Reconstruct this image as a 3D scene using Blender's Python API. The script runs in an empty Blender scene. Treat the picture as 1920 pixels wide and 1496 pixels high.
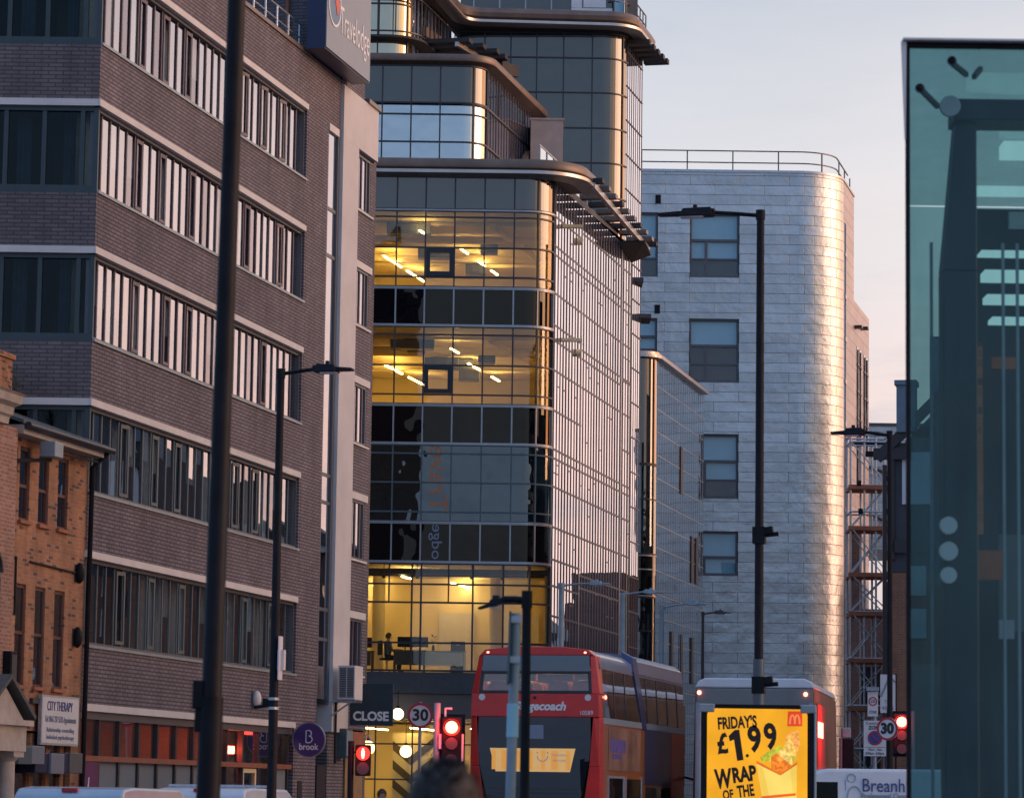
import bpy, bmesh, math, random
from mathutils import Vector, Matrix

random.seed(7)
SC = bpy.context.scene
COL = SC.collection
R = math.radians

# ------------------------------------------------------------------ camera, sky, sun, exposure
CAM_H = 1.6
FOC = 6000.0                      # focal length in pixels of the 1920 wide photograph
PITCH, ROLL = R(7.1), R(0.78)
_F = (0.0, math.cos(PITCH), math.sin(PITCH))
_R0 = (1.0, 0.0, 0.0)
_U0 = (0.0, -math.sin(PITCH), math.cos(PITCH))
_R = tuple(a * math.cos(ROLL) + b * math.sin(ROLL) for a, b in zip(_R0, _U0))
_U = tuple(b * math.cos(ROLL) - a * math.sin(ROLL) for a, b in zip(_R0, _U0))
cam_data = bpy.data.cameras.new('camera')
cam = bpy.data.objects.new('camera', cam_data)
COL.objects.link(cam)
cam.matrix_world = Matrix(((_R[0], _U[0], -_F[0], 0), (_R[1], _U[1], -_F[1], 0), (_R[2], _U[2], -_F[2], CAM_H), (0, 0, 0, 1)))
cam_data.sensor_width = 36.0
cam_data.lens = 36.0 * FOC / 1920.0
cam_data.clip_start = 0.5
cam_data.clip_end = 5000.0
cam_data.dof.use_dof = True
cam_data.dof.focus_distance = 84.0
cam_data.dof.aperture_fstop = 5.0
SC.camera = cam

SUN_AZ, SUN_EL = R(92.0), R(5.0)      # azimuth measured from +Y towards +X
world = bpy.data.worlds.new('World')
SC.world = world
world.use_nodes = True
wn, wl = world.node_tree.nodes, world.node_tree.links
bg = wn['Background']
sky = wn.new('ShaderNodeTexSky')
sky.sky_type = 'NISHITA'
sky.sun_disc = False
sky.sun_elevation = SUN_EL
sky.sun_rotation = SUN_AZ
sky.air_density = 1.0
sky.dust_density = 2.4
sky.ozone_density = 2.0
# dusk air: the Nishita sky plus the pink belt over the horizon, stronger towards the glow on the right
def _wmath(op, a, b=None, c=None):
    n = wn.new('ShaderNodeMath'); n.operation = op
    for i, v in enumerate((a, b, c)):
        if v is None: continue
        if isinstance(v, (int, float)): n.inputs[i].default_value = v
        else: wl.new(v, n.inputs[i])
    return n.outputs[0]
_tc = wn.new('ShaderNodeTexCoord').outputs['Generated']
_sep = wn.new('ShaderNodeSeparateXYZ'); wl.new(_tc, _sep.inputs[0])
_ramp = wn.new('ShaderNodeValToRGB')
_el = _ramp.color_ramp.elements
SKY_STOPS = [(0.0, (0.58, 0.52, 0.54)), (0.115, (0.79, 0.655, 0.62)), (0.155, (0.76, 0.69, 0.68)), (0.195, (0.71, 0.69, 0.70)), (0.25, (0.55, 0.575, 0.625)), (0.45, (0.44, 0.52, 0.64)), (1.0, (0.42, 0.50, 0.66))]
_el[0].position, _el[0].color = SKY_STOPS[0][0], (*SKY_STOPS[0][1], 1)
_el[1].position, _el[1].color = SKY_STOPS[-1][0], (*SKY_STOPS[-1][1], 1)
for p_, c_ in SKY_STOPS[1:-1]:
    e_ = _el.new(p_); e_.color = (*c_, 1)
_cl = wn.new('ShaderNodeTexNoise'); _cl.inputs['Scale'].default_value = 9.0; _cl.inputs['Detail'].default_value = 6
_cm = wn.new('ShaderNodeMapping'); _cm.inputs['Scale'].default_value = (1, 1, 5); wl.new(_tc, _cm.inputs[0]); wl.new(_cm.outputs[0], _cl.inputs['Vector'])
wl.new(_wmath('MULTIPLY_ADD', _wmath('SUBTRACT', _cl.outputs['Fac'], 0.5), 0.035, _sep.outputs[2]), _ramp.inputs['Fac'])
_dot = wn.new('ShaderNodeVectorMath'); _dot.operation = 'DOT_PRODUCT'; wl.new(_tc, _dot.inputs[0])
_dot.inputs[1].default_value = (math.sin(R(60)), math.cos(R(60)), 0.0)
_az = wn.new('ShaderNodeValToRGB'); wl.new(_wmath('MULTIPLY_ADD', _dot.outputs['Value'], 0.5, 0.5), _az.inputs['Fac'])
AZ_STOPS = [(0.0, (0.44, 0.65, 0.98)), (0.27, (0.48, 0.70, 1.03)), (0.55, (0.66, 0.84, 1.08)), (0.78, (1.0, 1.0, 1.01)), (0.92, (1.55, 1.32, 1.22)), (1.0, (2.0, 1.5, 1.2))]
_ae = _az.color_ramp.elements
_ae[0].position, _ae[0].color = 0.0, (*AZ_STOPS[0][1], 1)
_ae[1].position, _ae[1].color = 1.0, (*AZ_STOPS[-1][1], 1)
for p_, c_ in AZ_STOPS[1:-1]:
    e_ = _ae.new(p_); e_.color = (*c_, 1)
_mul = wn.new('ShaderNodeMix'); _mul.data_type = 'RGBA'; _mul.blend_type = 'MULTIPLY'; _mul.inputs[0].default_value = 1.0
_c2 = wn.new('ShaderNodeTexNoise'); _c2.inputs['Scale'].default_value = 16.0; _c2.inputs['Detail'].default_value = 8; _c2.inputs['Roughness'].default_value = 0.6
wl.new(_cm.outputs[0], _c2.inputs['Vector'])
_low = wn.new('ShaderNodeMapRange'); wl.new(_sep.outputs[2], _low.inputs[0])
for i_, v_ in ((1, 0.10), (2, 0.17), (3, 0.34), (4, 0.06)): _low.inputs[i_].default_value = v_
_cb = wn.new('ShaderNodeMapRange'); wl.new(_c2.outputs['Fac'], _cb.inputs[0])
for i_, v_ in ((1, 0.46), (2, 0.62), (3, 0.0), (4, 1.0)): _cb.inputs[i_].default_value = v_
_cmix = wn.new('ShaderNodeMix'); _cmix.data_type = 'RGBA'; wl.new(_wmath('MULTIPLY', _cb.outputs[0], _low.outputs[0]), _cmix.inputs[0])
wl.new(_ramp.outputs['Color'], _cmix.inputs[6]); _cmix.inputs[7].default_value = (0.34, 0.40, 0.50, 1)
wl.new(_cmix.outputs[2], _mul.inputs[6]); _dg = wn.new('ShaderNodeVectorMath'); _dg.operation = 'DOT_PRODUCT'; wl.new(_tc, _dg.inputs[0]); _dg.inputs[1].default_value = (math.sin(SUN_AZ), math.cos(SUN_AZ), 0.0)
_gold = wn.new('ShaderNodeValToRGB'); wl.new(_dg.outputs['Value'], _gold.inputs['Fac'])
_ge = _gold.color_ramp.elements
_ge[0].position, _ge[0].color = 0.60, (1, 1, 1, 1)
_ge[1].position, _ge[1].color = 1.0, (3.4, 1.9, 0.85, 1)
_gm = wn.new('ShaderNodeMix'); _gm.data_type = 'RGBA'; _gm.blend_type = 'MULTIPLY'; _gm.inputs[0].default_value = 1.0
wl.new(_az.outputs['Color'], _gm.inputs[6]); wl.new(_gold.outputs['Color'], _gm.inputs[7])
wl.new(_gm.outputs[2], _mul.inputs[7])
_sc = wn.new('ShaderNodeVectorMath'); _sc.operation = 'SCALE'; wl.new(_mul.outputs[2], _sc.inputs[0]); _sc.inputs['Scale'].default_value = 4.1
_add = wn.new('ShaderNodeVectorMath'); _add.operation = 'MULTIPLY_ADD'
wl.new(sky.outputs[0], _add.inputs[0]); _add.inputs[1].default_value = (0.16, 0.14, 0.16); wl.new(_sc.outputs[0], _add.inputs[2])
wl.new(_add.outputs[0], bg.inputs[0])
bg.inputs[1].default_value = 0.12
sun_data = bpy.data.lights.new('sun', 'SUN')
sun_data.energy = 0.62
sun_data.angle = R(40.0)
sun_data.color = (1.0, 0.75, 0.66)
sun = bpy.data.objects.new('sun', sun_data)
COL.objects.link(sun)
_sd = Vector((math.sin(SUN_AZ) * math.cos(SUN_EL), math.cos(SUN_AZ) * math.cos(SUN_EL), math.sin(SUN_EL)))
sun.rotation_euler = _sd.to_track_quat('Z', 'Y').to_euler()
SC.view_settings.view_transform = 'Standard'
SC.view_settings.look = 'None'
SC.view_settings.exposure = 1.1
SC.view_settings.gamma = 1.0

def ray(px, py):
    u, v = (px - 960.0) / FOC, (748.0 - py) / FOC
    return tuple(_F[i] + u * _R[i] + v * _U[i] for i in range(3))
def at(px, py, Y):
    d = ray(px, py); k = Y / d[1]
    return (d[0] * k, Y, CAM_H + d[2] * k)
STREET_M = 0.22994                     # the street runs away to the right: dx/dy
STREET = math.atan2(1.0, STREET_M)     # its angle, 77 degrees
CA, SA = math.cos(STREET), math.sin(STREET)
def wall(px, py, o, off=0.0):
    """photo pixel -> (distance along the street wall, height) on the plane through o, off metres inward"""
    nx, ny = -SA, CA
    d = ray(px, py)
    k = (o[0] * nx + o[1] * ny + off) / (d[0] * nx + d[1] * ny)
    X, Y, Z = d[0] * k, d[1] * k, CAM_H + d[2] * k
    return (X - o[0]) * CA + (Y - o[1]) * SA, Z

# ------------------------------------------------------------------ materials
def _mat(name):
    m = bpy.data.materials.new(name); m.use_nodes = True
    nt = m.node_tree
    return m, nt.nodes, nt.links, nt.nodes['Principled BSDF']
def _obj(n):
    return n.new('ShaderNodeTexCoord').outputs['Object']
def pm(name, col, rough=0.5, metal=0.0, noise=None, bump=None, coat=0.0, emit=None, estr=0.0, spec=0.5):
    m, n, l, b = _mat(name)
    b.inputs['Base Color'].default_value = (*col, 1)
    b.inputs['Roughness'].default_value = rough
    b.inputs['Metallic'].default_value = metal
    b.inputs['Specular IOR Level'].default_value = spec
    b.inputs['Coat Weight'].default_value = coat
    b.inputs['Coat Roughness'].default_value = 0.05
    if emit:
        b.inputs['Emission Color'].default_value = (*emit, 1)
        b.inputs['Emission Strength'].default_value = estr
    if noise:
        co = _obj(n)
        t = n.new('ShaderNodeTexNoise'); t.inputs['Scale'].default_value = noise[0]
        t.inputs['Detail'].default_value = 5; t.inputs['Roughness'].default_value = 0.65
        l.new(co, t.inputs['Vector'])
        r = n.new('ShaderNodeValToRGB')
        r.color_ramp.elements[0].position = 0.3; r.color_ramp.elements[1].position = 0.72
        a = noise[1]
        r.color_ramp.elements[0].color = (*[c * (1 - a) for c in col], 1)
        r.color_ramp.elements[1].color = (*[min(1, c * (1 + a)) for c in col], 1)
        l.new(t.outputs['Fac'], r.inputs['Fac']); l.new(r.outputs['Color'], b.inputs['Base Color'])
    if bump:
        co = _obj(n)
        t = n.new('ShaderNodeTexNoise'); t.inputs['Scale'].default_value = bump[0]; t.inputs['Detail'].default_value = 4
        l.new(co, t.inputs['Vector'])
        bp = n.new('ShaderNodeBump'); bp.inputs['Strength'].default_value = bump[1]; bp.inputs['Distance'].default_value = 0.02
        l.new(t.outputs['Fac'], bp.inputs['Height']); l.new(bp.outputs['Normal'], b.inputs['Normal'])
    return m
def wall_uv(n, l, theta):
    """horizontal run along a wall of direction theta and height"""
    s = n.new('ShaderNodeSeparateXYZ'); l.new(_obj(n), s.inputs[0])
    mx = n.new('ShaderNodeMath'); mx.operation = 'MULTIPLY'; mx.inputs[1].default_value = math.cos(theta); l.new(s.outputs[0], mx.inputs[0])
    my = n.new('ShaderNodeMath'); my.operation = 'MULTIPLY_ADD'; my.inputs[1].default_value = math.sin(theta)
    l.new(s.outputs[1], my.inputs[0]); l.new(mx.outputs[0], my.inputs[2])
    c = n.new('ShaderNodeCombineXYZ'); l.new(my.outputs[0], c.inputs[0]); l.new(s.outputs[2], c.inputs[1])
    return c.outputs[0]
def brick(name, c1, c2, mortar, theta=0.0, bw=0.225, bh=0.075, ms=0.012, stain=0.25, rough=0.85, bumpd=0.01, odd=None, metal=0.0, bias=0.0, warp=0.0):
    m, n, l, b = _mat(name)
    uv = wall_uv(n, l, theta)
    if warp:
        w = n.new('ShaderNodeTexNoise'); w.inputs['Scale'].default_value = 1.3; l.new(_obj(n), w.inputs['Vector'])
        va = n.new('ShaderNodeVectorMath'); va.operation = 'MULTIPLY_ADD'
        va.inputs[1].default_value = (warp, warp, warp); l.new(w.outputs['Color'], va.inputs[0]); l.new(uv, va.inputs[2])
        uv = va.outputs[0]
    t = n.new('ShaderNodeTexBrick'); l.new(uv, t.inputs['Vector'])
    t.inputs['Scale'].default_value = 1.0; t.inputs['Brick Width'].default_value = bw; t.inputs['Row Height'].default_value = bh
    t.inputs['Mortar Size'].default_value = ms; t.inputs['Mortar Smooth'].default_value = 0.2; t.inputs['Bias'].default_value = bias
    t.inputs['Color1'].default_value = (*c1, 1); t.inputs['Color2'].default_value = (*c2, 1); t.inputs['Mortar'].default_value = (*mortar, 1)
    col = t.outputs['Color']
    if odd:                                     # a scatter of odd-coloured bricks
        t2 = n.new('ShaderNodeTexBrick'); l.new(uv, t2.inputs['Vector'])
        t2.inputs['Scale'].default_value = 1.0; t2.inputs['Brick Width'].default_value = bw; t2.inputs['Row Height'].default_value = bh
        t2.inputs['Mortar Size'].default_value = ms; t2.inputs['Color1'].default_value = (0, 0, 0, 1); t2.inputs['Color2'].default_value = (1, 1, 1, 1); t2.inputs['Mortar'].default_value = (0, 0, 0, 1)
        gt = n.new('ShaderNodeMath'); gt.operation = 'GREATER_THAN'; gt.inputs[1].default_value = 0.86; l.new(t2.outputs['Color'], gt.inputs[0])
        mo = n.new('ShaderNodeMix'); mo.data_type = 'RGBA'; l.new(gt.outputs[0], mo.inputs[0]); l.new(col, mo.inputs[6]); mo.inputs[7].default_value = (*odd, 1)
        col = mo.outputs[2]
    ns = n.new('ShaderNodeTexNoise'); ns.inputs['Scale'].default_value = 0.55; ns.inputs['Detail'].default_value = 7; ns.inputs['Roughness'].default_value = 0.7
    l.new(_obj(n), ns.inputs['Vector'])
    rp = n.new('ShaderNodeMapRange'); rp.inputs[1].default_value = 0.3; rp.inputs[2].default_value = 0.7; rp.inputs[3].default_value = 1 - stain; rp.inputs[4].default_value = 1 + stain
    l.new(ns.outputs['Fac'], rp.inputs[0])
    mp = n.new('ShaderNodeMapping'); mp.inputs['Scale'].default_value = (2.6, 0.22, 1); l.new(uv, mp.inputs[0])
    n3 = n.new('ShaderNodeTexNoise'); n3.inputs['Scale'].default_value = 1.0; n3.inputs['Detail'].default_value = 6; n3.inputs['Roughness'].default_value = 0.7; l.new(mp.outputs[0], n3.inputs['Vector'])
    r3 = n.new('ShaderNodeMapRange'); r3.inputs[1].default_value = 0.35; r3.inputs[2].default_value = 0.7; r3.inputs[3].default_value = 1 + stain * 0.5; r3.inputs[4].default_value = 1 - stain * 0.9; l.new(n3.outputs['Fac'], r3.inputs[0])
    m3 = n.new('ShaderNodeMix'); m3.data_type = 'RGBA'; m3.blend_type = 'MULTIPLY'; m3.inputs[0].default_value = 1.0
    l.new(col, m3.inputs[6]); l.new(r3.outputs[0], m3.inputs[7]); col = m3.outputs[2]
    mm = n.new('ShaderNodeMix'); mm.data_type = 'RGBA'; mm.blend_type = 'MULTIPLY'; mm.inputs[0].default_value = 1.0
    l.new(col, mm.inputs[6]); l.new(rp.outputs[0], mm.inputs[7]); l.new(mm.outputs[2], b.inputs['Base Color'])
    b.inputs['Roughness'].default_value = rough; b.inputs['Metallic'].default_value = metal
    iv = n.new('ShaderNodeMath'); iv.operation = 'SUBTRACT'; iv.inputs[0].default_value = 1.0; l.new(t.outputs['Fac'], iv.inputs[1])
    bp = n.new('ShaderNodeBump'); bp.inputs['Strength'].default_value = 0.6; bp.inputs['Distance'].default_value = bumpd
    l.new(iv.outputs[0], bp.inputs['Height']); l.new(bp.outputs['Normal'], b.inputs['Normal'])
    return m
def zinc(name, theta, base=(0.50, 0.53, 0.57), rh=0.46, bw=1.7, rough=0.3):
    """standing seam metal cladding: seams, per sheet tone and a slight dishing of every sheet"""
    m, n, l, b = _mat(name)
    uv = wall_uv(n, l, theta)
    t = n.new('ShaderNodeTexBrick'); l.new(uv, t.inputs['Vector'])
    t.inputs['Scale'].default_value = 1.0; t.inputs['Brick Width'].default_value = bw; t.inputs['Row Height'].default_value = rh
    t.inputs['Mortar Size'].default_value = 0.014; t.inputs['Mortar Smooth'].default_value = 0.5
    t.inputs['Color1'].default_value = (*[c * 0.90 for c in base], 1); t.inputs['Color2'].default_value = (*[c * 1.06 for c in base], 1)
    t.inputs['Mortar'].default_value = (0.10, 0.11, 0.13, 1)
    ns = n.new('ShaderNodeTexNoise'); ns.inputs['Scale'].default_value = 0.5; ns.inputs['Detail'].default_value = 8; ns.inputs['Roughness'].default_value = 0.65
    l.new(_obj(n), ns.inputs['Vector'])
    rp = n.new('ShaderNodeMapRange'); rp.inputs[1].default_value = 0.3; rp.inputs[2].default_value = 0.7; rp.inputs[3].default_value = 0.8; rp.inputs[4].default_value = 1.12
    l.new(ns.outputs['Fac'], rp.inputs[0])
    mm = n.new('ShaderNodeMix'); mm.data_type = 'RGBA'; mm.blend_type = 'MULTIPLY'; mm.inputs[0].default_value = 1.0
    l.new(t.outputs['Color'], mm.inputs[6]); l.new(rp.outputs[0], mm.inputs[7]); l.new(mm.outputs[2], b.inputs['Base Color'])
    b.inputs['Metallic'].default_value = 0.75
    rr = n.new('ShaderNodeMapRange'); rr.inputs[3].default_value = rough - 0.06; rr.inputs[4].default_value = rough + 0.14; l.new(ns.outputs['Fac'], rr.inputs[0]); l.new(rr.outputs[0], b.inputs['Roughness'])
    n2 = n.new('ShaderNodeTexNoise'); n2.inputs['Scale'].default_value = 1.5; n2.inputs['Detail'].default_value = 4; l.new(_obj(n), n2.inputs['Vector'])
    iv = n.new('ShaderNodeMath'); iv.operation = 'MULTIPLY_ADD'; iv.inputs[1].default_value = -0.08; l.new(t.outputs['Fac'], iv.inputs[0]); l.new(n2.outputs['Fac'], iv.inputs[2])
    bp = n.new('ShaderNodeBump'); bp.inputs['Strength'].default_value = 0.7; bp.inputs['Distance'].default_value = 0.085
    l.new(iv.outputs[0], bp.inputs['Height']); l.new(bp.outputs['Normal'], b.inputs['Normal'])
    return m
def glass(name, tint, base=0.1, top=1.0, gl=(1, 1, 1), wav=0.02, wsc=0.8, rough=0.0, power=3.0):
    """thin pane: see-through with a tint, mirror-like towards grazing angles, slightly wavy"""
    m = bpy.data.materials.new(name); m.use_nodes = True
    n, l = m.node_tree.nodes, m.node_tree.links
    n.clear()
    out = n.new('ShaderNodeOutputMaterial')
    tr = n.new('ShaderNodeBsdfTransparent'); tr.inputs[0].default_value = (*tint, 1)
    g = n.new('ShaderNodeBsdfGlossy'); g.inputs['Color'].default_value = (*gl, 1); g.inputs['Roughness'].default_value = rough
    lw = n.new('ShaderNodeLayerWeight'); lw.inputs['Blend'].default_value = 0.5
    pw = n.new('ShaderNodeMath'); pw.operation = 'POWER'; pw.inputs[1].default_value = power; l.new(lw.outputs['Facing'], pw.inputs[0])
    mr = n.new('ShaderNodeMapRange'); mr.inputs[3].default_value = base; mr.inputs[4].default_value = top; l.new(pw.outputs[0], mr.inputs[0])
    mx = n.new('ShaderNodeMixShader'); l.new(mr.outputs[0], mx.inputs[0]); l.new(tr.outputs[0], mx.inputs[1]); l.new(g.outputs[0], mx.inputs[2])
    l.new(mx.outputs[0], out.inputs[0])
    if wav:
        t = n.new('ShaderNodeTexNoise'); t.inputs['Scale'].default_value = wsc; t.inputs['Detail'].default_value = 2; l.new(_obj(n), t.inputs['Vector'])
        bp = n.new('ShaderNodeBump'); bp.inputs['Strength'].default_value = 1.0; bp.inputs['Distance'].default_value = wav
        l.new(t.outputs['Fac'], bp.inputs['Height']); l.new(bp.outputs['Normal'], g.inputs['Normal'])
    return m
def dark_glass(name, col, base=0.12, top=0.9, wav=0.02, wsc=0.8, gl=(1, 1, 1), power=3.0):
    """opaque back-painted pane"""
    m = glass(name, (1, 1, 1), base, top, gl, wav, wsc, 0.0, power)
    n, l = m.node_tree.nodes, m.node_tree.links
    df = n.new('ShaderNodeBsdfDiffuse'); df.inputs[0].default_value = (*col, 1)
    mx = [x for x in n if x.type == 'MIX_SHADER'][0]
    l.new(df.outputs[0], mx.inputs[1])
    return m
def hazy_glass(name, tint, haze, top=0.9):
    """pane with a streaky haze of scattered skylight put into its colour"""
    m = glass(name, tint, 0.03, top, (0.75, 1.0, 1.0), 0.012, 0.6)
    n, l = m.node_tree.nodes, m.node_tree.links
    mx = [x for x in n if x.type == 'MIX_SHADER'][0]; out = [x for x in n if x.type == 'OUTPUT_MATERIAL'][0]
    df = n.new('ShaderNodeBsdfDiffuse'); df.inputs[0].default_value = (*haze, 1)  # diffuse teal brightens the pane in place of scattered skylight
    mp = n.new('ShaderNodeMapping'); mp.inputs['Scale'].default_value = (3.0, 3.0, 0.5); l.new(_obj(n), mp.inputs[0])
    t = n.new('ShaderNodeTexNoise'); t.inputs['Scale'].default_value = 1.6; t.inputs['Detail'].default_value = 8; t.inputs['Roughness'].default_value = 0.65; l.new(mp.outputs[0], t.inputs['Vector'])
    mr = n.new('ShaderNodeMapRange'); mr.inputs[1].default_value = 0.35; mr.inputs[2].default_value = 0.7; mr.inputs[3].default_value = 0.02; mr.inputs[4].default_value = 0.17; l.new(t.outputs['Fac'], mr.inputs[0])
    m2 = n.new('ShaderNodeMixShader'); l.new(mr.outputs[0], m2.inputs[0]); l.new(mx.outputs[0], m2.inputs[1]); l.new(df.outputs[0], m2.inputs[2]); l.new(m2.outputs[0], out.inputs[0])
    return m
def glow(name, col, s):
    m = bpy.data.materials.new(name); m.use_nodes = True
    n, l = m.node_tree.nodes, m.node_tree.links; n.clear()
    o = n.new('ShaderNodeOutputMaterial'); e = n.new('ShaderNodeEmission'); e.inputs[0].default_value = (*col, 1); e.inputs[1].default_value = s
    l.new(e.outputs[0], o.inputs[0])
    return m
FRONT_T = -STREET                      # direction of camera-facing walls inside a street-aligned frame
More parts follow.
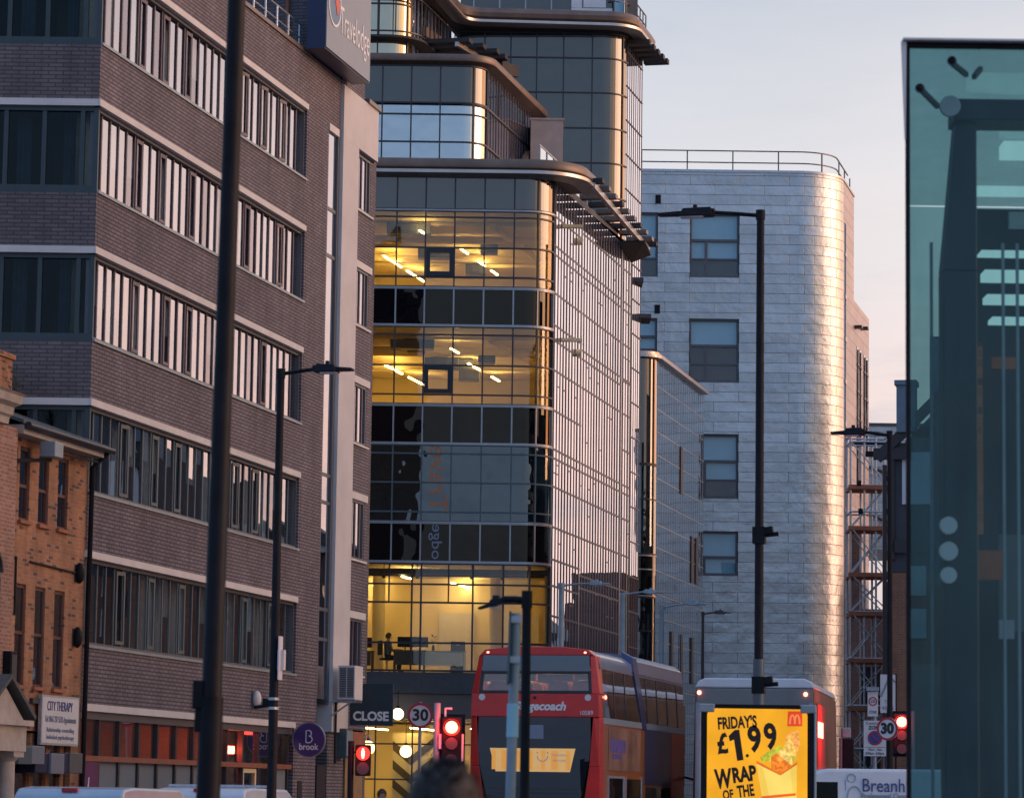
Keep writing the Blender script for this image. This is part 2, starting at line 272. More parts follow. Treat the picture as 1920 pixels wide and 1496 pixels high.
M = dict(
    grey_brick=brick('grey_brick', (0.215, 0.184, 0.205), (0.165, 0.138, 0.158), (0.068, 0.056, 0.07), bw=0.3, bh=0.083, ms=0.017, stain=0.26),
    grey_brick_shaded=brick('grey_brick_shaded', (0.165, 0.142, 0.15), (0.125, 0.105, 0.118), (0.075, 0.065, 0.07), theta=FRONT_T, bw=0.3, bh=0.083, ms=0.014, stain=0.2),  # same brick, shade of the camera-facing walls put into darker colours
    orange_brick=brick('orange_brick', (0.43, 0.185, 0.085), (0.30, 0.115, 0.055), (0.30, 0.2, 0.14), ms=0.012, stain=0.32, odd=(0.13, 0.065, 0.05), bias=-0.1),
    red_brick=brick('red_brick', (0.36, 0.16, 0.10), (0.28, 0.12, 0.085), (0.36, 0.27, 0.22), ms=0.013, stain=0.2, odd=(0.42, 0.22, 0.15)),
    far_brick=brick('far_brick', (0.22, 0.085, 0.055), (0.17, 0.065, 0.05), (0.22, 0.17, 0.14), ms=0.012, stain=0.3, odd=(0.1, 0.05, 0.04)),
    terrace_brick=brick('terrace_brick', (0.085, 0.075, 0.085), (0.07, 0.06, 0.07), (0.09, 0.08, 0.085), ms=0.012, stain=0.3, odd=(0.12, 0.06, 0.05)),
    frosted=dark_glass('frosted', (0.26, 0.29, 0.31), 0.08, 0.45, 0.01, 0.8),
    shop_bar_red_lit=pm('shop_bar_red_lit', (0.30, 0.10, 0.06), 0.5, noise=(3, 0.2)),  # transom colour holds the red light falling on it
    bus_roof=pm('bus_roof', (0.16, 0.18, 0.27), 0.3, coat=0.6, noise=(1.5, 0.15)),
    far_brick_front=brick('far_brick_front', (0.34, 0.13, 0.06), (0.26, 0.10, 0.05), (0.22, 0.17, 0.14), theta=FRONT_T, ms=0.012, stain=0.3),
    white_render=pm('white_render', (0.60, 0.57, 0.57), 0.8, noise=(0.7, 0.10)),
    white_band=pm('white_band', (0.66, 0.62, 0.60), 0.7, noise=(1.2, 0.10)),
    stone=pm('stone', (0.42, 0.37, 0.33), 0.8, noise=(3, 0.2), bump=(20, 0.3)),
    concrete=pm('concrete', (0.42, 0.34, 0.30), 0.85, noise=(2, 0.12)),
    slate=pm('slate', (0.075, 0.085, 0.085), 0.6, noise=(4, 0.35), bump=(9, 0.6)),
    frame_grey=pm('frame_grey', (0.10, 0.105, 0.115), 0.4, noise=(6, 0.1)),
    front_frame=pm('front_frame', (0.035, 0.055, 0.065), 0.45, noise=(5, 0.12)),
    frame_teal=pm('frame_teal', (0.075, 0.11, 0.125), 0.45, noise=(5, 0.12)),
    mullion_black=pm('mullion_black', (0.025, 0.024, 0.03), 0.4, noise=(5, 0.2)),
    mullion_silver=pm('mullion_silver', (0.35, 0.36, 0.38), 0.35, 0.7, noise=(4, 0.1)),
    hotel_mullion=pm('hotel_mullion', (0.115, 0.088, 0.108), 0.45, noise=(4, 0.15)),
    fin=pm('fin', (0.07, 0.062, 0.078), 0.4, 0.3, noise=(4, 0.15)),
    brow_bronze=pm('brow_bronze', (0.17, 0.125, 0.10), 0.4, 0.3, noise=(1.5, 0.2)),
    brow_silver=pm('brow_silver', (0.50, 0.45, 0.42), 0.3, 0.75, noise=(1.5, 0.12)),
    soffit=pm('soffit', (0.03, 0.028, 0.03), 0.7, noise=(2, 0.2)),
    black_paint=pm('black_paint', (0.009, 0.009, 0.013), 0.55, spec=0.18, noise=(3, 0.55), bump=(40, 0.05)),
    dark_grey=pm('dark_grey', (0.045, 0.05, 0.058), 0.45, noise=(5, 0.2)),
    lamp_grey=pm('lamp_grey', (0.27, 0.33, 0.37), 0.45, 0.2, noise=(4, 0.15)),
    galvanised=pm('galvanised', (0.48, 0.52, 0.56), 0.4, 0.6, noise=(9, 0.18)),
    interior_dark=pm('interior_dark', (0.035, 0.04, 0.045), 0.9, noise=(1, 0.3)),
    interior_cream=pm('interior_cream', (0.74, 0.62, 0.36), 0.8, noise=(0.5, 0.06)),
    interior_floor=pm('interior_floor', (0.40, 0.31, 0.18), 0.7, noise=(1, 0.1)),
    curtain=pm('curtain', (0.52, 0.56, 0.58), 0.9, noise=(3, 0.2)),
    roof_felt=pm('roof_felt', (0.10, 0.10, 0.105), 0.9, noise=(1, 0.3)),
    hotel_glass=glass('hotel_glass', (0.70, 0.79, 0.82), 0.24, 0.95, (0.95, 0.89, 0.91), 0.006, 0.5, power=2.0),
    hotel_glass_dim=glass('hotel_glass_dim', (0.70, 0.76, 0.80), 0.14, 0.72, (0.93, 0.82, 0.84), 0.008, 0.5, power=2.0),
    hotel_glass_front=glass('hotel_glass_front', (0.15, 0.22, 0.26), 0.02, 0.9, (0.8, 0.95, 1.0), 0.01, 0.5),
    shop_glass=glass('shop_glass', (0.72, 0.64, 0.6), 0.13, 1.0, (1, 0.97, 0.95), 0.006, 0.5, power=2.5),
    clear_glass=glass('clear_glass', (0.78, 0.85, 0.88), 0.08, 0.9, (0.95, 0.98, 1), 0.006, 0.9),
    bus_side_glass=glass('bus_side_glass', (0.28, 0.26, 0.26), 0.45, 1.0, (1, 0.97, 0.95), 0.008, 0.7, power=2.0),
    slat_glow=glow('slat_glow', (0.50, 0.80, 0.82), 0.30),  # faint even glow put into the slat material
    house_glass=glass('house_glass', (0.30, 0.36, 0.4), 0.28, 0.9, (0.95, 0.97, 1), 0.02, 0.9, power=2.0),
    office_glass=glass('office_glass', (0.90, 0.80, 0.46), 0.10, 1.0, (1.0, 0.94, 0.86), 0.012, 0.7),
    entry_glass=glass('entry_glass', (0.93, 0.87, 0.68), 0.09, 1.0, (1.0, 0.95, 0.88), 0.012, 0.7),
    office_glass_teal=glass('office_glass_teal', (0.30, 0.42, 0.46), 0.13, 1.0, (0.85, 0.97, 1.0), 0.03, 0.7),
    terrace_glass=glass('terrace_glass', (0.40, 0.5, 0.55), 0.52, 1.0, (0.95, 1.0, 1.0), 0.02, 0.7),
    spandrel_black=dark_glass('spandrel_black', (0.004, 0.004, 0.006), 0.035, 1.0, 0.03, 0.6, (1.0, 0.88, 0.68)),
    spandrel_slate=dark_glass('spandrel_slate', (0.018, 0.025, 0.032), 0.12, 1.0, 0.012, 0.6, (1.0, 0.93, 0.84)),
    gold_glass=dark_glass('gold_glass', (0.10, 0.07, 0.03), 0.55, 1.0, 0.012, 0.6, (1.0, 0.86, 0.62)),
    street_glass=dark_glass('street_glass', (0.05, 0.05, 0.06), 0.68, 1.0, 0.006, 0.45, (1.0, 0.96, 0.98), 1.6),
    second_glass=dark_glass('second_glass', (0.10, 0.13, 0.15), 0.42, 0.9, 0.015, 0.8, (0.72, 0.88, 0.98), 1.6),
    zinc_front=zinc('zinc_front', 0.0, base=(0.57, 0.60, 0.605), bw=2.3, rough=0.38),
    zinc_corner=zinc('zinc_corner', 0.55, base=(0.57, 0.60, 0.605), bw=0.9, rough=0.36),
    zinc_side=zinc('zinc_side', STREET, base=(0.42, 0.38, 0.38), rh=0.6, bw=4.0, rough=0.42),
    blind_blue=pm('blind_blue', (0.38, 0.63, 0.72), 0.7, noise=(0.6, 0.08)),
    tower_glass=hazy_glass('tower_glass', (0.60, 0.80, 0.82), (0.10, 0.24, 0.26)),
    tower_side_glass=hazy_glass('tower_side_glass', (0.21, 0.35, 0.37), (0.08, 0.19, 0.21), 0.25),
    navy_steel=pm('navy_steel', (0.007, 0.020, 0.032), 0.5, noise=(3, 0.25)),
    asphalt=pm('asphalt', (0.05, 0.05, 0.052), 0.85, noise=(2, 0.25), bump=(60, 0.4)),
    paving=brick('paving', (0.24, 0.23, 0.22), (0.19, 0.185, 0.18), (0.1, 0.1, 0.1), bw=0.9, bh=0.6, ms=0.01),
    kerb=pm('kerb', (0.30, 0.29, 0.28), 0.8, noise=(4, 0.15)),
    road_paint=pm('road_paint', (0.72, 0.72, 0.70), 0.7, noise=(12, 0.2)),
    red_paint=pm('red_paint', (0.62, 0.018, 0.014), 0.34, coat=0.35, noise=(2.2, 0.16)),
    orange_paint=pm('orange_paint', (0.40, 0.13, 0.04), 0.32, coat=0.4, noise=(1.5, 0.06)),
    blue_paint=pm('blue_paint', (0.022, 0.04, 0.14), 0.3, coat=0.4, noise=(1.5, 0.1)),
    white_paint=pm('white_paint', (0.66, 0.69, 0.73), 0.34, coat=0.3, noise=(1.6, 0.12)),
    silver_paint=pm('silver_paint', (0.42, 0.49, 0.55), 0.34, 0.3, coat=0.3, noise=(1.6, 0.12)),
    grey_paint=pm('grey_paint', (0.17, 0.185, 0.185), 0.4, coat=0.2, noise=(0.9, 0.15)),
    rubber=pm('rubber', (0.015, 0.015, 0.015), 0.8, noise=(8, 0.2)),
    vehicle_glass=dark_glass('vehicle_glass', (0.012, 0.014, 0.016), 0.14, 1.0, 0.01, 0.8, power=2.5),
    bus_glass=glass('bus_glass', (0.6, 0.55, 0.5), 0.14, 1.0, (1, 1, 1), 0.006, 0.7, power=2.2),
    bus_panel=dark_glass('bus_panel', (0.012, 0.016, 0.022), 0.06, 0.8, 0.004, 0.8),
    bus_visor=dark_glass('bus_visor', (0.06, 0.10, 0.13), 0.10, 0.7, 0.004, 0.8),
    white_letter=pm('white_letter', (0.78, 0.78, 0.78), 0.5, noise=(5, 0.05)),
    black_letter=pm('black_letter', (0.03, 0.018, 0.012), 0.6, noise=(5, 0.1)),
    blue_letter=pm('blue_letter', (0.06, 0.07, 0.22), 0.6, noise=(5, 0.1)),
    grey_letter=pm('grey_letter', (0.22, 0.25, 0.33), 0.6, noise=(5, 0.1)),
    sign_white=pm('sign_white', (0.66, 0.66, 0.68), 0.45, noise=(2, 0.06)),
    sign_red=pm('sign_red', (0.45, 0.02, 0.03), 0.45, noise=(3, 0.08)),
    sign_blue=pm('sign_blue', (0.02, 0.06, 0.28), 0.45, noise=(3, 0.08)),
    purple=pm('purple', (0.055, 0.03, 0.17), 0.4, noise=(2, 0.08)),
    plum=pm('plum', (0.12, 0.02, 0.10), 0.5, noise=(2, 0.1)),
    sign_grey_blue=pm('sign_grey_blue', (0.19, 0.21, 0.26), 0.35, noise=(1, 0.05)),
    navy=pm('navy', (0.012, 0.02, 0.07), 0.4, noise=(2, 0.1)),
    tube_light=glow('tube_light', (1.0, 0.76, 0.36), 26.0),
    globe_light=glow('globe_light', (1.0, 0.76, 0.40), 2.2),
    red_halo=glow('red_halo', (1.0, 0.03, 0.02), 1.3),
    red_core=glow('red_core', (1.0, 0.20, 0.13), 3.4),
    red_man=glow('red_man', (1.0, 0.22, 0.16), 4.0),
    tail_light=glow('tail_light', (1.0, 0.17, 0.10), 4.5),
    rust=pm('rust', (0.34, 0.12, 0.06), 0.7, noise=(3, 0.25)),
    oak_wrap=pm('oak_wrap', (0.3, 0.18, 0.08), 0.7, noise=(3, 0.2)),
    skin=pm('skin', (0.48, 0.29, 0.21), 0.5, noise=(12, 0.08)),
    hair_dark=pm('hair_dark', (0.018, 0.014, 0.013), 0.6, noise=(40, 0.4), bump=(90, 0.6)),
    hair_brown=pm('hair_brown', (0.09, 0.055, 0.03), 0.6, noise=(40, 0.4), bump=(90, 0.6)),
    coat_dark=pm('coat_dark', (0.02, 0.022, 0.03), 0.8, noise=(10, 0.2)),
    shirt_grey=pm('shirt_grey', (0.14, 0.15, 0.17), 0.8, noise=(10, 0.2)),
    trousers=pm('trousers', (0.03, 0.03, 0.04), 0.85, noise=(10, 0.2)),
    leaf=pm('leaf', (0.06, 0.08, 0.045), 0.7, noise=(8, 0.3)),
    bark=pm('bark', (0.10, 0.08, 0.065), 0.9, noise=(8, 0.3)),
)

# ------------------------------------------------------------------ mesh builder
class MB:
    def __init__(s):
        s.v, s.f, s.mi, s.cur = [], [], [], 0
    def face(s, pts):
        b = len(s.v); s.v += [tuple(p) for p in pts]; s.f.append(tuple(range(b, b + len(pts)))); s.mi.append(s.cur)
    def add(s, vs, fs):
        b = len(s.v); s.v += [tuple(p) for p in vs]
        for f in fs: s.f.append(tuple(b + i for i in f)); s.mi.append(s.cur)
    def box(s, x0, y0, z0, x1, y1, z1):
        x0, x1 = min(x0, x1), max(x0, x1); y0, y1 = min(y0, y1), max(y0, y1); z0, z1 = min(z0, z1), max(z0, z1)
        v = [(x, y, z) for z in (z0, z1) for y in (y0, y1) for x in (x0, x1)]
        s.add(v, [(0, 2, 3, 1), (4, 5, 7, 6), (0, 1, 5, 4), (2, 6, 7, 3), (0, 4, 6, 2), (1, 3, 7, 5)])
    def hexa(s, lo, hi):
        """eight corners: four below, four above, both anticlockwise"""
        s.add(list(lo) + list(hi), [(3, 2, 1, 0), (4, 5, 6, 7), (0, 1, 5, 4), (1, 2, 6, 5), (2, 3, 7, 6), (3, 0, 4, 7)])
    def beam(s, p, q, w, h, up=(0, 0, 1)):
        p, q = Vector(p), Vector(q); d = (q - p).normalized(); u = Vector(up)
        if abs(d.dot(u)) > 0.98: u = Vector((1, 0, 0))
        r = d.cross(u).normalized() * (w / 2); t = r.normalized().cross(d).normalized() * (h / 2)
        s.hexa([p - r - t, p + r - t, p + r + t, p - r + t], [q - r - t, q + r - t, q + r + t, q - r + t])
    def prism(s, poly, z0, z1):
        n = len(poly)
        v = [(x, y, z0) for x, y in poly] + [(x, y, z1) for x, y in poly]
        s.add(v, [tuple(reversed(range(n))), tuple(range(n, 2 * n))] + [(i, (i + 1) % n, n + (i + 1) % n, n + i) for i in range(n)])
    def extrude_y(s, poly, y0, y1):
        """poly in x,z"""
        n = len(poly)
        v = [(x, y0, z) for x, z in poly] + [(x, y1, z) for x, z in poly]
        s.add(v, [tuple(range(n)), tuple(reversed(range(n, 2 * n)))] + [((i + 1) % n, i, n + i, n + (i + 1) % n) for i in range(n)])
    def tube(s, pts, r, n=10, r1=None):
        pts = [Vector(p) for p in pts]; k = len(pts)
        rs = r if isinstance(r, (list, tuple)) else [r + ((r1 if r1 is not None else r) - r) * i / max(1, k - 1) for i in range(k)]
        b = len(s.v); ref = None
        for i, p in enumerate(pts):
            d = (pts[min(i + 1, k - 1)] - pts[max(i - 1, 0)]).normalized()
            if ref is None:
                ref = Vector((0, 0, 1)) if abs(d.z) < 0.9 else Vector((1, 0, 0))
            u = (ref - d * ref.dot(d)).normalized(); ref = u; w = d.cross(u)
            for j in range(n):
                a = 2 * math.pi * j / n
                s.v.append(tuple(p + (u * math.cos(a) + w * math.sin(a)) * rs[i]))
        for i in range(k - 1):
            for j in range(n):
                s.f.append((b + i * n + j, b + i * n + (j + 1) % n, b + (i + 1) * n + (j + 1) % n, b + (i + 1) * n + j)); s.mi.append(s.cur)
        s.f.append(tuple(reversed(range(b, b + n)))); s.mi.append(s.cur)
        s.f.append(tuple(range(b + (k - 1) * n, b + k * n))); s.mi.append(s.cur)
    def ball(s, c, r, n=14, m=9, sc=(1, 1, 1)):
        b = len(s.v)
        for i in range(m + 1):
            t = math.pi * i / m
            for j in range(n):
                a = 2 * math.pi * j / n
                s.v.append((c[0] + r * sc[0] * math.sin(t) * math.cos(a), c[1] + r * sc[1] * math.sin(t) * math.sin(a), c[2] + r * sc[2] * math.cos(t)))
        for i in range(m):
            for j in range(n):
                s.f.append((b + i * n + j, b + (i + 1) * n + j, b + (i + 1) * n + (j + 1) % n, b + i * n + (j + 1) % n)); s.mi.append(s.cur)
    def disc(s, c, r, ax=(0, -1, 0), th=0.02, n=32, r0=0.0, sx=1.0):
        """round plate (or ring when r0) facing ax"""
        ax = Vector(ax).normalized(); u = ax.cross(Vector((0, 0, 1)))
        u = u.normalized() if u.length > 1e-4 else Vector((1, 0, 0)); w = u.cross(ax).normalized()
        c = Vector(c); b = len(s.v)
        rings = [(r, -th / 2), (r, th / 2)] + ([(r0, th / 2), (r0, -th / 2)] if r0 else [])
        for rr, o in rings:
            for j in range(n):
                a = 2 * math.pi * j / n
                s.v.append(tuple(c + ax * o + u * rr * sx * math.cos(a) + w * rr * math.sin(a)))
        k = len(rings)
        for i in range(k if r0 else k - 1):
            for j in range(n):
                i2 = (i + 1) % k
                s.f.append((b + i * n + j, b + i * n + (j + 1) % n, b + i2 * n + (j + 1) % n, b + i2 * n + j)); s.mi.append(s.cur)
        if not r0:
            s.f.append(tuple(reversed(range(b, b + n)))); s.f.append(tuple(range(b + n, b + 2 * n))); s.mi += [s.cur, s.cur]
    def strip(s, path, z0, z1):
        b = len(s.v); n = len(path)
        s.v += [(x, y, z0) for x, y in path] + [(x, y, z1) for x, y in path]
        for i in range(n - 1):
            s.f.append((b + i, b + i + 1, b + n + i + 1, b + n + i)); s.mi.append(s.cur)
    def sweep(s, path, prof):
        """prof: closed list of (outward offset, z) swept along the plan path"""
        k = len(prof); b = len(s.v); n = len(path)
        lines = [offset(path, o) for o, _ in prof]
        for i in range(n):
            for j, (o, z) in enumerate(prof):
                s.v.append((*lines[j][i], z))
        for i in range(n - 1):
            for j in range(k):
                s.f.append((b + i * k + j, b + (i + 1) * k + j, b + (i + 1) * k + (j + 1) % k, b + i * k + (j + 1) % k)); s.mi.append(s.cur)
        s.f.append(tuple(range(b, b + k))); s.f.append(tuple(reversed(range(b + (n - 1) * k, b + n * k)))); s.mi += [s.cur, s.cur]
    def rail(s, path, z0, z1, o0, o1):
        s.sweep(path, [(o0, z0), (o1, z0), (o1, z1), (o0, z1)])
    def post(s, path, d, z0, z1, w, o0, o1):
        (x, y), (tx, ty) = along(path, d); nx, ny = ty, -tx
        q = [(x + tx * a + nx * o, y + ty * a + ny * o) for a, o in ((-w / 2, o0), (w / 2, o0), (w / 2, o1), (-w / 2, o1))]
        s.prism(q, z0, z1)
    def move(s, mat):
        s.v = [tuple(mat @ Vector(p)) for p in s.v]; return s
    def build(s, name, mat, parent=None, smooth=False, bevel=0.0):
        me = bpy.data.meshes.new(name)
        me.from_pydata(s.v, [], s.f)
        mats = mat if isinstance(mat, list) else [mat]
        for m in mats: me.materials.append(m)
        for p, i in zip(me.polygons, s.mi): p.material_index = i
        bm = bmesh.new(); bm.from_mesh(me)
        bmesh.ops.recalc_face_normals(bm, faces=bm.faces); bm.to_mesh(me); bm.free()
        if smooth:
            for p in me.polygons: p.use_smooth = True
            try: me.set_sharp_from_angle(angle=R(40))
            except Exception: pass
        o = bpy.data.objects.new(name, me); COL.objects.link(o)
        if parent: o.parent = parent
        if bevel:
            md = o.modifiers.new('bevel', 'BEVEL'); md.width = bevel; md.segments = 2; md.limit_method = 'ANGLE'
        return o

def offset(path, o):
    if o == 0: return list(path)
    out = []; n = len(path)
    for i, (x, y) in enumerate(path):
        def nrm(a, b):
            tx, ty = b[0] - a[0], b[1] - a[1]; L = math.hypot(tx, ty) or 1; return ty / L, -tx / L
        n1 = nrm(path[i - 1], path[i]) if i else nrm(path[0], path[1])
        n2 = nrm(path[i], path[i + 1]) if i < n - 1 else n1
        mx, my = n1[0] + n2[0], n1[1] + n2[1]; L2 = mx * mx + my * my or 1
        out.append((x + mx * 2 / L2 * o, y + my * 2 / L2 * o))
    return out
def plen(path):
    return sum(math.dist(path[i], path[i + 1]) for i in range(len(path) - 1))
def along(path, d):
    for i in range(len(path) - 1):
        L = math.dist(path[i], path[i + 1])
        if d <= L or i == len(path) - 2:
            t = ((path[i + 1][0] - path[i][0]) / L, (path[i + 1][1] - path[i][1]) / L)
            return (path[i][0] + t[0] * d, path[i][1] + t[1] * d), t
        d -= L
def fillet(pts, rads, n=10):
    out = [pts[0]]
    for i in range(1, len(pts) - 1):
        p, a, b, r = Vector(pts[i]), Vector(pts[i - 1]), Vector(pts[i + 1]), rads[i - 1]
        d1, d2 = (a - p).normalized(), (b - p).normalized()
        ang = d1.angle(d2); t = r / math.tan(ang / 2)
        c = p + (d1 + d2).normalized() * (r / math.sin(ang / 2))
        s, e = p + d1 * t - c, p + d2 * t - c
        a0, a1 = math.atan2(s.y, s.x), math.atan2(e.y, e.x)
        da = (a1 - a0 + math.pi) % (2 * math.pi) - math.pi
        out += [(c.x + r * math.cos(a0 + da * k / n), c.y + r * math.sin(a0 + da * k / n)) for k in range(n + 1)]
    return out + [pts[-1]]

# ------------------------------------------------------------------ things, parts, labels
def tag(o, label, cat, group=None):
    o['label'] = label; o['category'] = cat
    if group: o['group'] = group
    return o
def thing(name, label, cat, loc=(0, 0, 0), rz=0.0, group=None):
    o = bpy.data.objects.new(name, None); COL.objects.link(o)
    o.empty_display_size = 0.3
    o.location = loc; o.rotation_euler = (0, 0, rz)
    return tag(o, label, cat, group)
def structure(o):
    o['kind'] = 'structure'; return o
def copy_tree(o, parent=None):
    c = o.copy(); COL.objects.link(c)
    if parent: c.parent = parent
    for ch in list(o.children): copy_tree(ch, c)
    return c
def lettering(body, mat, parent, loc, size=1.0, facing=0.0, width=None, shear=0.0, name='lettering', depth=0.004, align='CENTER', tilt=0.0, bold=0.0):
    """flat raised lettering standing upright; facing 0 looks towards -Y, in the parent's frame"""
    cu = bpy.data.curves.new('lettering', 'FONT'); cu.body = body; cu.size = size; cu.align_x = align; cu.align_y = 'CENTER'
    cu.shear = shear; cu.extrude = depth; cu.resolution_u = 3; cu.offset = bold
    t = bpy.data.objects.new('lettering', cu); COL.objects.link(t)
    dg = bpy.context.evaluated_depsgraph_get()
    me = bpy.data.meshes.new_from_object(t.evaluated_get(dg))
    bpy.data.objects.remove(t); bpy.data.curves.remove(cu)
    xs = [v.co.x for v in me.vertices]
    k = width / (max(xs) - min(xs)) if width and xs else 1.0
    me.transform(Matrix.Rotation(facing, 4, 'Z') @ Matrix.Rotation(R(90), 4, 'X') @ Matrix.Rotation(tilt, 4, 'Z') @ Matrix.Diagonal((k, 1, 1, 1)))
    me.materials.clear(); me.materials.append(mat); me.name = name
    o = bpy.data.objects.new(name, me); COL.objects.link(o); o.parent = parent; o.location = loc
    return o

# ------------------------------------------------------------------ ground
gm = MB(); gm.box(-400, -60, -1.0, 400, 900, 0.0); structure(gm.build('ground', M['asphalt']))
LK = [(-8.5 + STREET_M * (y - 64) + 3.2, y) for y in (30, 260)]          # left kerb line
RK = [(x + 8.0, y) for x, y in LK]
pv = MB(); pv.rail(LK, 0.004, 0.13, -12, -0.15); structure(pv.build('pavement', M['paving']))
pv = MB(); pv.rail(RK, 0.004, 0.13, 0.15, 12); structure(pv.build('pavement', M['paving']))
kb = MB(); kb.rail(LK, 0.004, 0.14, -0.147, 0); structure(kb.build('kerb', M['kerb']))
kb = MB(); kb.rail(RK, 0.004, 0.14, 0, 0.147); structure(kb.build('kerb', M['kerb']))
mk = MB()
for i in range(20):
    mk.beam((LK[0][0] + 4 + STREET_M * (i * 9), 30 + i * 9, 0.006), (LK[0][0] + 4 + STREET_M * (i * 9 + 4), 34 + i * 9, 0.006), 0.12, 0.004)
structure(mk.build('road_marking', M['road_paint']))

# ------------------------------------------------------------------ the dark brick hotel
HO = (-8.4992, 64.0)                     # its street corner on the ground
hotel = thing('hotel_building', 'dark brick hotel with ribbons of narrow windows, pale bands between storeys and a white pier', 'building', (*HO, 0), STREET)
def hloc(X, Y):                          # world plan -> hotel frame
    dx, dy = X - HO[0], Y - HO[1]
    return dx * CA + dy * SA, -dx * SA + dy * CA
FL = hloc(HO[0] - 6.0, 64.0)             # far left end of the camera-facing side
_fu = Vector(FL).normalized()            # direction of the camera-facing side in the frame
A_END, A_TOWER, A_PIER, A_WIN3, A_LAST = 14.85, 14.85, 17.68, 19.18, 21.05
BANDS = [3.35, 6.40, 9.46, 12.56, 15.60, 18.67]
def front_prism(mb, t0, t1, d0, d1, z0, z1):
    """box on the camera-facing side: run t from the corner, depth d inward"""
    n = Vector((-_fu.y, _fu.x)); n = n if n.x > 0 else -n
    q = [_fu * t + n * d for t, d in ((t0, d0), (t1, d0), (t1, d1), (t0, d1))]
    mb.prism([tuple(p) for p in q], z0, z1)
side, front, white, whitef = MB(), MB(), MB(), MB()
for i, zb in enumerate(BANDS):
    z0 = zb + 0.0; z1 = (BANDS[i + 1] - 1.93) if i < 5 else 19.9
    side.prism([(0, 0), (A_END, 0), (A_END, 0.3), (0.24, 0.3)], z0, z1)
    front_prism(front, 0.0, 6.0, 0.0, 0.3, z0, z1)
    white.box(-0.06 if i else 0.02, -0.05, zb - 0.135, A_END - 0.16, 0.12, zb + 0.006)
    if i: front_prism(whitef, -0.01, 6.0, -0.055, 0.12, zb - 0.135, zb + 0.006)
side.box(0.3, 0.02, 0, A_END, 0.3, 0.35)
# end of the ribbon wall, brick strip to the stair tower
for i, zb in enumerate([0.0] + BANDS[:5]):
    t = BANDS[i]
    side.box(A_END - 0.13, 0.002, (zb + 0.01) if i == 0 else (BANDS[i] - 1.93), A_END - 0.001, 0.3, t - 0.001)
side.box(A_TOWER, -0.002, 0, 16.62, 0.3, 24.5)
side.box(16.62, -0.002, 18.62, A_PIER, 0.3, 24.5)
side.box(16.62, -0.002, 0, A_PIER, 0.3, 0.12)
side.box(A_PIER, 0.01, 0, A_WIN3, 0.3, 3.2)
zz = [(6.78, 9.2), (3.55, 6.05)]
for zt in BANDS[1:5] + [18.47]:
    pass
SEC3 = [(16.93, 18.42), (13.87, 15.38), (10.75, 12.33), (7.72, 9.28), (4.72, 6.18)]
prev = 18.42
for j, (w0, w1) in enumerate(SEC3):
    if j: side.box(A_WIN3, 0.005, w1 + 0.19, A_LAST, 0.3, SEC3[j - 1][0] - 0.05)
    if j: white.box(A_WIN3, -0.03, w1, A_LAST - 0.1, 0.2, w1 + 0.185)
    white.box(A_WIN3, -0.04, w0 - 0.05, A_LAST - 0.12, 0.2, w0 - 0.002)
    side.box(20.72, 0.005, w0, A_LAST, 0.3, w1)
side.box(A_WIN3, 0.005, 3.3, A_LAST, 0.3, 4.66)
side.build('wall', M['grey_brick'], hotel); front.build('wall', M['grey_brick_shaded'], hotel)
jt = MB()
for z0, z1 in [(BANDS[i] + 0.01, BANDS[i + 1] - 1.95) for i in range(5)]:
    jt.box(7.75, -0.004, z0, 7.77, 0.01, z1)
jt.build('movement_joint', M['mullion_black'], hotel)
ps = MB(); front_prism(ps, 0, 3.0, 0.5, 0.8, 19.0, 24.5)
sd = MB(); sd.prism([(A_TOWER - 0.004, 0.0), (A_TOWER - 0.004, 7.0), (A_TOWER + 0.3, 7.0), (A_TOWER + 0.3, 0.3), (A_TOWER + 0.01, 0.3)], 19.8, 24.5)
sd.build('wall', M['grey_brick_shaded'], hotel)['label'] = 'side of the taller stair tower above the parapet'
white.build('white_band', M['white_band'], hotel); whitef.build('white_band', M['white_band'], hotel)
cp = MB(); cp.box(0.0, -0.05, 19.9, A_TOWER, 0.4, 20.0); front_prism(cp, 0.42, 6.0, -0.05, 0.4, 19.9, 20.0)
cp.build('parapet_coping', M['brow_bronze'], hotel)
pr = MB(); pr.box(A_PIER, -0.10, 3.2, A_WIN3, 0.3, 18.47); pr.box(A_PIER, -0.10, 18.472, A_LAST, 0.3, 19.85)
pr.build('white_pier', M['white_render'], hotel)
cp = MB(); cp.box(19.9, -0.16, 19.85, A_LAST + 0.06, 0.4, 19.96); cp.build('roof_coping', M['brow_bronze'], hotel)
sg = MB(); sg.box(A_PIER + 0.01, -0.02, 19.853, 19.9, 0.3, 20.45); sg.build('wall', M['grey_brick'], hotel)
# body behind, roof, floors
core = MB()
for i in range(7):
    z = (BANDS[i] if i < 6 else 19.7) - 0.02
    q = [(0.35, 0.3), (A_LAST - 0.1, 0.3), (A_LAST - 0.1, 11), tuple(_fu * 6.0 + Vector((0.3, 0.2)))]
    core.prism(q, z + 0.1 if i < 6 else z - 0.1, z + 0.9 if i < 6 else z)
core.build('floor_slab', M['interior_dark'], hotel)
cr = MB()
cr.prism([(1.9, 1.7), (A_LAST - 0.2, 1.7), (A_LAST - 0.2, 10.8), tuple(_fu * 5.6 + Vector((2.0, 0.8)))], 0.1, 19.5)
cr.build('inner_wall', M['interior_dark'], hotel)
ew = MB(); ew.box(A_LAST - 0.0015, 0.012, 0.0, A_LAST + 0.25, 11, 19.84); ew.build('wall', M['grey_brick_shaded'], hotel)

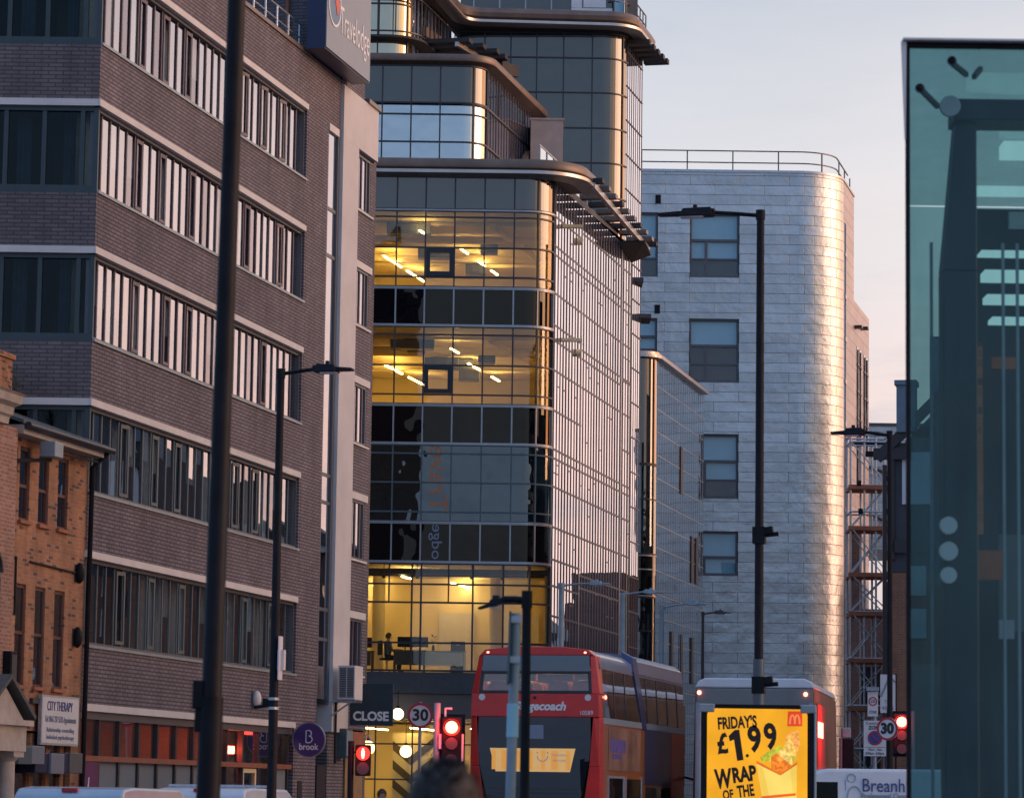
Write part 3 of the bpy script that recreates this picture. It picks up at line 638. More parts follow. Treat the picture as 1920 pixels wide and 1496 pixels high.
def ribbon(a0, a1, z0, z1, pitch, opens, bars='hotel_mullion'):
    """street-side ribbon window: frame > pane, mullions, sill, curtain, casement"""
    fr = MB()
    fr.box(a0, 0.07, z1 - 0.07, a1, 0.20, z1); fr.box(a0, 0.07, z0, a1, 0.20, z0 + 0.06)
    fr.box(a0, 0.06, z0 + 0.06, a0 + 0.06, 0.20, z1 - 0.07); fr.box(a1 - 0.06, 0.06, z0 + 0.06, a1, 0.20, z1 - 0.07)
    w = fr.build('window', M['frame_grey'], hotel)
    g = MB(); n = max(2, round((a1 - a0) / pitch)); p = (a1 - a0) / n
    for i in range(n):
        yy = 0.158 + random.uniform(-0.002, 0.002); sk = random.uniform(-0.0035, 0.0035)
        g.cur = 1 if random.random() < 0.22 else 0
        g.face([(a0 + i * p, yy - sk, z0 + 0.05), (a0 + (i + 1) * p, yy + sk, z0 + 0.05), (a0 + (i + 1) * p, yy + sk, z1 - 0.05), (a0 + i * p, yy - sk, z1 - 0.05)])
    g.build('pane', [M['hotel_glass'], M['hotel_glass_dim']], w)
    mu = MB()
    for i in range(1, n):
        x = a0 + i * p
        mu.box(x - 0.026, 0.128, z0 + 0.061, x + 0.026, 0.153, z1 - 0.071)
    mu.build('mullion', M[bars], w)
    for i in opens:
        if i >= n: continue
        x = a0 + i * p; c = MB()
        c.box(x + 0.05, 0.11, z0 + 0.10, x + p - 0.05, 0.14, z0 + 0.17); c.box(x + 0.05, 0.11, z1 - 0.2, x + p - 0.05, 0.14, z1 - 0.12)
        c.box(x + 0.05, 0.11, z0 + 0.17, x + 0.11, 0.14, z1 - 0.2); c.box(x + p - 0.11, 0.11, z0 + 0.17, x + p - 0.05, 0.14, z1 - 0.2)
        if i % 3 == 1: c.move(Matrix.Translation((x, 0.05, 0)) @ Matrix.Rotation(R(-7), 4, 'Z') @ Matrix.Translation((-x, -0.05, 0)))
        c.build('casement', M[bars], w)
    s = MB(); s.box(a0 - 0.02, -0.04, z0 - 0.06, a1 + 0.02, 0.17, z0 - 0.002); s.build('sill', M['lamp_grey'], w)
    cu = MB(); k = 0
    while k < n:
        if random.random() < 0.7:
            x = a0 + k * p; pts = [(x + p * 0.12 * j, 0.5 + 0.04 * math.sin(j * 2.1 + k)) for j in range(8)]
            cu.strip(pts, z0 + random.choice([0.02, 0.02, 0.9]), z1)
        k += random.choice([1, 2])
    if cu.v: cu.build('curtain', M['curtain'], w)
for i in range(1, 6):
    z1 = BANDS[i] - 0.139; z0 = z1 - 1.726
    ribbon(0.07, A_END - 0.14, z0, z1, 0.505, {1: (4, 8, 12, 17, 21, 25), 2: (4, 8, 11, 19, 22), 3: (5, 9, 12, 18, 23), 4: (5, 8, 12, 20, 25), 5: (5, 8, 11, 19, 22, 25)}[i], 'hotel_mullion' if i > 2 else 'frame_teal')
    # camera-facing window of the same storey
    fr = MB(); front_prism(fr, 0.0, 6.0, 0.04, 0.2, z1 - 0.09, z1); front_prism(fr, 0.0, 6.0, 0.04, 0.2, z0 - 0.06, z0 + 0.10)
    front_prism(fr, 0.0, 0.1, 0.04, 0.2, z0 + 0.1, z1 - 0.09)
    w = fr.build('window', M['front_frame'], hotel)
    w['label'] = 'camera-facing window with drawn curtains behind dark glass'
    mu = MB()
    for t in (0.28, 1.06, 1.84, 2.62, 3.4, 4.2, 5.0): front_prism(mu, t, t + 0.09, 0.05, 0.19, z0 + 0.101, z1 - 0.091)
    mu.build('mullion', M['front_frame'], w)
    n_ = Vector((-_fu.y, _fu.x)); n_ = n_ if n_.x > 0 else -n_
    g = MB(); q0, q1 = n_ * 0.12 + _fu * 0.02, n_ * 0.12 + _fu * 6; g.face([(*q0, z0), (*q1, z0), (*q1, z1), (*q0, z1)]); g.build('pane', M['hotel_glass_front'], w)
    cu = MB()
    for t in (0.55, 1.42, 1.5, 2.9):
        pts = [tuple(_fu * (t + 0.035 * j) + n_ * (0.5 + 0.03 * math.sin(j * 1.9))) for j in range(7)]
        cu.strip(pts, z0, z1)
    cu.build('curtain', M['curtain'], w)
for (w0, w1) in SEC3:
    fr = MB(); a0, a1 = A_WIN3 + 0.01, 20.71
    fr.box(a0, 0.012, w1 - 0.07, a1, 0.2, w1 - 0.002); fr.box(a0, 0.012, w0, a1, 0.2, w0 + 0.06); fr.box(a0, 0.012, w0 + 0.06, a0 + 0.07, 0.2, w1 - 0.07); fr.box(a1 - 0.07, 0.012, w0 + 0.06, a1, 0.2, w1 - 0.07)
    w = fr.build('window', M['frame_grey'], hotel)
    g = MB(); g.face([(a0, 0.05, w0), (a1, 0.055, w0), (a1, 0.055, w1), (a0, 0.05, w1)]); g.build('pane', M['hotel_glass'], w)
    mu = MB()
    for x in (a0 + 0.45, a0 + 0.75, a0 + 1.2): mu.box(x - 0.035, 0.025, w0 + 0.061, x + 0.035, 0.055, w1 - 0.071)
    mu.build('mullion', M['hotel_mullion'], w)
# stair glazing strip
fr = MB(); fr.box(16.63, 0.0, 4.0, 16.69, 0.28, 18.43); fr.box(17.5, -0.01, 3.9, A_PIER - 0.005, 0.28, 18.6)
for z in (15.2, 16.4, 9.6, 8.9, 12.3, 6.2, 5.45): fr.box(16.69, 0.012, z, 17.5, 0.26, z + 0.09)
w = fr.build('stair_window', M['frame_grey'], hotel)
g = MB(); g.face([(16.69, 0.03, 4.0), (17.5, 0.03, 4.0), (17.5, 0.03, 18.43), (16.69, 0.03, 18.43)]); g.build('pane', M['hotel_glass'], w)
l = MB(); l.box(16.62, -0.04, 18.43, 17.5, 0.2, 18.62); l.build('lintel', M['white_band'], w)
# ground floor shopfront
fr = MB(); fr.box(0.05, 0.03, 3.06, A_END - 0.16, 0.2, 3.212); fr.box(0.05, 0.03, 0.35, A_END - 0.16, 0.2, 0.5); tb = MB(); tb.box(0.05, 0.03, 2.22, A_END - 0.16, 0.2, 2.33)
sf = fr.build('shop_window', M['frame_grey'], hotel); tb.build('transom', M['shop_bar_red_lit'], sf)
mu = MB()
for k in range(13): mu.box(0.06 + k * 1.2, 0.07, 0.501, 0.16 + k * 1.2, 0.21, 3.059)
mu.build('mullion', M['mullion_black'], sf)
g, g2, g3 = MB(), MB(), MB()
for k in range(12):
    sk = random.uniform(-0.006, 0.006)
    for za, zb_ in ((0.5, 2.22), (2.33, 3.06)):
        (g3 if za < 1 and k == 11 else g2 if za < 1 and 1 <= k <= 6 else g).face([(0.16 + k * 1.2, 0.12 - sk, za), (1.26 + k * 1.2, 0.12 + sk, za), (1.26 + k * 1.2, 0.12 + sk, zb_), (0.16 + k * 1.2, 0.12 - sk, zb_)])
g.build('pane', M['shop_glass'], sf); g2.build('frosted_pane', M['frosted'], sf); g3.build('frosted_pane', M['frosted'], sf)
si = MB(); si.box(0.1, 1.45, 0.3, A_END - 0.3, 1.55, 3.1); si.box(0.1, 0.3, 3.18, A_END - 0.3, 1.6, 3.26); si.build('shop_wall', pm('shop_wall', (0.42, 0.24, 0.15), 0.8, noise=(0.8, 0.3)), sf)
for k in range(7):  # glow strips added out of sight to redden the shop panes
    t = MB(); t.box(0.8 + k * 2.0, 0.32, 3.125, 1.9 + k * 2.0, 0.42, 3.165); t.build('strip_light', glow('shop_glow%d' % k, (1.0, 0.20, 0.11) if k != 6 else (1.0, 0.7, 0.35), (2.5, 2, 4, 6, 11, 11, 7)[k]), sf)
dr = MB(); dr.box(10.95, 0.08, 0.36, 11.05, 0.11, 2.2); dr.box(11.9, 0.08, 0.36, 12.0, 0.11, 2.2); dr.box(11.05, 0.08, 2.1, 11.9, 0.11, 2.2); dr.build('door', M['interior_cream'], sf)
# doors under the stair tower and beyond
dr = MB(); dr.box(16.7, -0.02, 0.15, 17.5, 0.05, 2.35); d = dr.build('door', M['mullion_black'], hotel)
h = MB(); h.box(16.76, -0.06, 1.0, 16.79, -0.02, 1.5); h.build('handle', M['galvanised'], d)
f = MB(); f.box(19.2, -0.06, 2.75, A_LAST - 0.1, 0.02, 3.25); f.build('timber_fascia', M['rust'], hotel)
f = MB(); f.box(19.25, -0.03, 0.1, A_LAST - 0.15, 0.02, 2.7); f.build('timber_panel', M['oak_wrap'], hotel)
v = MB(); v.box(15.1, -0.02, 0.4, 15.45, 0.05, 1.95); v.build('dark_vent', M['mullion_black'], hotel)
# roof railing behind the parapet
rl = MB()
for k in range(7): rl.tube([(9.0 + k * 0.95, 0.25, 19.99), (9.0 + k * 0.95, 0.25, 20.75)], 0.025, 8)
rl.tube([(9.0, 0.25, 20.75), (14.8, 0.25, 20.75)], 0.025, 8); rl.tube([(9.0, 0.25, 20.4), (14.8, 0.25, 20.4)], 0.02, 8)
rl.build('roof_railing', M['galvanised'], hotel)
pp = MB(); pp.tube([(A_TOWER - 0.06, 0.6, 20), (A_TOWER - 0.06, 0.6, 24)], 0.05, 8); pp.build('pipe', M['rust'], hotel)

# hotel sign high on the tower
SO = -0.62
sa0, sz0 = wall(612, 80, HO, SO); sa1, sz1 = wall(693, 162, HO, SO)
sign = thing('hotel_sign', 'large slate blue box sign with white lettering and round orange mark, high on the hotel', 'sign', (0, 0, 0))
sign.parent = None
sign.location = (HO[0] + sa0 * CA - SO * SA, HO[1] + sa0 * SA + SO * CA, (sz0 + sz1) / 2); sign.rotation_euler = (0, 0, STREET)
LS = sa1 - sa0; HS = 2.42
b = MB(); b.box(0, 0.0, 0, LS, 0.03, HS); b.build('sign_face', M['sign_grey_blue'], sign)
b = MB(); b.box(-0.03, 0.031, -0.04, LS + 0.03, 0.50, HS + 0.04); b.build('sign_box', M['navy'], sign)
for a in (0.6, LS - 0.6):
    b = MB(); b.box(a, 0.502, 0.3, a + 0.1, 0.63, HS - 0.3); b.build('bracket', M['mullion_black'], sign)
lettering('Travelodge', M['white_letter'], sign, (2.55, -0.006, 0.95), 1.0, width=2.75, name='lettering')
lg = MB(); lg.disc((0.68, -0.008, 1.22), 0.56, (0, -1, 0), 0.012, 36, 0.50); lg.build('round_emblem', M['white_letter'], sign)
lg = MB(); lg.disc((0.68, -0.006, 1.22), 0.50, (0, -1, 0), 0.006, 36); lg.build('round_emblem', pm('sky_blue_sign', (0.10, 0.20, 0.34), 0.5, noise=(2, 0.05)), sign)
lg = MB(); lg.extrude_y([(0.42, 1.62), (0.98, 1.52), (1.10, 1.22), (0.86, 0.98), (0.76, 1.20)], -0.02, -0.01); lg.build('orange_wedge', pm('orange_sign', (0.62, 0.10, 0.05), 0.5, noise=(2, 0.05)), sign)

def on_wall(a, z, out=0.0):              # hotel frame point -> world
    return (HO[0] + a * CA + out * SA, HO[1] + a * SA - out * CA, z)
# round purple blade sign
bs = thing('blade_sign', 'round purple sign with white letters sticking out from the hotel wall', 'sign', on_wall(14.48, 2.93, 0.46))
bs.rotation_euler = (0, 0, STREET - R(90) - R(4))
b = MB(); b.disc((0, 0, 0), 0.40, (0, -1, 0), 0.06, 48); b.build('sign_face', M['purple'], bs)
b = MB(); b.disc((0, 0, 0), 0.425, (0, -1, 0), 0.07, 48, 0.401); b.build('rim', M['sign_grey_blue'], bs)
for s_, f_ in ((-1, 0), (1, math.pi)):
    lettering('brook', M['white_letter'], bs, (0, s_ * 0.034, -0.17), 0.22, f_, 0.50, bold=0.004)
    b = MB()
    pts = [(-0.07, -0.05), (-0.07, 0.22)] + [(0.06 * math.sin(t) * 1.1, 0.155 + 0.075 * math.cos(t)) for t in [0.3 * k for k in range(11)]] + [(0.09 * math.sin(t), 0.015 + 0.085 * math.cos(t)) for t in [0.3 * k for k in range(11)]] + [(-0.07, -0.06)]
    b.tube([(x, s_ * 0.034, z) for x, z in pts], 0.014, 6); b.build('letter_emblem', M['white_letter'], bs)
b = MB(); b.beam((-0.56, 0, 0.0), (-0.42, 0, 0.0), 0.05, 0.05); b.build('bracket', M['mullion_black'], bs)
# purple poster in the first shop bay
po = thing('window_poster', 'plum coloured poster with white script in the first shop bay beside the drainpipe', 'poster', on_wall(0.2, 0.55, -0.04), STREET)
b = MB(); b.box(0, 0, 0, 1.02, 0.03, 1.66); b.build('panel', M['plum'], po)
lettering('brook', M['white_letter'], po, (0.66, -0.006, 0.95), 0.3, width=0.55)
b = MB(); b.tube([(0.12, -0.012, 1.4), (0.2, -0.012, 1.05), (0.34, -0.012, 0.95), (0.44, -0.012, 1.35), (0.36, -0.012, 0.8), (0.22, -0.012, 0.5), (0.12, -0.012, 0.62)], 0.016, 6); b.build('script', M['white_letter'], po)
# wall lantern, alarm
wl_ = thing('wall_lamp', 'small oval bulkhead lamp on the hotel brick above the shop window', 'lamp', on_wall(wall(474, 1310, HO)[0], wall(474, 1310, HO)[1], 0.0), STREET)
b = MB(); b.ball((0, -0.1, 0), 0.15, 14, 9, (0.9, 0.7, 1.3)); b.build('cover', M['white_band'], wl_, True)
b = MB(); b.box(-0.12, -0.03, -0.2, 0.12, 0, 0.2); b.build('back_plate', M['frame_grey'], wl_)
# air conditioner
ac = thing('air_conditioner', 'white air conditioning unit bracketed on the white pier', 'air conditioner', on_wall(17.55, 4.0, 0.1), STREET)
b = MB(); b.box(0, -0.62, 0, 0.75, -0.18, 0.86); b.build('casing', M['white_band'], ac, bevel=0.015)
b = MB()
b.box(-0.006, -0.59, 0.06, -0.0015, -0.42, 0.8); b.box(-0.006, -0.39, 0.06, -0.0015, -0.22, 0.8); b.build('grille', M['frame_grey'], ac)
b = MB()
for k in range(13): b.box(-0.012, -0.6, 0.09 + k * 0.055, -0.007, -0.21, 0.10 + k * 0.055)
b.build('louvre', M['galvanised'], ac)
b = MB(); b.beam((0.1, 0.0, -0.03), (0.1, -0.62, -0.03), 0.05, 0.06); b.beam((0.1, 0, -0.4), (0.1, -0.5, -0.05), 0.04, 0.04); b.build('bracket', M['galvanised'], ac)
b = MB(); b.beam((0.65, 0.0, -0.03), (0.65, -0.62, -0.03), 0.05, 0.06); b.build('bracket', M['galvanised'], ac)
b = MB(); b.tube([(0.3, -0.05, 0), (0.3, -0.05, -0.6), (0.32, -0.05, -1.6)], 0.035, 8); b.build('cable', M['rubber'], ac)
mb_ = thing('meter_box', 'small grey box on the wall under the air conditioner', 'box', on_wall(18.4, 2.55, 0.0), STREET)
b = MB(); b.box(0, -0.28, 0, 0.6, 0, 0.75); b.build('casing', M['frame_teal'], mb_, bevel=0.02)
b = MB(); b.box(0.0, -0.3, 0.05, 0.56, -0.281, 0.7); b.build('door', M['lamp_grey'], mb_)

# ------------------------------------------------------------------ orange brick house and its stone-trimmed neighbour
OA0 = -4.35
house = thing('brick_house', 'small orange brick house with narrow sash windows against the hotel corner', 'house', (*HO, 0), STREET)
wins = []
for cx, (t, bt), (t2, bt2) in ((47, (836, 976), (1093, 1284)), (83, (850, 985), (1100, 1288)), (119, (859, 993), (1108, 1291))):
    for (ya, yb), sh in (((t, bt), 0), ((t2, bt2), 10)):
        a0 = wall(cx - 10 - sh, (ya + yb) / 2, HO)[0]; a1 = wall(cx + 9 - sh, (ya + yb) / 2, HO)[0]
        wins.append((a0, a1, wall(cx - sh, yb, HO)[1], wall(cx - sh, ya, HO)[1]))
upz0 = sum(w[2] for w in wins[0::2]) / 3; upz1 = sum(w[3] for w in wins[0::2]) / 3
loz0 = sum(w[2] for w in wins[1::2]) / 3; loz1 = sum(w[3] for w in wins[1::2]) / 3
xs = []
for k in range(3):
    a = (wins[2 * k][0] + wins[2 * k + 1][0]) / 2; b_ = (wins[2 * k][1] + wins[2 * k + 1][1]) / 2
    xs.append((a, b_))
EAVE = 8.42
wb = MB()
def brick_face(z0, z1, gaps):
    cur = OA0
    for g0, g1 in gaps:
        wb.box(cur, 0.0, z0, g0, 0.28, z1); cur = g1
    wb.box(cur, 0.0, z0, -0.003, 0.28, z1)
brick_face(0.0, 2.75, [(-3.6, -0.5)]); brick_face(2.75, loz0, []); brick_face(loz0, loz1, xs); brick_face(loz1, upz0, []); brick_face(upz0, upz1, xs); brick_face(upz1, EAVE, [])
wb.build('wall', M['orange_brick'], house)
ib = MB(); ib.box(OA0, 0.9, 0, -0.02, 7, 8.3); ib.build('inner_wall', M['interior_dark'], house)
for k, (a0, a1) in enumerate(xs):
    for z0, z1 in ((upz0, upz1), (loz0, loz1)):
        f = MB(); zm = z0 + (z1 - z0) * (0.47 if z0 > 5 else 0.52)
        f.box(a0, 0.035, z1 - 0.07, a1, 0.2, z1); f.box(a0, 0.035, z0, a1, 0.2, z0 + 0.05); f.box(a0, 0.035, z0 + 0.05, a0 + 0.05, 0.2, z1 - 0.07); f.box(a1 - 0.05, 0.035, z0 + 0.05, a1, 0.2, z1 - 0.07); f.box(a0 + 0.05, 0.04, zm - 0.03, a1 - 0.05, 0.195, zm + 0.03)
        w = f.build('window', M['rust'] if False else pm('window_brown', (0.09, 0.035, 0.03), 0.5, noise=(5, 0.2)) if (k == 0 and z0 > 5) else bpy.data.materials['window_brown'], house)
        g = MB(); g.face([(a0 + .05, 0.075, z0), (a1 - .05, 0.075, z0), (a1 - .05, 0.075, zm), (a0 + .05, 0.075, zm)]); g.face([(a0 + .05, 0.055, zm), (a1 - .05, 0.06, zm), (a1 - .05, 0.06, z1), (a0 + .05, 0.055, z1)]); g.build('pane', M['house_glass'], w)
        s = MB(); s.box(a0 - 0.05, -0.07, z0 - 0.07, a1 + 0.05, 0.1, z0 - 0.002); s.build('sill', M['rust'], w)
rf = MB()
rf.hexa([(OA0 - 0.1, -0.36, EAVE + 0.02), (0.25, -0.36, EAVE + 0.02), (0.25, 5.0, EAVE + 1.9), (OA0 - 0.1, 5.0, EAVE + 1.9)],
        [(OA0 - 0.1, -0.36, EAVE + 0.09), (0.25, -0.36, EAVE + 0.09), (0.25, 5.0, EAVE + 2.0), (OA0 - 0.1, 5.0, EAVE + 2.0)])
r_ = rf.build('roof', M['slate'], house)
g = MB(); g.tube([(OA0, -0.42, EAVE + 0.0), (0.28, -0.42, EAVE - 0.0)], 0.065, 10); g.build('gutter', M['mullion_black'], r_, True)
g = MB(); g.box(OA0, -0.33, EAVE - 0.16, 0.0, -0.005, EAVE + 0.015); g.build('eaves_board', M['stone'], r_)
# chimney
ca, cz = wall(28, 668, HO, 1.5); ca -= 0.85; cz -= 0.1
c = MB(); c.box(ca - 1.2, 1.2, 8.4, ca, 1.9, cz - 0.1); c.box(ca - 1.25, 1.15, cz - 0.1, ca + 0.05, 1.95, cz); c.build('chimney', M['orange_brick'], r_)
pp = MB(); pp.tube([(0.12, -0.38, EAVE - 0.04), (0.02, -0.09, EAVE - 0.35), (-0.05, -0.09, 0.1)], 0.05, 10); pp.build('drainpipe', M['black_paint'], house, True)
for pts_ in ([(-4.2, -0.02, 6.0), (-4.18, -0.02, 4.9)], [(-3.75, -0.02, 6.0), (-3.73, -0.02, 4.9)], [(-3.05, -0.03, 5.95), (-0.2, -0.03, 5.9)], [(-2.6, -0.2, 8.1), (0.15, -0.2, 8.18)]):
    cb = MB(); cb.tube(pts_, 0.022, 6); cb.build('cable', M['rubber'], house)

fl = thing('flood_light', 'pale box floodlight on a black arm under the eaves of the orange house', 'floodlight', on_wall(-3.9, 7.8, 0.0), STREET)
b = MB(); b.beam((0, 0, 0), (0.75, -0.42, 0.08), 0.07, 0.07); b.box(-0.04, -0.03, -0.2, 0.04, 0, 0.25); b.build('arm', M['black_paint'], fl)
b = MB(); b.box(0.5, -0.6, 0.12, 0.95, -0.28, 0.42); b.build('lamp_head', M['lamp_grey'], fl, bevel=0.02)
for y_, ex in ((1075, 'upper'), (1195, 'lower')):
    a, z = wall(146 if ex == 'upper' else 142, y_, HO)
    al = thing('alarm_box', 'black oval alarm box on the orange brick, %s of two beside the drainpipe' % ex, 'alarm box', on_wall(a - 0.12, z, 0), STREET)
    b = MB(); b.ball((0, -0.08, 0), 0.17, 14, 8, (0.55, 0.6, 1.25)); b.build('cover', M['black_paint'], al, True)
    b = MB(); b.box(-0.08, -0.02, -0.17, 0.08, 0, 0.17); b.build('back_plate', M['dark_grey'], al)
# therapy sign
a0, z1 = wall(75, 1311, HO, -0.1); a1, z0 = wall(140, 1395, HO, -0.1)
th = thing('therapy_sign', 'white sign with small dark printed lines on the orange house', 'sign', on_wall(a0, z0, 0.16), STREET)
W_, H_ = a1 - a0, z1 - z0 + 0.06
b = MB(); b.box(0, 0, 0, W_, 0.06, H_); b.build('board', M['sign_white'], th)
b = MB(); b.box(-0.04, 0.005, -0.04, -0.001, 0.07, H_ + 0.04); b.box(W_ + 0.001, 0.005, -0.04, W_ + 0.04, 0.07, H_ + 0.04); b.box(0, 0.005, H_ + 0.001, W_, 0.07, H_ + 0.04); b.box(0, 0.005, -0.04, W_, 0.07, -0.001); b.build('frame', M['galvanised'], th)
lettering('CITY THERAPY', M['blue_letter'], th, (W_ * .47, -0.006, H_ * .80), 0.26, width=W_ * .7)
lettering('Tel: 0161 237 5133 Appointments', M['grey_letter'], th, (W_ * .5, -0.006, H_ * .52), 0.17, width=W_ * .86)
lettering('Relationship counselling', M['grey_letter'], th, (W_ * .5, -0.006, H_ * .29), 0.12, width=W_ * .76)
lettering('Individual psychotherapy', M['grey_letter'], th, (W_ * .5, -0.006, H_ * .13), 0.12, width=W_ * .76)
b = MB(); b.beam((-0.3, 0.12, H_ * .9), (0.05, 0.08, H_ * .9), 0.08, 0.1); b.build('bracket', M['dark_grey'], th)
# fascia of coloured boxes
fs = thing('shop_fascia', 'shop fascia of slate blue, navy and pale boxes under the therapy sign', 'shop sign', on_wall(-3.4, 2.2, 0.0), STREET)
blocks = [(35, 60, 1398, 1432, 'frame_teal', .5), (60, 84, 1398, 1432, 'sign_grey_blue', .5), (66, 96, 1411, 1448, 'navy', .35), (96, 121, 1412, 1450, 'sign_grey_blue', .4), (121, 131, 1411, 1449, 'navy', .37), (131, 155, 1411, 1449, 'frame_grey', .4)]
for (xa, xb, ya, yb, mt, o) in blocks:
    p0, q1 = wall(xa, (ya + yb) / 2, HO, -o), wall(xb, (ya + yb) / 2, HO, -o)
    zt, zbm = wall((xa + xb) / 2, ya, HO, -o)[1], wall((xa + xb) / 2, yb, HO, -o)[1]
    b = MB(); b.box(p0[0] + 3.4, -o, zbm - 2.2, q1[0] + 3.396, -0.01, zt - 2.2); b.build('fascia_box', M[mt], fs, bevel=0.01)
sfh = MB(); sfh.box(-3.6, 0.1, 0.1, -0.5, 0.16, 2.75); sfh.build('shop_window', M['vehicle_glass'], house)
pb = MB()
for a in (-2.6, -1.75, -1.0): pb.box(a, 0.03, 0.1, a + 0.2, 0.099, 2.7)
pb.build('brick_pier', M['orange_brick'], house)

# neighbour with a stone cornice
nh = thing('red_brick_house', 'red brick house with a pale stone cornice at the left edge', 'house', (*HO, 0), STREET)
a_c = OA0 + 0.12
b = MB(); b.box(-10.5, -0.22, 0, a_c - 0.14, 6, 8.35); b.build('wall', M['red_brick'], nh)
prof = [(0.0, 8.35), (-0.08, 8.35), (-0.10, 8.48), (-0.16, 8.52), (-0.18, 8.66), (-0.30, 8.72), (-0.34, 8.86), (-0.40, 8.90), (0.0, 8.95)]
b = MB(); v0 = [(-10.5, -0.22 + o, z) for o, z in prof]; v1 = [(a_c + (-o) * 0.3 - 0.85, -0.22 + o, z) for o, z in prof]; n = len(prof)
b.add(v0 + v1, [(i, (i + 1) % n, n + (i + 1) % n, n + i) for i in range(n)] + [tuple(range(n)), tuple(reversed(range(n, 2 * n)))]); b.build('cornice', M['stone'], nh)
b = MB()
for k in range(35): b.box(-10.4 + k * 0.15, -0.38, 8.53, -10.32 + k * 0.15, -0.38 + 0.06, 8.65)
b.build('dentil', M['white_band'], nh)
b = MB(); b.hexa([(-10.5, -0.2, 8.955), (a_c - .9, -0.2, 8.955), (a_c - .9, 5, 9.6), (-10.5, 5, 9.6)], [(-10.5, -0.2, 8.99), (a_c - .9, -0.2, 8.99), (a_c - .9, 5, 9.65), (-10.5, 5, 9.65)]); b.build('roof', M['slate'], nh)
f = MB(); f.box(-5.75, -0.26, 3.7, -5.05, -0.221, 5.6)
f.prism([(0, 0), (0.01, 0), (0, 0.01)], 5.6, 5.601)
w = f.build('window', M['frame_grey'], nh)
g = MB(); g.box(-5.68, -0.27, 3.8, -5.12, -0.2605, 5.5); g.build('pane', M['house_glass'], w)
ar = MB(); ar.tube([(-5.4 + 0.38 * math.cos(t), -0.24, 5.6 + 0.38 * math.sin(t)) for t in [math.pi * k / 10 for k in range(11)]], 0.05, 6); ar.build('arch', M['mullion_black'], w)
lt = thing('black_lantern_box', 'tall black box fitting on the red brick above the stone porch', 'wall box', on_wall(-4.6, 3.55, 0.22), STREET)
b = MB(); b.box(-0.16, -0.16, 0, 0.16, 0.0, 0.62); b.build('casing', M['black_paint'], lt, bevel=0.015)
b = MB(); b.box(-0.12, -0.175, 0.06, 0.12, -0.161, 0.56); b.build('cover', M['dark_grey'], lt)
# stone porch
pc = thing('stone_porch', 'stone porch with round columns, pediment and slate roof on the red brick house', 'porch', on_wall(-7.5, 0.0, 0.22), STREET)
for a in (-0.72, 0.72):
    b = MB(); b.tube([(a, -0.95, 0.1), (a, -0.95, 0.25), (a, -0.95, 0.3), (a, -0.95, 2.12), (a, -0.95, 2.2)], [0.24, 0.24, 0.17, 0.15, 0.23], 18); b.build('column', M['stone'], pc, True)
    b = MB(); b.box(a - 0.24, -1.18, 2.2, a + 0.24, -0.72, 2.3); b.build('capital', M['stone'], pc)
b = MB(); b.box(-1.0, -1.2, 2.301, 1.0, 0, 2.75); b.box(-1.1, -1.3, 2.751, 1.1, 0, 2.85); b.build('entablature', M['stone'], pc)
b = MB(); b.extrude_y([(-0.95, 2.851), (0.95, 2.851), (0, 3.45)], -1.16, 0); b.build('pediment', M['stone'], pc)
b = MB()
for s_ in (-1, 1):
    b.hexa([(s_ * 1.18, -1.3, 2.86), (0, -1.3, 3.56), (0, 0, 3.56), (s_ * 1.18, 0, 2.86)], [(s_ * 1.2, -1.3, 2.94), (0, -1.3, 3.64), (0, 0, 3.64), (s_ * 1.2, 0, 2.94)])
b.build('roof', M['slate'], pc)
b = MB(); b.box(-0.6, -0.08, 0.1, 0.6, 0, 2.2); b.build('door', M['black_paint'], pc)
# bush rooted in the roof
px_, pz_ = wall(30, 745, HO, 0.6)
bu = thing('roof_weed', 'spindly grey green weed growing beside the chimney', 'plant', on_wall(px_, pz_ - 0.05, -0.6), STREET)
tw = MB(); lf = MB(); rr = random.Random(3)
for k in range(10):
    p = Vector((0, 0, 0)); d = Vector((rr.uniform(-.2, .5), rr.uniform(-.3, .3), 1)).normalized(); pts = [p]
    for q in range(4):
        d = (d + Vector((rr.uniform(-.35, .4), rr.uniform(-.3, .3), 0.1))).normalized(); p = p + d * rr.uniform(.08, .17); pts.append(p)
        for _ in range(2):
            c = p + Vector((rr.uniform(-.05, .05), rr.uniform(-.05, .05), rr.uniform(-.03, .03))); e = Vector((rr.uniform(-1, 1), rr.uniform(-1, 1), rr.uniform(-1, 1))).normalized() * 0.045; u = e.cross(Vector((0, 0.3, 1))) * 0.4
            lf.face([c - e, c + u, c + e, c - u])
    tw.tube(pts, 0.008, 5, 0.003)
tw.build('stem', M['bark'], bu); lf.build('foliage', M['leaf'], bu)

# red glowing boxes added for tail lights reflected in the shop glass
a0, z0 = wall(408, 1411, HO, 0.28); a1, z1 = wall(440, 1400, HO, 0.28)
rs = thing('red_reflection_glow', 'added red glow standing in for a reflected tail light behind the hotel shop window', 'reflected glow', on_wall(a0, z0, -0.28), STREET)
b = MB(); b.box(0, 0.0, 0, a1 - a0, 0.1, z1 - z0 + 0.02); b.build('glow_face', glow('red_box_glow', (1.0, 0.11, 0.06), 24.0), rs)
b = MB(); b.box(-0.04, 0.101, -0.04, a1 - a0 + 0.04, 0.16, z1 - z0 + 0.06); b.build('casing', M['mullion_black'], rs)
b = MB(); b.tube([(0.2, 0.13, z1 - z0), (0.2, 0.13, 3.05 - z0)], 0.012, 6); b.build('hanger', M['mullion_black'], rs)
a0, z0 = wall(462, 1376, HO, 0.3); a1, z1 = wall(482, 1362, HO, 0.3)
rs = thing('red_reflection_glow', 'added dim red bar standing in for a reflected light near the shop window top', 'reflected glow', on_wall(a0, z0, -0.3), STREET)
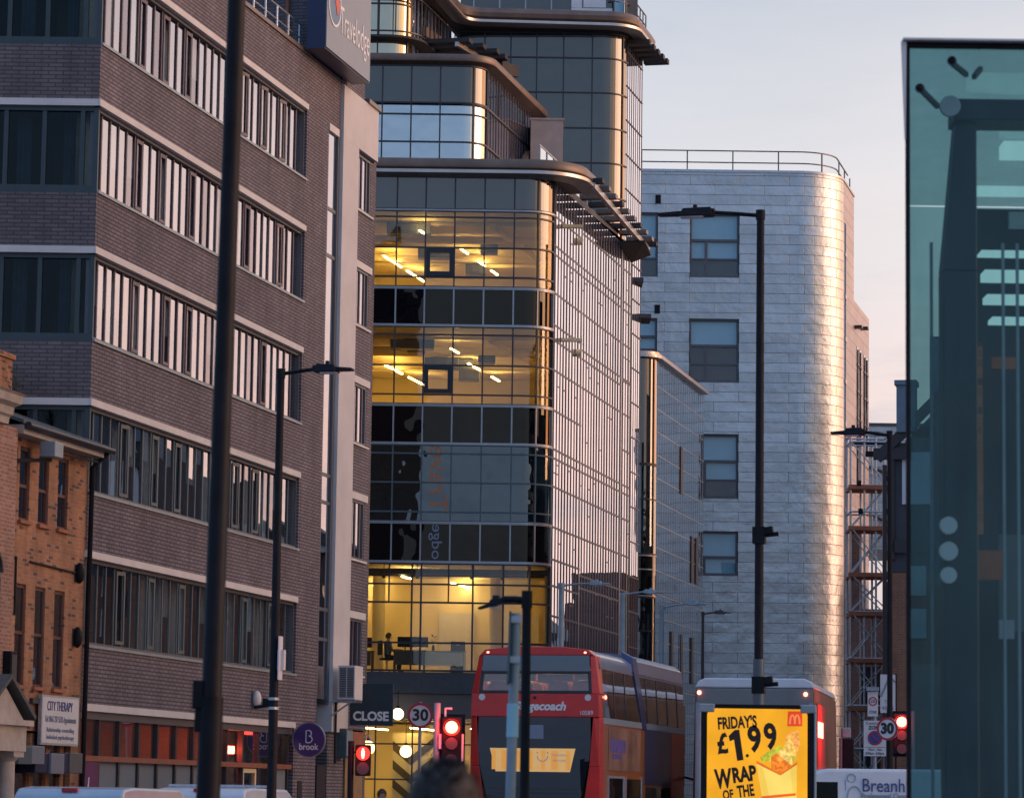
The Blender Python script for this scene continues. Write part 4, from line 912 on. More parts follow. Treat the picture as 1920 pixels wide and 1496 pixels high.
b = MB(); b.box(0, 0.0, 0, a1 - a0, 0.08, z1 - z0); b.build('glow_face', glow('red_bar_glow', (1.0, 0.06, 0.04), 3.0), rs)
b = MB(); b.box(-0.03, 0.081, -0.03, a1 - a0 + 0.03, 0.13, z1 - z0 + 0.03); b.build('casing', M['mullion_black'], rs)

# ------------------------------------------------------------------ the glass office building
GX, GY = 1.15, 105.0                     # sharp street corner of its main block
office = thing('glass_office_building', 'stepped glass office building with curved corners, lit yellow floors and metal brows', 'building', (GX, GY, 0))
S_END = 14.75                            # length of its street side
def street_pt(d, x0=0.0, y0=0.0): return (x0 + CA * d, y0 + SA * d)
def corner_path(x, y, left, run, r, n=12):
    """camera-facing side from x=left to the corner (x, y), rounded, then run metres along the street (frame of the building)"""
    return fillet([(left, y), (x, y), (x + CA * run, y + SA * run)], [r], n)
MAIN = corner_path(0, 0, -9.0, S_END, 1.0)
FRONT_LEN = 9.0 - 1.0 * math.tan((math.pi - (math.pi - STREET)) / 2)
ARC0 = FRONT_LEN; 
def sub_path(path, d0, d1):
    out = [along(path, d0)[0]]; acc = 0
    for i in range(len(path) - 1):
        acc += math.dist(path[i], path[i + 1])
        if d0 + 1e-6 < acc < d1 - 1e-6: out.append(path[i + 1])
    return out + [along(path, d1)[0]]
ML = plen(MAIN)
ARC1 = ML - (S_END - 1.0 * math.tan(STREET / 2))
FRONT = sub_path(MAIN, 0, ARC1 - 0.05)           # front and rounded corner
SIDE = sub_path(MAIN, ARC1 - 0.05, ML)
fx = lambda X: X - GX + 9.0                       # world x -> run along the front
V_UP = [fx(x) for x in (-6.8, -5.85, -4.88, -3.91, -2.95, -1.98, -0.99, 0.0)] + [ARC0 + 0.45, ARC1 - 0.08]

def panes(path, ds, z0, z1, jitter=0.0):
    """one pane between every two mullions, following the curve"""
    mb = MB()
    ds = [0] + [d for d in ds if 0 < d < plen(path)] + [plen(path)]
    for a, b in zip(ds, ds[1:]):
        if b - a < 0.01: continue
        sp = offset(sub_path(path, a, b), random.uniform(-jitter, jitter))
        mb.strip(sp, z0, z1)
    return mb
def band(name, mat, path, ds, z0, z1, rows, mull, parent, jitter=0.003, mw=0.05, md=0.05):
    g = panes(path, ds, z0, z1, jitter).build(name, mat, parent)
    for p in g.data.polygons: p.use_smooth = False
    mu = MB()
    for d in ds:
        if 0 <= d <= plen(path): mu.post(path, d, z0 + 0.001, z1 - 0.001, mw, -0.04, md)
    for z in list(rows) + [z0 + mw / 2 + 0.002, z1 - mw / 2 - 0.002]: mu.rail(path, z - mw / 2, z + mw / 2, -0.04, md - 0.004)
    if mu.v: mu.build('mullion', mull, g)
    return g
SLATE_T, BLACK_T = M['spandrel_slate'], M['spandrel_black']
MB_, MS = M['mullion_black'], M['mullion_silver']
band('spandrel', SLATE_T, FRONT, V_UP, 20.98, 22.14, [], MB_, office)
band('glazing', M['office_glass'], FRONT, V_UP, 18.37, 20.97, [20.74, 19.71, 18.72], MB_, office)
band('spandrel', BLACK_T, FRONT, V_UP, 17.09, 18.36, [], MS, office)
band('glazing', M['office_glass'], FRONT, V_UP, 14.45, 17.08, [16.79, 15.77, 14.79], MB_, office)
band('spandrel', BLACK_T, FRONT, V_UP, 13.15, 14.44, [], MS, office)
band('glazing', M['office_glass_teal'], FRONT, V_UP, 10.56, 13.14, [12.83, 11.87, 10.90], M['frame_teal'], office)
band('spandrel', BLACK_T, FRONT, V_UP, 9.24, 10.55, [], MS, office)
V_LO = [fx(x) for x in (-6.4, -4.88, -3.2, -2.9, -1.2, -0.2)] + [ARC0 + 0.3, ARC1 - 0.08]
g1 = band('glazing', M['entry_glass'], FRONT, V_LO, 5.66, 9.23, [8.52, 7.92, 6.6], MB_, office, mw=0.06)
mu = MB()
for X in (-3.95, -2.0): mu.post(FRONT, fx(X), 7.95, 9.22, 0.05, -0.03, 0.05)
mu.build('mullion', MB_, g1)
sl = MB()                                        # silver lines where the bands meet
for z in (20.975, 18.365, 17.085, 14.445, 13.145, 10.555, 9.235): sl.rail(FRONT, z - 0.025, z + 0.025, 0.0, 0.065)
sl.build('silver_trim', MS, office)
bh = MB(); bh.rail(FRONT, 4.95, 5.64, -0.3, 0.02); bh.build('bulkhead', M['dark_grey'], office)
bh = MB(); bh.rail(FRONT, 4.12, 4.94, -0.3, -0.05); bh.build('bulkhead', pm('bulkhead_brown', (0.10, 0.085, 0.08), 0.6, noise=(1, 0.1)), office)
band('shop_glazing', M['entry_glass'], FRONT, [fx(x) for x in (-6.5, -4.3, -3.1, -1.6, -0.2)], 0.3, 4.11, [3.3, 2.15], MB_, office)
# square opening lights on the two upper lit floors
for z in (18.76, 14.83):
    v = MB(); a0, a1 = -2.95 - GX + 0.03, -1.98 - GX - 0.02
    for q in ((a0, z, a1, z + 0.14), (a0, z + 0.78, a1, z + 0.92), (a0, z + 0.14, a0 + 0.14, z + 0.78), (a1 - 0.14, z + 0.14, a1, z + 0.78)): v.box(q[0], -0.09, q[1], q[2], -0.02, q[3])
    v.build('opening_light', M['navy_steel'], office)
# street side: tall panes, fins, rows
FINS = [0.32 + 0.485 * k for k in range(30)]
ROWS = [21.0, 20.0, 19.7, 18.4, 17.1, 16.8, 15.8, 14.45, 13.15, 12.85, 11.9, 10.55, 9.25, 8.6, 7.6, 6.2, 4.9, 3.4, 2.0]
gs = panes(SIDE, FINS, 0.3, 22.14, 0.004).build('street_glazing', M['street_glass'], office)
mu = MB()
for z in ROWS:
    for a, b in ((0.1, 4.9), (4.6, 12.2), (12.0, plen(SIDE) - 0.05)):
        dz = random.choice([0, 0, 0.0, 0.22])
        if random.random() < 0.93: mu.rail(sub_path(SIDE, a, b), z - 0.036 + dz, z + 0.036 + dz, -0.03, 0.012)
for _ in range(46):
    k = random.randrange(29); z = random.choice(ROWS[:14]); d0, d1 = FINS[k], FINS[k + 1]
    mu.rail(sub_path(SIDE, d0, d1), z - 0.5, z - 0.46, -0.03, 0.013)
mu.build('mullion', M['fin'], gs)
for k, d in enumerate(FINS):
    if d > plen(SIDE) - 0.05: break
    f = MB(); f.post(SIDE, d, 0.3, 22.1, 0.075, -0.02, 0.02); f.build('fin', M['fin'], office)
for d in (4.75, 12.1):
    f = MB(); f.post(SIDE, d, 0.3, 22.1, 0.12, -0.02, 0.02); f.build('pilaster', M['mullion_silver'], office)
for txt, zc, col, w_ in (('Trave', 12.0, 'orange_paint', 2.2), ('lodge', 9.85, 'grey_letter', 1.25)):  # sign reflected in the facade, drawn as mirrored letters on the glass
    lt_ = lettering(txt, M[col], office, (-2.42 - GX, -0.012, zc), 0.85 if col == 'orange_paint' else 0.5, width=w_, tilt=R(90), bold=0.006 if col == 'orange_paint' else 0)
    lt_.data.transform(Matrix.Diagonal((-1, 1, 1, 1))); lt_.data.flip_normals()
# floors, ceilings, back wall
INN = offset(sub_path(MAIN, 0.5, ML - 0.1), -0.16)
BACK = [(CA * 14.4 - 0.2, 13.9), (-8.4, 13.9)]
fl_ = MB(); ce = MB(); fo = MB()
for zt, zb in ((22.1, 21.02), (18.34, 17.12), (14.42, 13.18), (10.53, 9.28), (5.62, 4.2)):
    fl_.prism(INN + BACK, zb, zt)
    INC = offset(sub_path(MAIN, 0.6, ML - 0.3), -0.2)
    ce.prism(INC + [(x * 0.98, y * 0.98) for x, y in BACK], zb - 0.03, zb - 0.004)
    if zt < 22: fo.prism(INC + [(x * 0.98, y * 0.98) for x, y in BACK], zt + 0.003, zt + 0.03)
fl_.build('floor_slab', M['interior_dark'], office); ce.build('ceiling', M['interior_cream'], office); fo.build('floor', M['interior_floor'], office)
bw_ = MB(); bw_.box(-8.4, 13.9, 0.1, CA * 14.4, 14.2, 22.0); bw_.box(-8.6, 0.2, 0.1, -8.41, 14, 22.0)
for z0, z1 in ((5.7, 9.2), (0.2, 4.1)): bw_.box(-8.2, 7.4, z0, 1.2, 7.5, z1)
bw_.build('inner_wall', M['interior_cream'], office)
lin = offset(SIDE, -0.14)
ln = MB(); ln.rail(sub_path(lin, 0.5, plen(lin) - 0.2), 0.2, 22.0, -0.12, -0.06); ln.build('inner_wall', M['interior_cream'], office)
dk = MB(); dk.box(-8.2, 2.6, 10.6, 0.35, 2.7, 13.1); dk.build('inner_wall', pm('dim_room', (0.06, 0.075, 0.08), 0.9, noise=(0.8, 0.4)), office)
for X, Y_ in ((-5.6, 4.2), (-1.6, 4.2), (-4.0, 9.5)):
    c = MB(); c.tube([(X, Y_, 4.3), (X, Y_, 9.2)], 0.22, 12); c.build('column', M['interior_cream'], office, True)
# linear lights running away along the street direction, ceiling machines
def tube_row(X, Y, z, dashes):
    for d0, d1 in dashes:
        t = MB(); t.beam((X - GX + CA * d0, Y - GY + SA * d0, z), (X - GX + CA * d1, Y - GY + SA * d1, z), 0.05, 0.035); t.build('strip_light', M['tube_light'], office)
DASH = [(0, 1.25), (1.4, 2.6), (3.5, 4.6), (4.75, 5.8)]
for fi_, zc in enumerate((20.99, 17.09)):
    z = zc - 0.42; rj = random.Random(fi_ + 4)
    tube_row(-4.62 + fi_ * 0.08, 111.8 - fi_ * 0.2, z, DASH if fi_ else [(0, 1.25), (1.4, 2.5), (3.3, 4.0), (4.2, 4.8), (4.9, 5.8)]); tube_row(-7.6, 110.5, z, DASH); tube_row(-1.85 + fi_ * .3, 110.2 + fi_ * 0.9, z, [(0, 1.0), (2.6, 3.6), (4.6, 5.6)] if fi_ == 0 else [(0, 1.7), (3.6, 4.8)]); tube_row(-3.2 + fi_ * 1.1, 106.6 + fi_ * .8, z, [(0, 1.1)])
    for X0, Y0, wx, wy in ((-4.15, 107.3, 1.5, 0.6), (-3.6, 108.2, 0.6, 0.5), (-3.1, 111.6, 1.2, 0.6), (-2.4, 112.5, 1.0, 0.5), (-1.95, 115.4, 0.75, 0.6), (-1.2, 110.6, 0.6, 0.6)):
        x0, y0 = X0 - GX + rj.uniform(-.35, .35) * (1 - fi_), Y0 - GY + rj.uniform(-.3, 1.2) * (1 - fi_)
        if fi_ == 0 and X0 in (-3.6, -2.4): continue
        b = MB(); b.box(x0, y0, zc - 0.44, x0 + wx, y0 + wy, zc - 0.06); b.box(x0 + wx * .3, y0 - 0.12, zc - 0.38, x0 + wx * .7, y0 - 0.001, zc - 0.12); b.build('ceiling_unit', M['frame_grey'], office, bevel=0.02)
    b = MB()
    for y in (4.6, 8.6): b.tube([(-8.0, y, zc - 0.2), (1.2, y, zc - 0.2)], 0.13, 10)
    b.tube([(-1.9, 2.0, zc - 0.18), (0.6, 12.2, zc - 0.18)], 0.11, 10); b.build('duct', M['interior_cream'], office, True)
    b = MB()
    for y in (2.2, 6.4, 10.6): b.box(-8.1, y, zc - 0.14, 1.2, y + 0.22, zc - 0.035)
    b.build('ceiling_beam', M['interior_cream'], office)
tube_row(-4.75, 111.6, 8.9, [(0, 1.1), (3.3, 4.6)]); tube_row(-2.0, 109.9, 8.9, [(0, 1.6), (1.7, 3.3)]); tube_row(-6.6, 110.0, 8.9, [(0, 1.2), (2.0, 3.2)]); tube_row(-3.6, 107.0, 8.9, [(0, 1.1)])
b = MB()
for y in (0.9, 2.2): b.tube([(-8.0, y, 9.0), (0.2, y, 9.0)], 0.09, 10)
b.build('duct', M['dark_grey'], office, True)
for x in (-5.3, -4.2, -2.4, -1.4):
    b = MB(); b.ball((x, 0.6, 8.8), 0.07, 8, 6); b.tube([(x, 0.6, 8.8), (x, 0.6, 9.23)], 0.015, 6); b.build('spot_lamp', M['dark_grey'], office)
for x0, w in ((-3.6, 1.25), (-1.7, 1.6)):
    b = MB(); b.box(x0, 7.3, 5.7, x0 + w, 7.38, 8.0); b.build('white_board', M['white_band'], office)
for X in (-4.9, -3.2, -1.2): tube_row(X, 106.4, 3.85, [(0, 1.1), (1.3, 2.4), (2.6, 3.6)])
# chevron wall in the ground floor entrance
cv = MB(); cv.box(-4.95, 2.0, 0.25, -3.2, 2.1, 3.7); cvp = cv.build('feature_wall', M['interior_cream'], office)
cv = MB()
for k in range(5):
    z = 0.15 + k * 0.62
    for x0, x1, za, zb_ in ((-4.95, -4.35, 0.5, 0.0), (-4.35, -3.2, 0.0, 0.95)):
        cv.add([(x0, 1.99, z + za), (x1, 1.99, z + zb_), (x1, 1.99, z + zb_ + 0.3), (x0, 1.99, z + za + 0.3), (x0, 1.985, z + za), (x1, 1.985, z + zb_), (x1, 1.985, z + zb_ + 0.3), (x0, 1.985, z + za + 0.3)], [(0, 1, 2, 3), (4, 5, 6, 7), (0, 1, 5, 4), (2, 3, 7, 6), (0, 3, 7, 4), (1, 2, 6, 5)])
cv.build('chevron', pm('chevron_brown', (0.09, 0.065, 0.03), 0.7, noise=(2, 0.1)), cvp)
st = MB()
for k in range(9): st.box(-3.0 + k * 0.3, 3.2, 0.6 + k * 0.2, -2.65 + k * 0.3, 4.3, 0.68 + k * 0.2)
st.tube([(-3.1, 3.15, 1.6), (-0.4, 3.15, 3.4)], 0.03, 8); st.tube([(-3.1, 3.15, 0.7), (-3.1, 3.15, 1.6)], 0.03, 8)
st.build('staircase', M['oak_wrap'], office)

# brow over the main block, its rail and the sun slats down the street side
BROW = fillet([(-9, -0.45), (1.0, -0.5), (1.0 + CA * 3.4, -0.5 + SA * 3.4)], [2.0], 16)
b = MB(); b.sweep(BROW, [(-1.6, 22.15), (-0.45, 22.15), (-0.2, 22.26), (-0.03, 22.36), (0.0, 22.5), (-0.08, 22.66), (-1.6, 22.70)]); b.build('roof_brow', M['brow_bronze'], office, True)
b = MB(); b.sweep(BROW, [(-0.5, 22.06), (-0.06, 22.14), (0.03, 22.16), (0.03, 22.27), (-0.12, 22.26), (-0.5, 22.12)]); b.build('brow_trim', M['brow_silver'], office, True)
def off_side(d, o):
    (x, y), (tx, ty) = along(SIDE, min(max(d, 0), plen(SIDE) - 0.01)); return x + ty * o, y - tx * o
PS = plen(SIDE)
b = MB(); p0, p1 = off_side(1.2, 1.08), off_side(PS, 0.62); b.beam((*p0, 22.2), (*p1, 22.2), 0.16, 0.2); b.build('brow_rail', M['brow_silver'], office)
for k in range(10):
    d = 1.5 + k * 1.42; o = 1.08 - 0.46 * d / PS
    p0, p1 = off_side(d, 0.03), off_side(d, o + 0.36)
    f = MB(); f.beam((*p0, 22.40), (*p1, 22.40), 0.42, 0.15); f.build('sun_slat', M['brow_bronze'] if k % 3 else M['soffit'], office)
q = [off_side(PS - 2.6, 0.02), off_side(PS - 2.6, 0.98), off_side(PS, 0.74), off_side(PS, 0.02)]
b = MB(); b.hexa([(*q[0], 21.95), (*q[1], 22.06), (*q[2], 21.98), (*q[3], 21.72)], [(*p, 22.095) for p in q]); b.build('brow_end', M['soffit'], office)
# main roof deck
b = MB(); b.prism(offset(sub_path(MAIN, 0.2, ML - 0.1), -0.3) + [(3.2, 14.3), (-8.9, 14.3)], 22.40, 22.66); b.build('roof', M['roof_felt'], office)

# terrace storey
def W2(X, Y): return (X - GX, Y - GY)
TX, TY = W2(-1.18, 108.5)
TER = corner_path(TX, TY, -9.0, 9.0, 0.85)
TF = plen(TER) - (9.0 - 0.85 * math.tan(STREET / 2))
TFRONT, TSIDE = sub_path(TER, 0, TF), sub_path(TER, TF, plen(TER))
tl = TX + 9.0
V_T = [tl + (X - GX) - TX for X in (-6.6, -5.62, -4.62, -3.62, -2.62, -1.95)] 
V_T = [(X - GX) + 9.0 for X in (-6.6, -5.62, -4.62, -3.62, -2.62)] + [TF - 0.75, TF - 0.02]
band('terrace_spandrel', SLATE_T, TFRONT, V_T, 25.36, 26.72, [], MB_, office)
band('terrace_glazing', M['terrace_glass'], TFRONT, V_T, 22.7, 25.35, [25.33, 24.98, 24.01], MB_, office)
TD = [0.25 + 0.42 * k for k in range(22)]
g = panes(TSIDE, TD, 22.7, 26.72, 0.003).build('terrace_street_glazing', M['street_glass'], office)
mu = MB()
for d in TD:
    if d < plen(TSIDE): mu.post(TSIDE, d, 22.71, 26.7, 0.045, -0.02, 0.02)
for z in (25.35, 24.0): mu.rail(TSIDE, z - 0.03, z + 0.03, -0.02, 0.05)
mu.build('mullion', M['fin'], g)
b = MB(); b.sweep(TER, [(-0.5, 26.73), (0.05, 26.73), (0.34, 26.8), (0.38, 26.92), (0.34, 27.04), (-0.5, 27.08)]); b.build('terrace_brow', M['brow_bronze'], office, True)
b = MB(); b.prism(offset(TER, -0.3) + [(TX + CA * 9, TY + 9.5), (-9, TY + 9.5)], 26.8, 27.0); b.build('roof', M['roof_felt'], office)
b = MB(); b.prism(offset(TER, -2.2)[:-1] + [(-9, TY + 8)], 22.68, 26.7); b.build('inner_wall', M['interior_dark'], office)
# glass balustrade on the terrace edge, concrete box at its end
BAL = offset(sub_path(MAIN, ARC1 + 1.6, ML - 5.5), -0.9)
b = MB(); b.strip(BAL, 22.7, 23.75); gb = b.build('balustrade', M['terrace_glass'], office)
b = MB(); b.rail(BAL, 23.75, 23.79, -0.02, 0.02)
for k in range(8): b.post(BAL, 0.1 + k * 1.15, 22.7, 23.75, 0.05, -0.03, 0.03)
b.build('handrail', MS, gb)
bx0, by0 = W2(0.55, 114.2)
b = MB(); b.box(bx0, by0, 22.68, bx0 + 1.18, by0 + 2.4, 26.05); b.box(bx0 - 0.04, by0 - 0.04, 26.051, bx0 + 1.22, by0 + 2.44, 26.12); b.build('concrete_box', M['concrete'], office)
b = MB(); b.hexa([(bx0 - 0.75, by0 - 2.2, 22.7), (bx0 - 0.62, by0 - 2.25, 22.7), (bx0, by0 + 0.3, 22.7), (bx0 - 0.2, by0 + .3, 22.7)], [(bx0 - 0.75, by0 - 2.2, 23.2), (bx0 - 0.62, by0 - 2.25, 23.2), (bx0, by0 + 0.3, 24.95), (bx0 - 0.2, by0 + .3, 24.95)]); b.build('upstand', M['brow_bronze'], office)

# upper left block
UX, UY = W2(-3.9, 112.0)
UP = corner_path(UX, UY, -9.5, 6.2, 0.9)
UF = plen(UP) - (6.2 - 0.9 * math.tan(STREET / 2))
UFR, USI = sub_path(UP, 0, UF), sub_path(UP, UF, plen(UP))
V_U = [(X - GX) + 9.5 for X in (-6.6, -5.6, -4.98)] + [UF - 0.45]
band('upper_glazing', M['gold_glass'], UFR, V_U, 27.0, 33.5, [28.5, 29.75, 31.0, 32.2], MB_, office)
UD = [0.2 + 0.5 * k for k in range(13)]
g = panes(USI, UD, 27.0, 33.5, 0.003).build('upper_street_glazing', M['street_glass'], office)
mu = MB()
for d in UD:
    if d < plen(USI): mu.post(USI, d, 27.0, 33.5, 0.05, -0.02, 0.025)
mu.build('mullion', MS, g)
b = MB()
for z in (28.65, 29.95): b.rail(offset(UP, 0.35), z, z + 0.05, -0.03, 0.03)
for k in range(14): b.post(offset(UP, 0.35), 3.4 + k * 0.62, 28.62, 29.97, 0.035, -0.02, 0.02)
b.build('guard_rail', M['mullion_black'], office)
b = MB(); b.sweep(sub_path(UP, 2.5, plen(UP)), [(0.02, 28.4), (0.5, 28.42), (0.5, 28.5), (0.02, 28.5)]); b.build('walkway', M['soffit'], office)
b = MB(); b.prism(offset(UP, -0.05) + [(-9.5, UY + 6)], 33.51, 33.7); b.build('roof', M['roof_felt'], office)
DM = MB(); (x, y), t_ = along(USI, 1.2); DM.beam((x + .1, y - .05, 29.2), (x + .35 + CA * 3.2, y - .1 + SA * 3.2, 29.2), 0.12, 0.35); DM.build('canopy_beam', M['brow_bronze'], office)

# tower
WX, WY = W2(4.0, 118.0)
TW = corner_path(WX, WY, -3.3, 4.0, 1.0)
WF = plen(TW) - (4.0 - 1.0 * math.tan(STREET / 2))
WFR, WSI = sub_path(TW, 0, WF), sub_path(TW, WF, plen(TW))
V_W = [(X - GX) + 3.3 for X in (-2.15, -1.2, -0.22, 0.76, 1.77, 2.85)] + [WF - 0.42]
band('tower_glazing', SLATE_T, WFR, V_W, 22.4, 30.25, [29.26, 27.93, 26.58, 25.25, 23.94, 22.7], MB_, office)
WD = [0.22 + 0.42 * k for k in range(10)]
g = panes(WSI, WD, 0.3, 30.25, 0.003).build('tower_street_glazing', M['street_glass'], office)
mu = MB()
for d in WD:
    if d < plen(WSI): mu.post(WSI, d, 0.3, 30.2, 0.045, -0.02, 0.015)
for z in [2 + 1.32 * k for k in range(22)]: mu.rail(WSI, z - 0.02, z + 0.02, -0.02, 0.03)
mu.build('mullion', M['fin'], g)
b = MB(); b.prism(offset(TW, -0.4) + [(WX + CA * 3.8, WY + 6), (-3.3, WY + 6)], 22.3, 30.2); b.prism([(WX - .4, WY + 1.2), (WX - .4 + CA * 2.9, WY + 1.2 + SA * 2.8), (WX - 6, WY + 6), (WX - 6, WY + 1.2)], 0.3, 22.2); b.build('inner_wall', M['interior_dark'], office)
TB = fillet([(UX + 0.95 - CA * 1.0, UY - SA * 1.0 + 0.2), (UX + 0.9 + CA * 4.3, WY - 1.0), (WX + 0.32, WY - 0.6), (WX + 0.32 + CA * 4.0, WY - 0.6 + SA * 4.0)], [1.0, 1.2], 10)
b = MB(); b.sweep(TB, [(-1.2, 30.45), (-0.05, 30.45), (0.12, 30.55), (0.16, 30.7), (0.05, 30.9), (-1.2, 30.95)]); b.build('tower_brow', M['brow_bronze'], office, True)
b = MB(); b.sweep(TB, [(-0.25, 30.25), (0.1, 30.25), (0.22, 30.32), (0.22, 30.42), (0.0, 30.44), (-0.25, 30.40)]); b.build('brow_trim', M['brow_silver'], office, True)
b = MB(); b.prism(offset(TB, -0.22) + [(WX + CA * 4, WY + 4), (UX + 2, WY + 4)], 30.26, 30.44); b.build('soffit', M['soffit'], office)
for k in range(5):
    (x, y), (tx, ty) = along(TW, WF + 0.3 + k * 0.8); nx, ny = ty, -tx
    f = MB(); f.beam((x + nx * 0.02, y + ny * 0.02, 30.1), (x + nx * (0.85 + .03 * k), y + ny * (0.85 + .03 * k), 30.1), 0.4, 0.18); f.build('sun_slat', M['soffit'], office)
# canopy slats on the street side of the upper block
def off_up(d, o):
    (x, y), (tx, ty) = along(USI, d); return x + ty * o, y - tx * o
for d, o in ((0.6, 2.0), (1.5, 2.3), (2.4, 2.6), (3.3, 2.7)):
    f = MB(); f.beam((*off_up(d, 0.03), 28.62), (*off_up(d, o), 28.62), 0.5, 0.16); f.build('sun_slat', M['soffit'], office)
b = MB(); b.beam((*off_up(0.3, 1.55), 28.46), (*off_up(4.6, 2.2), 28.40), 0.14, 0.16); b.build('canopy_rail', M['brow_silver'], office)
q = [off_up(3.5, 0.03), off_up(3.5, 2.5), off_up(4.5, 2.9), off_up(4.9, 0.6)]
b = MB(); b.hexa([(*q[0], 27.6), (*q[1], 28.0), (*q[2], 28.15), (*q[3], 27.6)], [(*p, 28.54) for p in q]); b.build('canopy_end', M['soffit'], office)
# storey above the tower brow
AB = [(-3.3, WY + 0.5), (WX - 0.1, WY + 0.5), (WX - 0.1 + CA * 3, WY + .5 + SA * 3)]
V_A = [0.5 + 0.98 * k for k in range(7)]
band('top_glazing', SLATE_T, AB, V_A, 30.96, 33.6, [31.2], MS, office)
b = MB(); b.prism(offset(AB, -0.1) + [(-3.3, WY + 4)], 33.61, 33.8); b.build('roof', M['roof_felt'], office)
x0 = W2(2.05, 0)[0]
b = MB(); b.box(x0, WY + 0.38, 31.15, x0 + 1.55, WY + 0.47, 31.28); b.box(x0 + 0.45, WY + 0.36, 31.3, x0 + 1.3, WY + 0.47, 31.75); b.box(x0, WY + 0.38, 31.29, x0 + 0.4, WY + 0.47, 31.6); b.build('white_panel', M['white_paint'], office)
b = MB(); b.box(x0 + 1.58, WY + 0.36, 31.0, x0 + 2.0, WY + 0.47, 32.5); b.build('blue_panel', M['blind_blue'], office)
b = MB(); b.box(x0 + 2.03, WY + 0.2, 30.96, x0 + 2.5, WY + 0.48, 33.5); b.build('bronze_post', M['brow_bronze'], office)
GR = offset(sub_path(TB, plen(TB) - 4.6, plen(TB)), -0.25)
b = MB()
for z in (31.35, 31.75): b.rail(GR, z, z + 0.04, -0.02, 0.02)
for k in range(8): b.post(GR, 0.2 + k * 0.6, 30.9, 31.78, 0.04, -0.02, 0.02)
b.build('guard_rail', M['mullion_black'], office)
b = MB(); b.box(WX - 6.9, WY + 0.2, 31.0, WX - 6.5, WY + 0.4, 31.9); b.build('white_panel', M['galvanised'], office)
# ledges at the far end of the street side
ex, ey = along(MAIN, ML)[0]
for z, o, d in ((21.2, 0.15, 1.2), (19.95, 0.5, 2.2)):
    b = MB(); b.box(ex - 1.0, ey + d, z, ex + o + 0.35, ey + d + 1.6, z + 0.16); b.build('ledge', M['fin'], office)
b = MB(); b.box(ex - 2, ey + 1.3, 0.2, ex + 0.12, ey + 4.6, 21.0); b.build('wall', M['zinc_front'], office)

# ------------------------------------------------------------------ lower glass block further along
SX, SY = 5.82, 130.0
second = thing('small_glass_block', 'lower glass block with a sloping roof edge beyond the office building', 'building', (SX, SY, 0))
S2 = fillet([(-6, 0), (0, 0), (CA * 12.4, SA * 12.4)], [0.75], 10)
F2 = plen(S2) - (12.4 - 0.75 * math.tan(STREET / 2))
FR2, SD2 = sub_path(S2, 0, F2), sub_path(S2, F2, plen(S2))
V2 = [4.0, 4.98, 5.3, F2 - 0.35]
band('glazing', M['spandrel_slate'], FR2, V2, 15.2, 19.6, [], MB_, second)
band('glazing', M['office_glass_teal'], FR2, V2, 11.5, 15.19, [13.76], MB_, second)
band('spandrel', BLACK_T, FR2, V2, 9.8, 11.49, [10.9], MS, second)
band('glazing', M['office_glass_teal'], FR2, V2, 0.3, 9.79, [8.4, 6.9], MB_, second)
D2 = [0.3 + 0.56 * k for k in range(21)]
g = panes(SD2, D2, 0.3, 19.6, 0.004).build('street_glazing', M['second_glass'], second)
mu = MB()
for d in D2: mu.post(SD2, d, 0.3, 19.55, 0.035, -0.02, 0.012)
for z in [1.4 + 0.95 * k for k in range(19)]: mu.rail(SD2, z - 0.015, z + 0.015, -0.02, 0.01)
mu.build('mullion', MS, g)
for (d, z) in ((5.6, 14.6), (8.4, 11.0), (9.6, 11.0), (3.6, 6.6), (5.9, 6.6), (8.6, 6.6), (6.6, 3.6)):
    f = MB(); f.rail(sub_path(SD2, d, d + 0.5), z, z + 2.0, 0.01, 0.055); f.build('open_window', M['mullion_black'], second)
b = MB(); b.rail(S2, 19.6, 19.72, -1.0, 0.22); b.rail(S2, 19.721, 19.85, -1.0, 0.1); b.build('roof_edge', M['brow_silver'], second)
b = MB(); b.prism([p for p in offset(S2, -0.3)] + [(-5.5, SA * 12)], 19.55, 19.65); b.build('roof', M['roof_felt'], second)
b = MB(); b.prism([p for p in offset(S2, -1.6)] + [(-5.5, SA * 11)], 0.2, 19.5); b.build('inner_wall', M['interior_dark'], second)

# ------------------------------------------------------------------ silver clad building
ZX, ZY = 15.02, 146.0
silver = thing('silver_clad_building', 'tall building clad in silver metal sheets with a rounded corner and blue blinds', 'building', (ZX, ZY, 0))
ZP = fillet([(-16, 0), (0, 0), (CA * 5.85, SA * 5.85)], [2.3], 24)
ZL = plen(ZP); zf = 16.0 - 2.3 * math.tan(STREET / 2); ZA = ZL - (5.85 - 2.3 * math.tan(STREET / 2))
WINS = [(8.16, 10.46, 25.56, 28.58), (8.14, 10.44, 20.67, 23.64), (8.12, 10.39, 15.32, 18.3), (8.10, 10.36, 11.78, 13.83),
        (5.2, 6.68, 25.56, 28.58), (5.2, 6.62, 22.6, 23.64)]
zb = MB(); TOPZ = 30.5
cols = [(0, 5.2 - ZX + 16, []), (5.2 - ZX + 16, 6.65 - ZX + 16, [(25.56, 28.58), (21.6, 23.64)]), (6.65 - ZX + 16, 8.13 - ZX + 16, []),
        (8.13 - ZX + 16, 10.42 - ZX + 16, [(25.56, 28.58), (20.67, 23.64), (15.32, 18.3), (11.78, 13.83)]), (10.42 - ZX + 16, zf, [])]
for d0, d1, holes in cols:
    cur = TOPZ
    for h0, h1 in holes:
        zb.box(d0 - 16, 0, h1, d1 - 16, 0.4, cur); cur = h0
    zb.box(d0 - 16, 0, 0, d1 - 16, 0.4, cur)
zb.build('cladding', M['zinc_front'], silver)
b = MB(); b.rail(sub_path(ZP, zf - 0.01, ZA), 0, TOPZ, -0.4, 0.003); b.build('rounded_corner', M['zinc_corner'], silver, True)
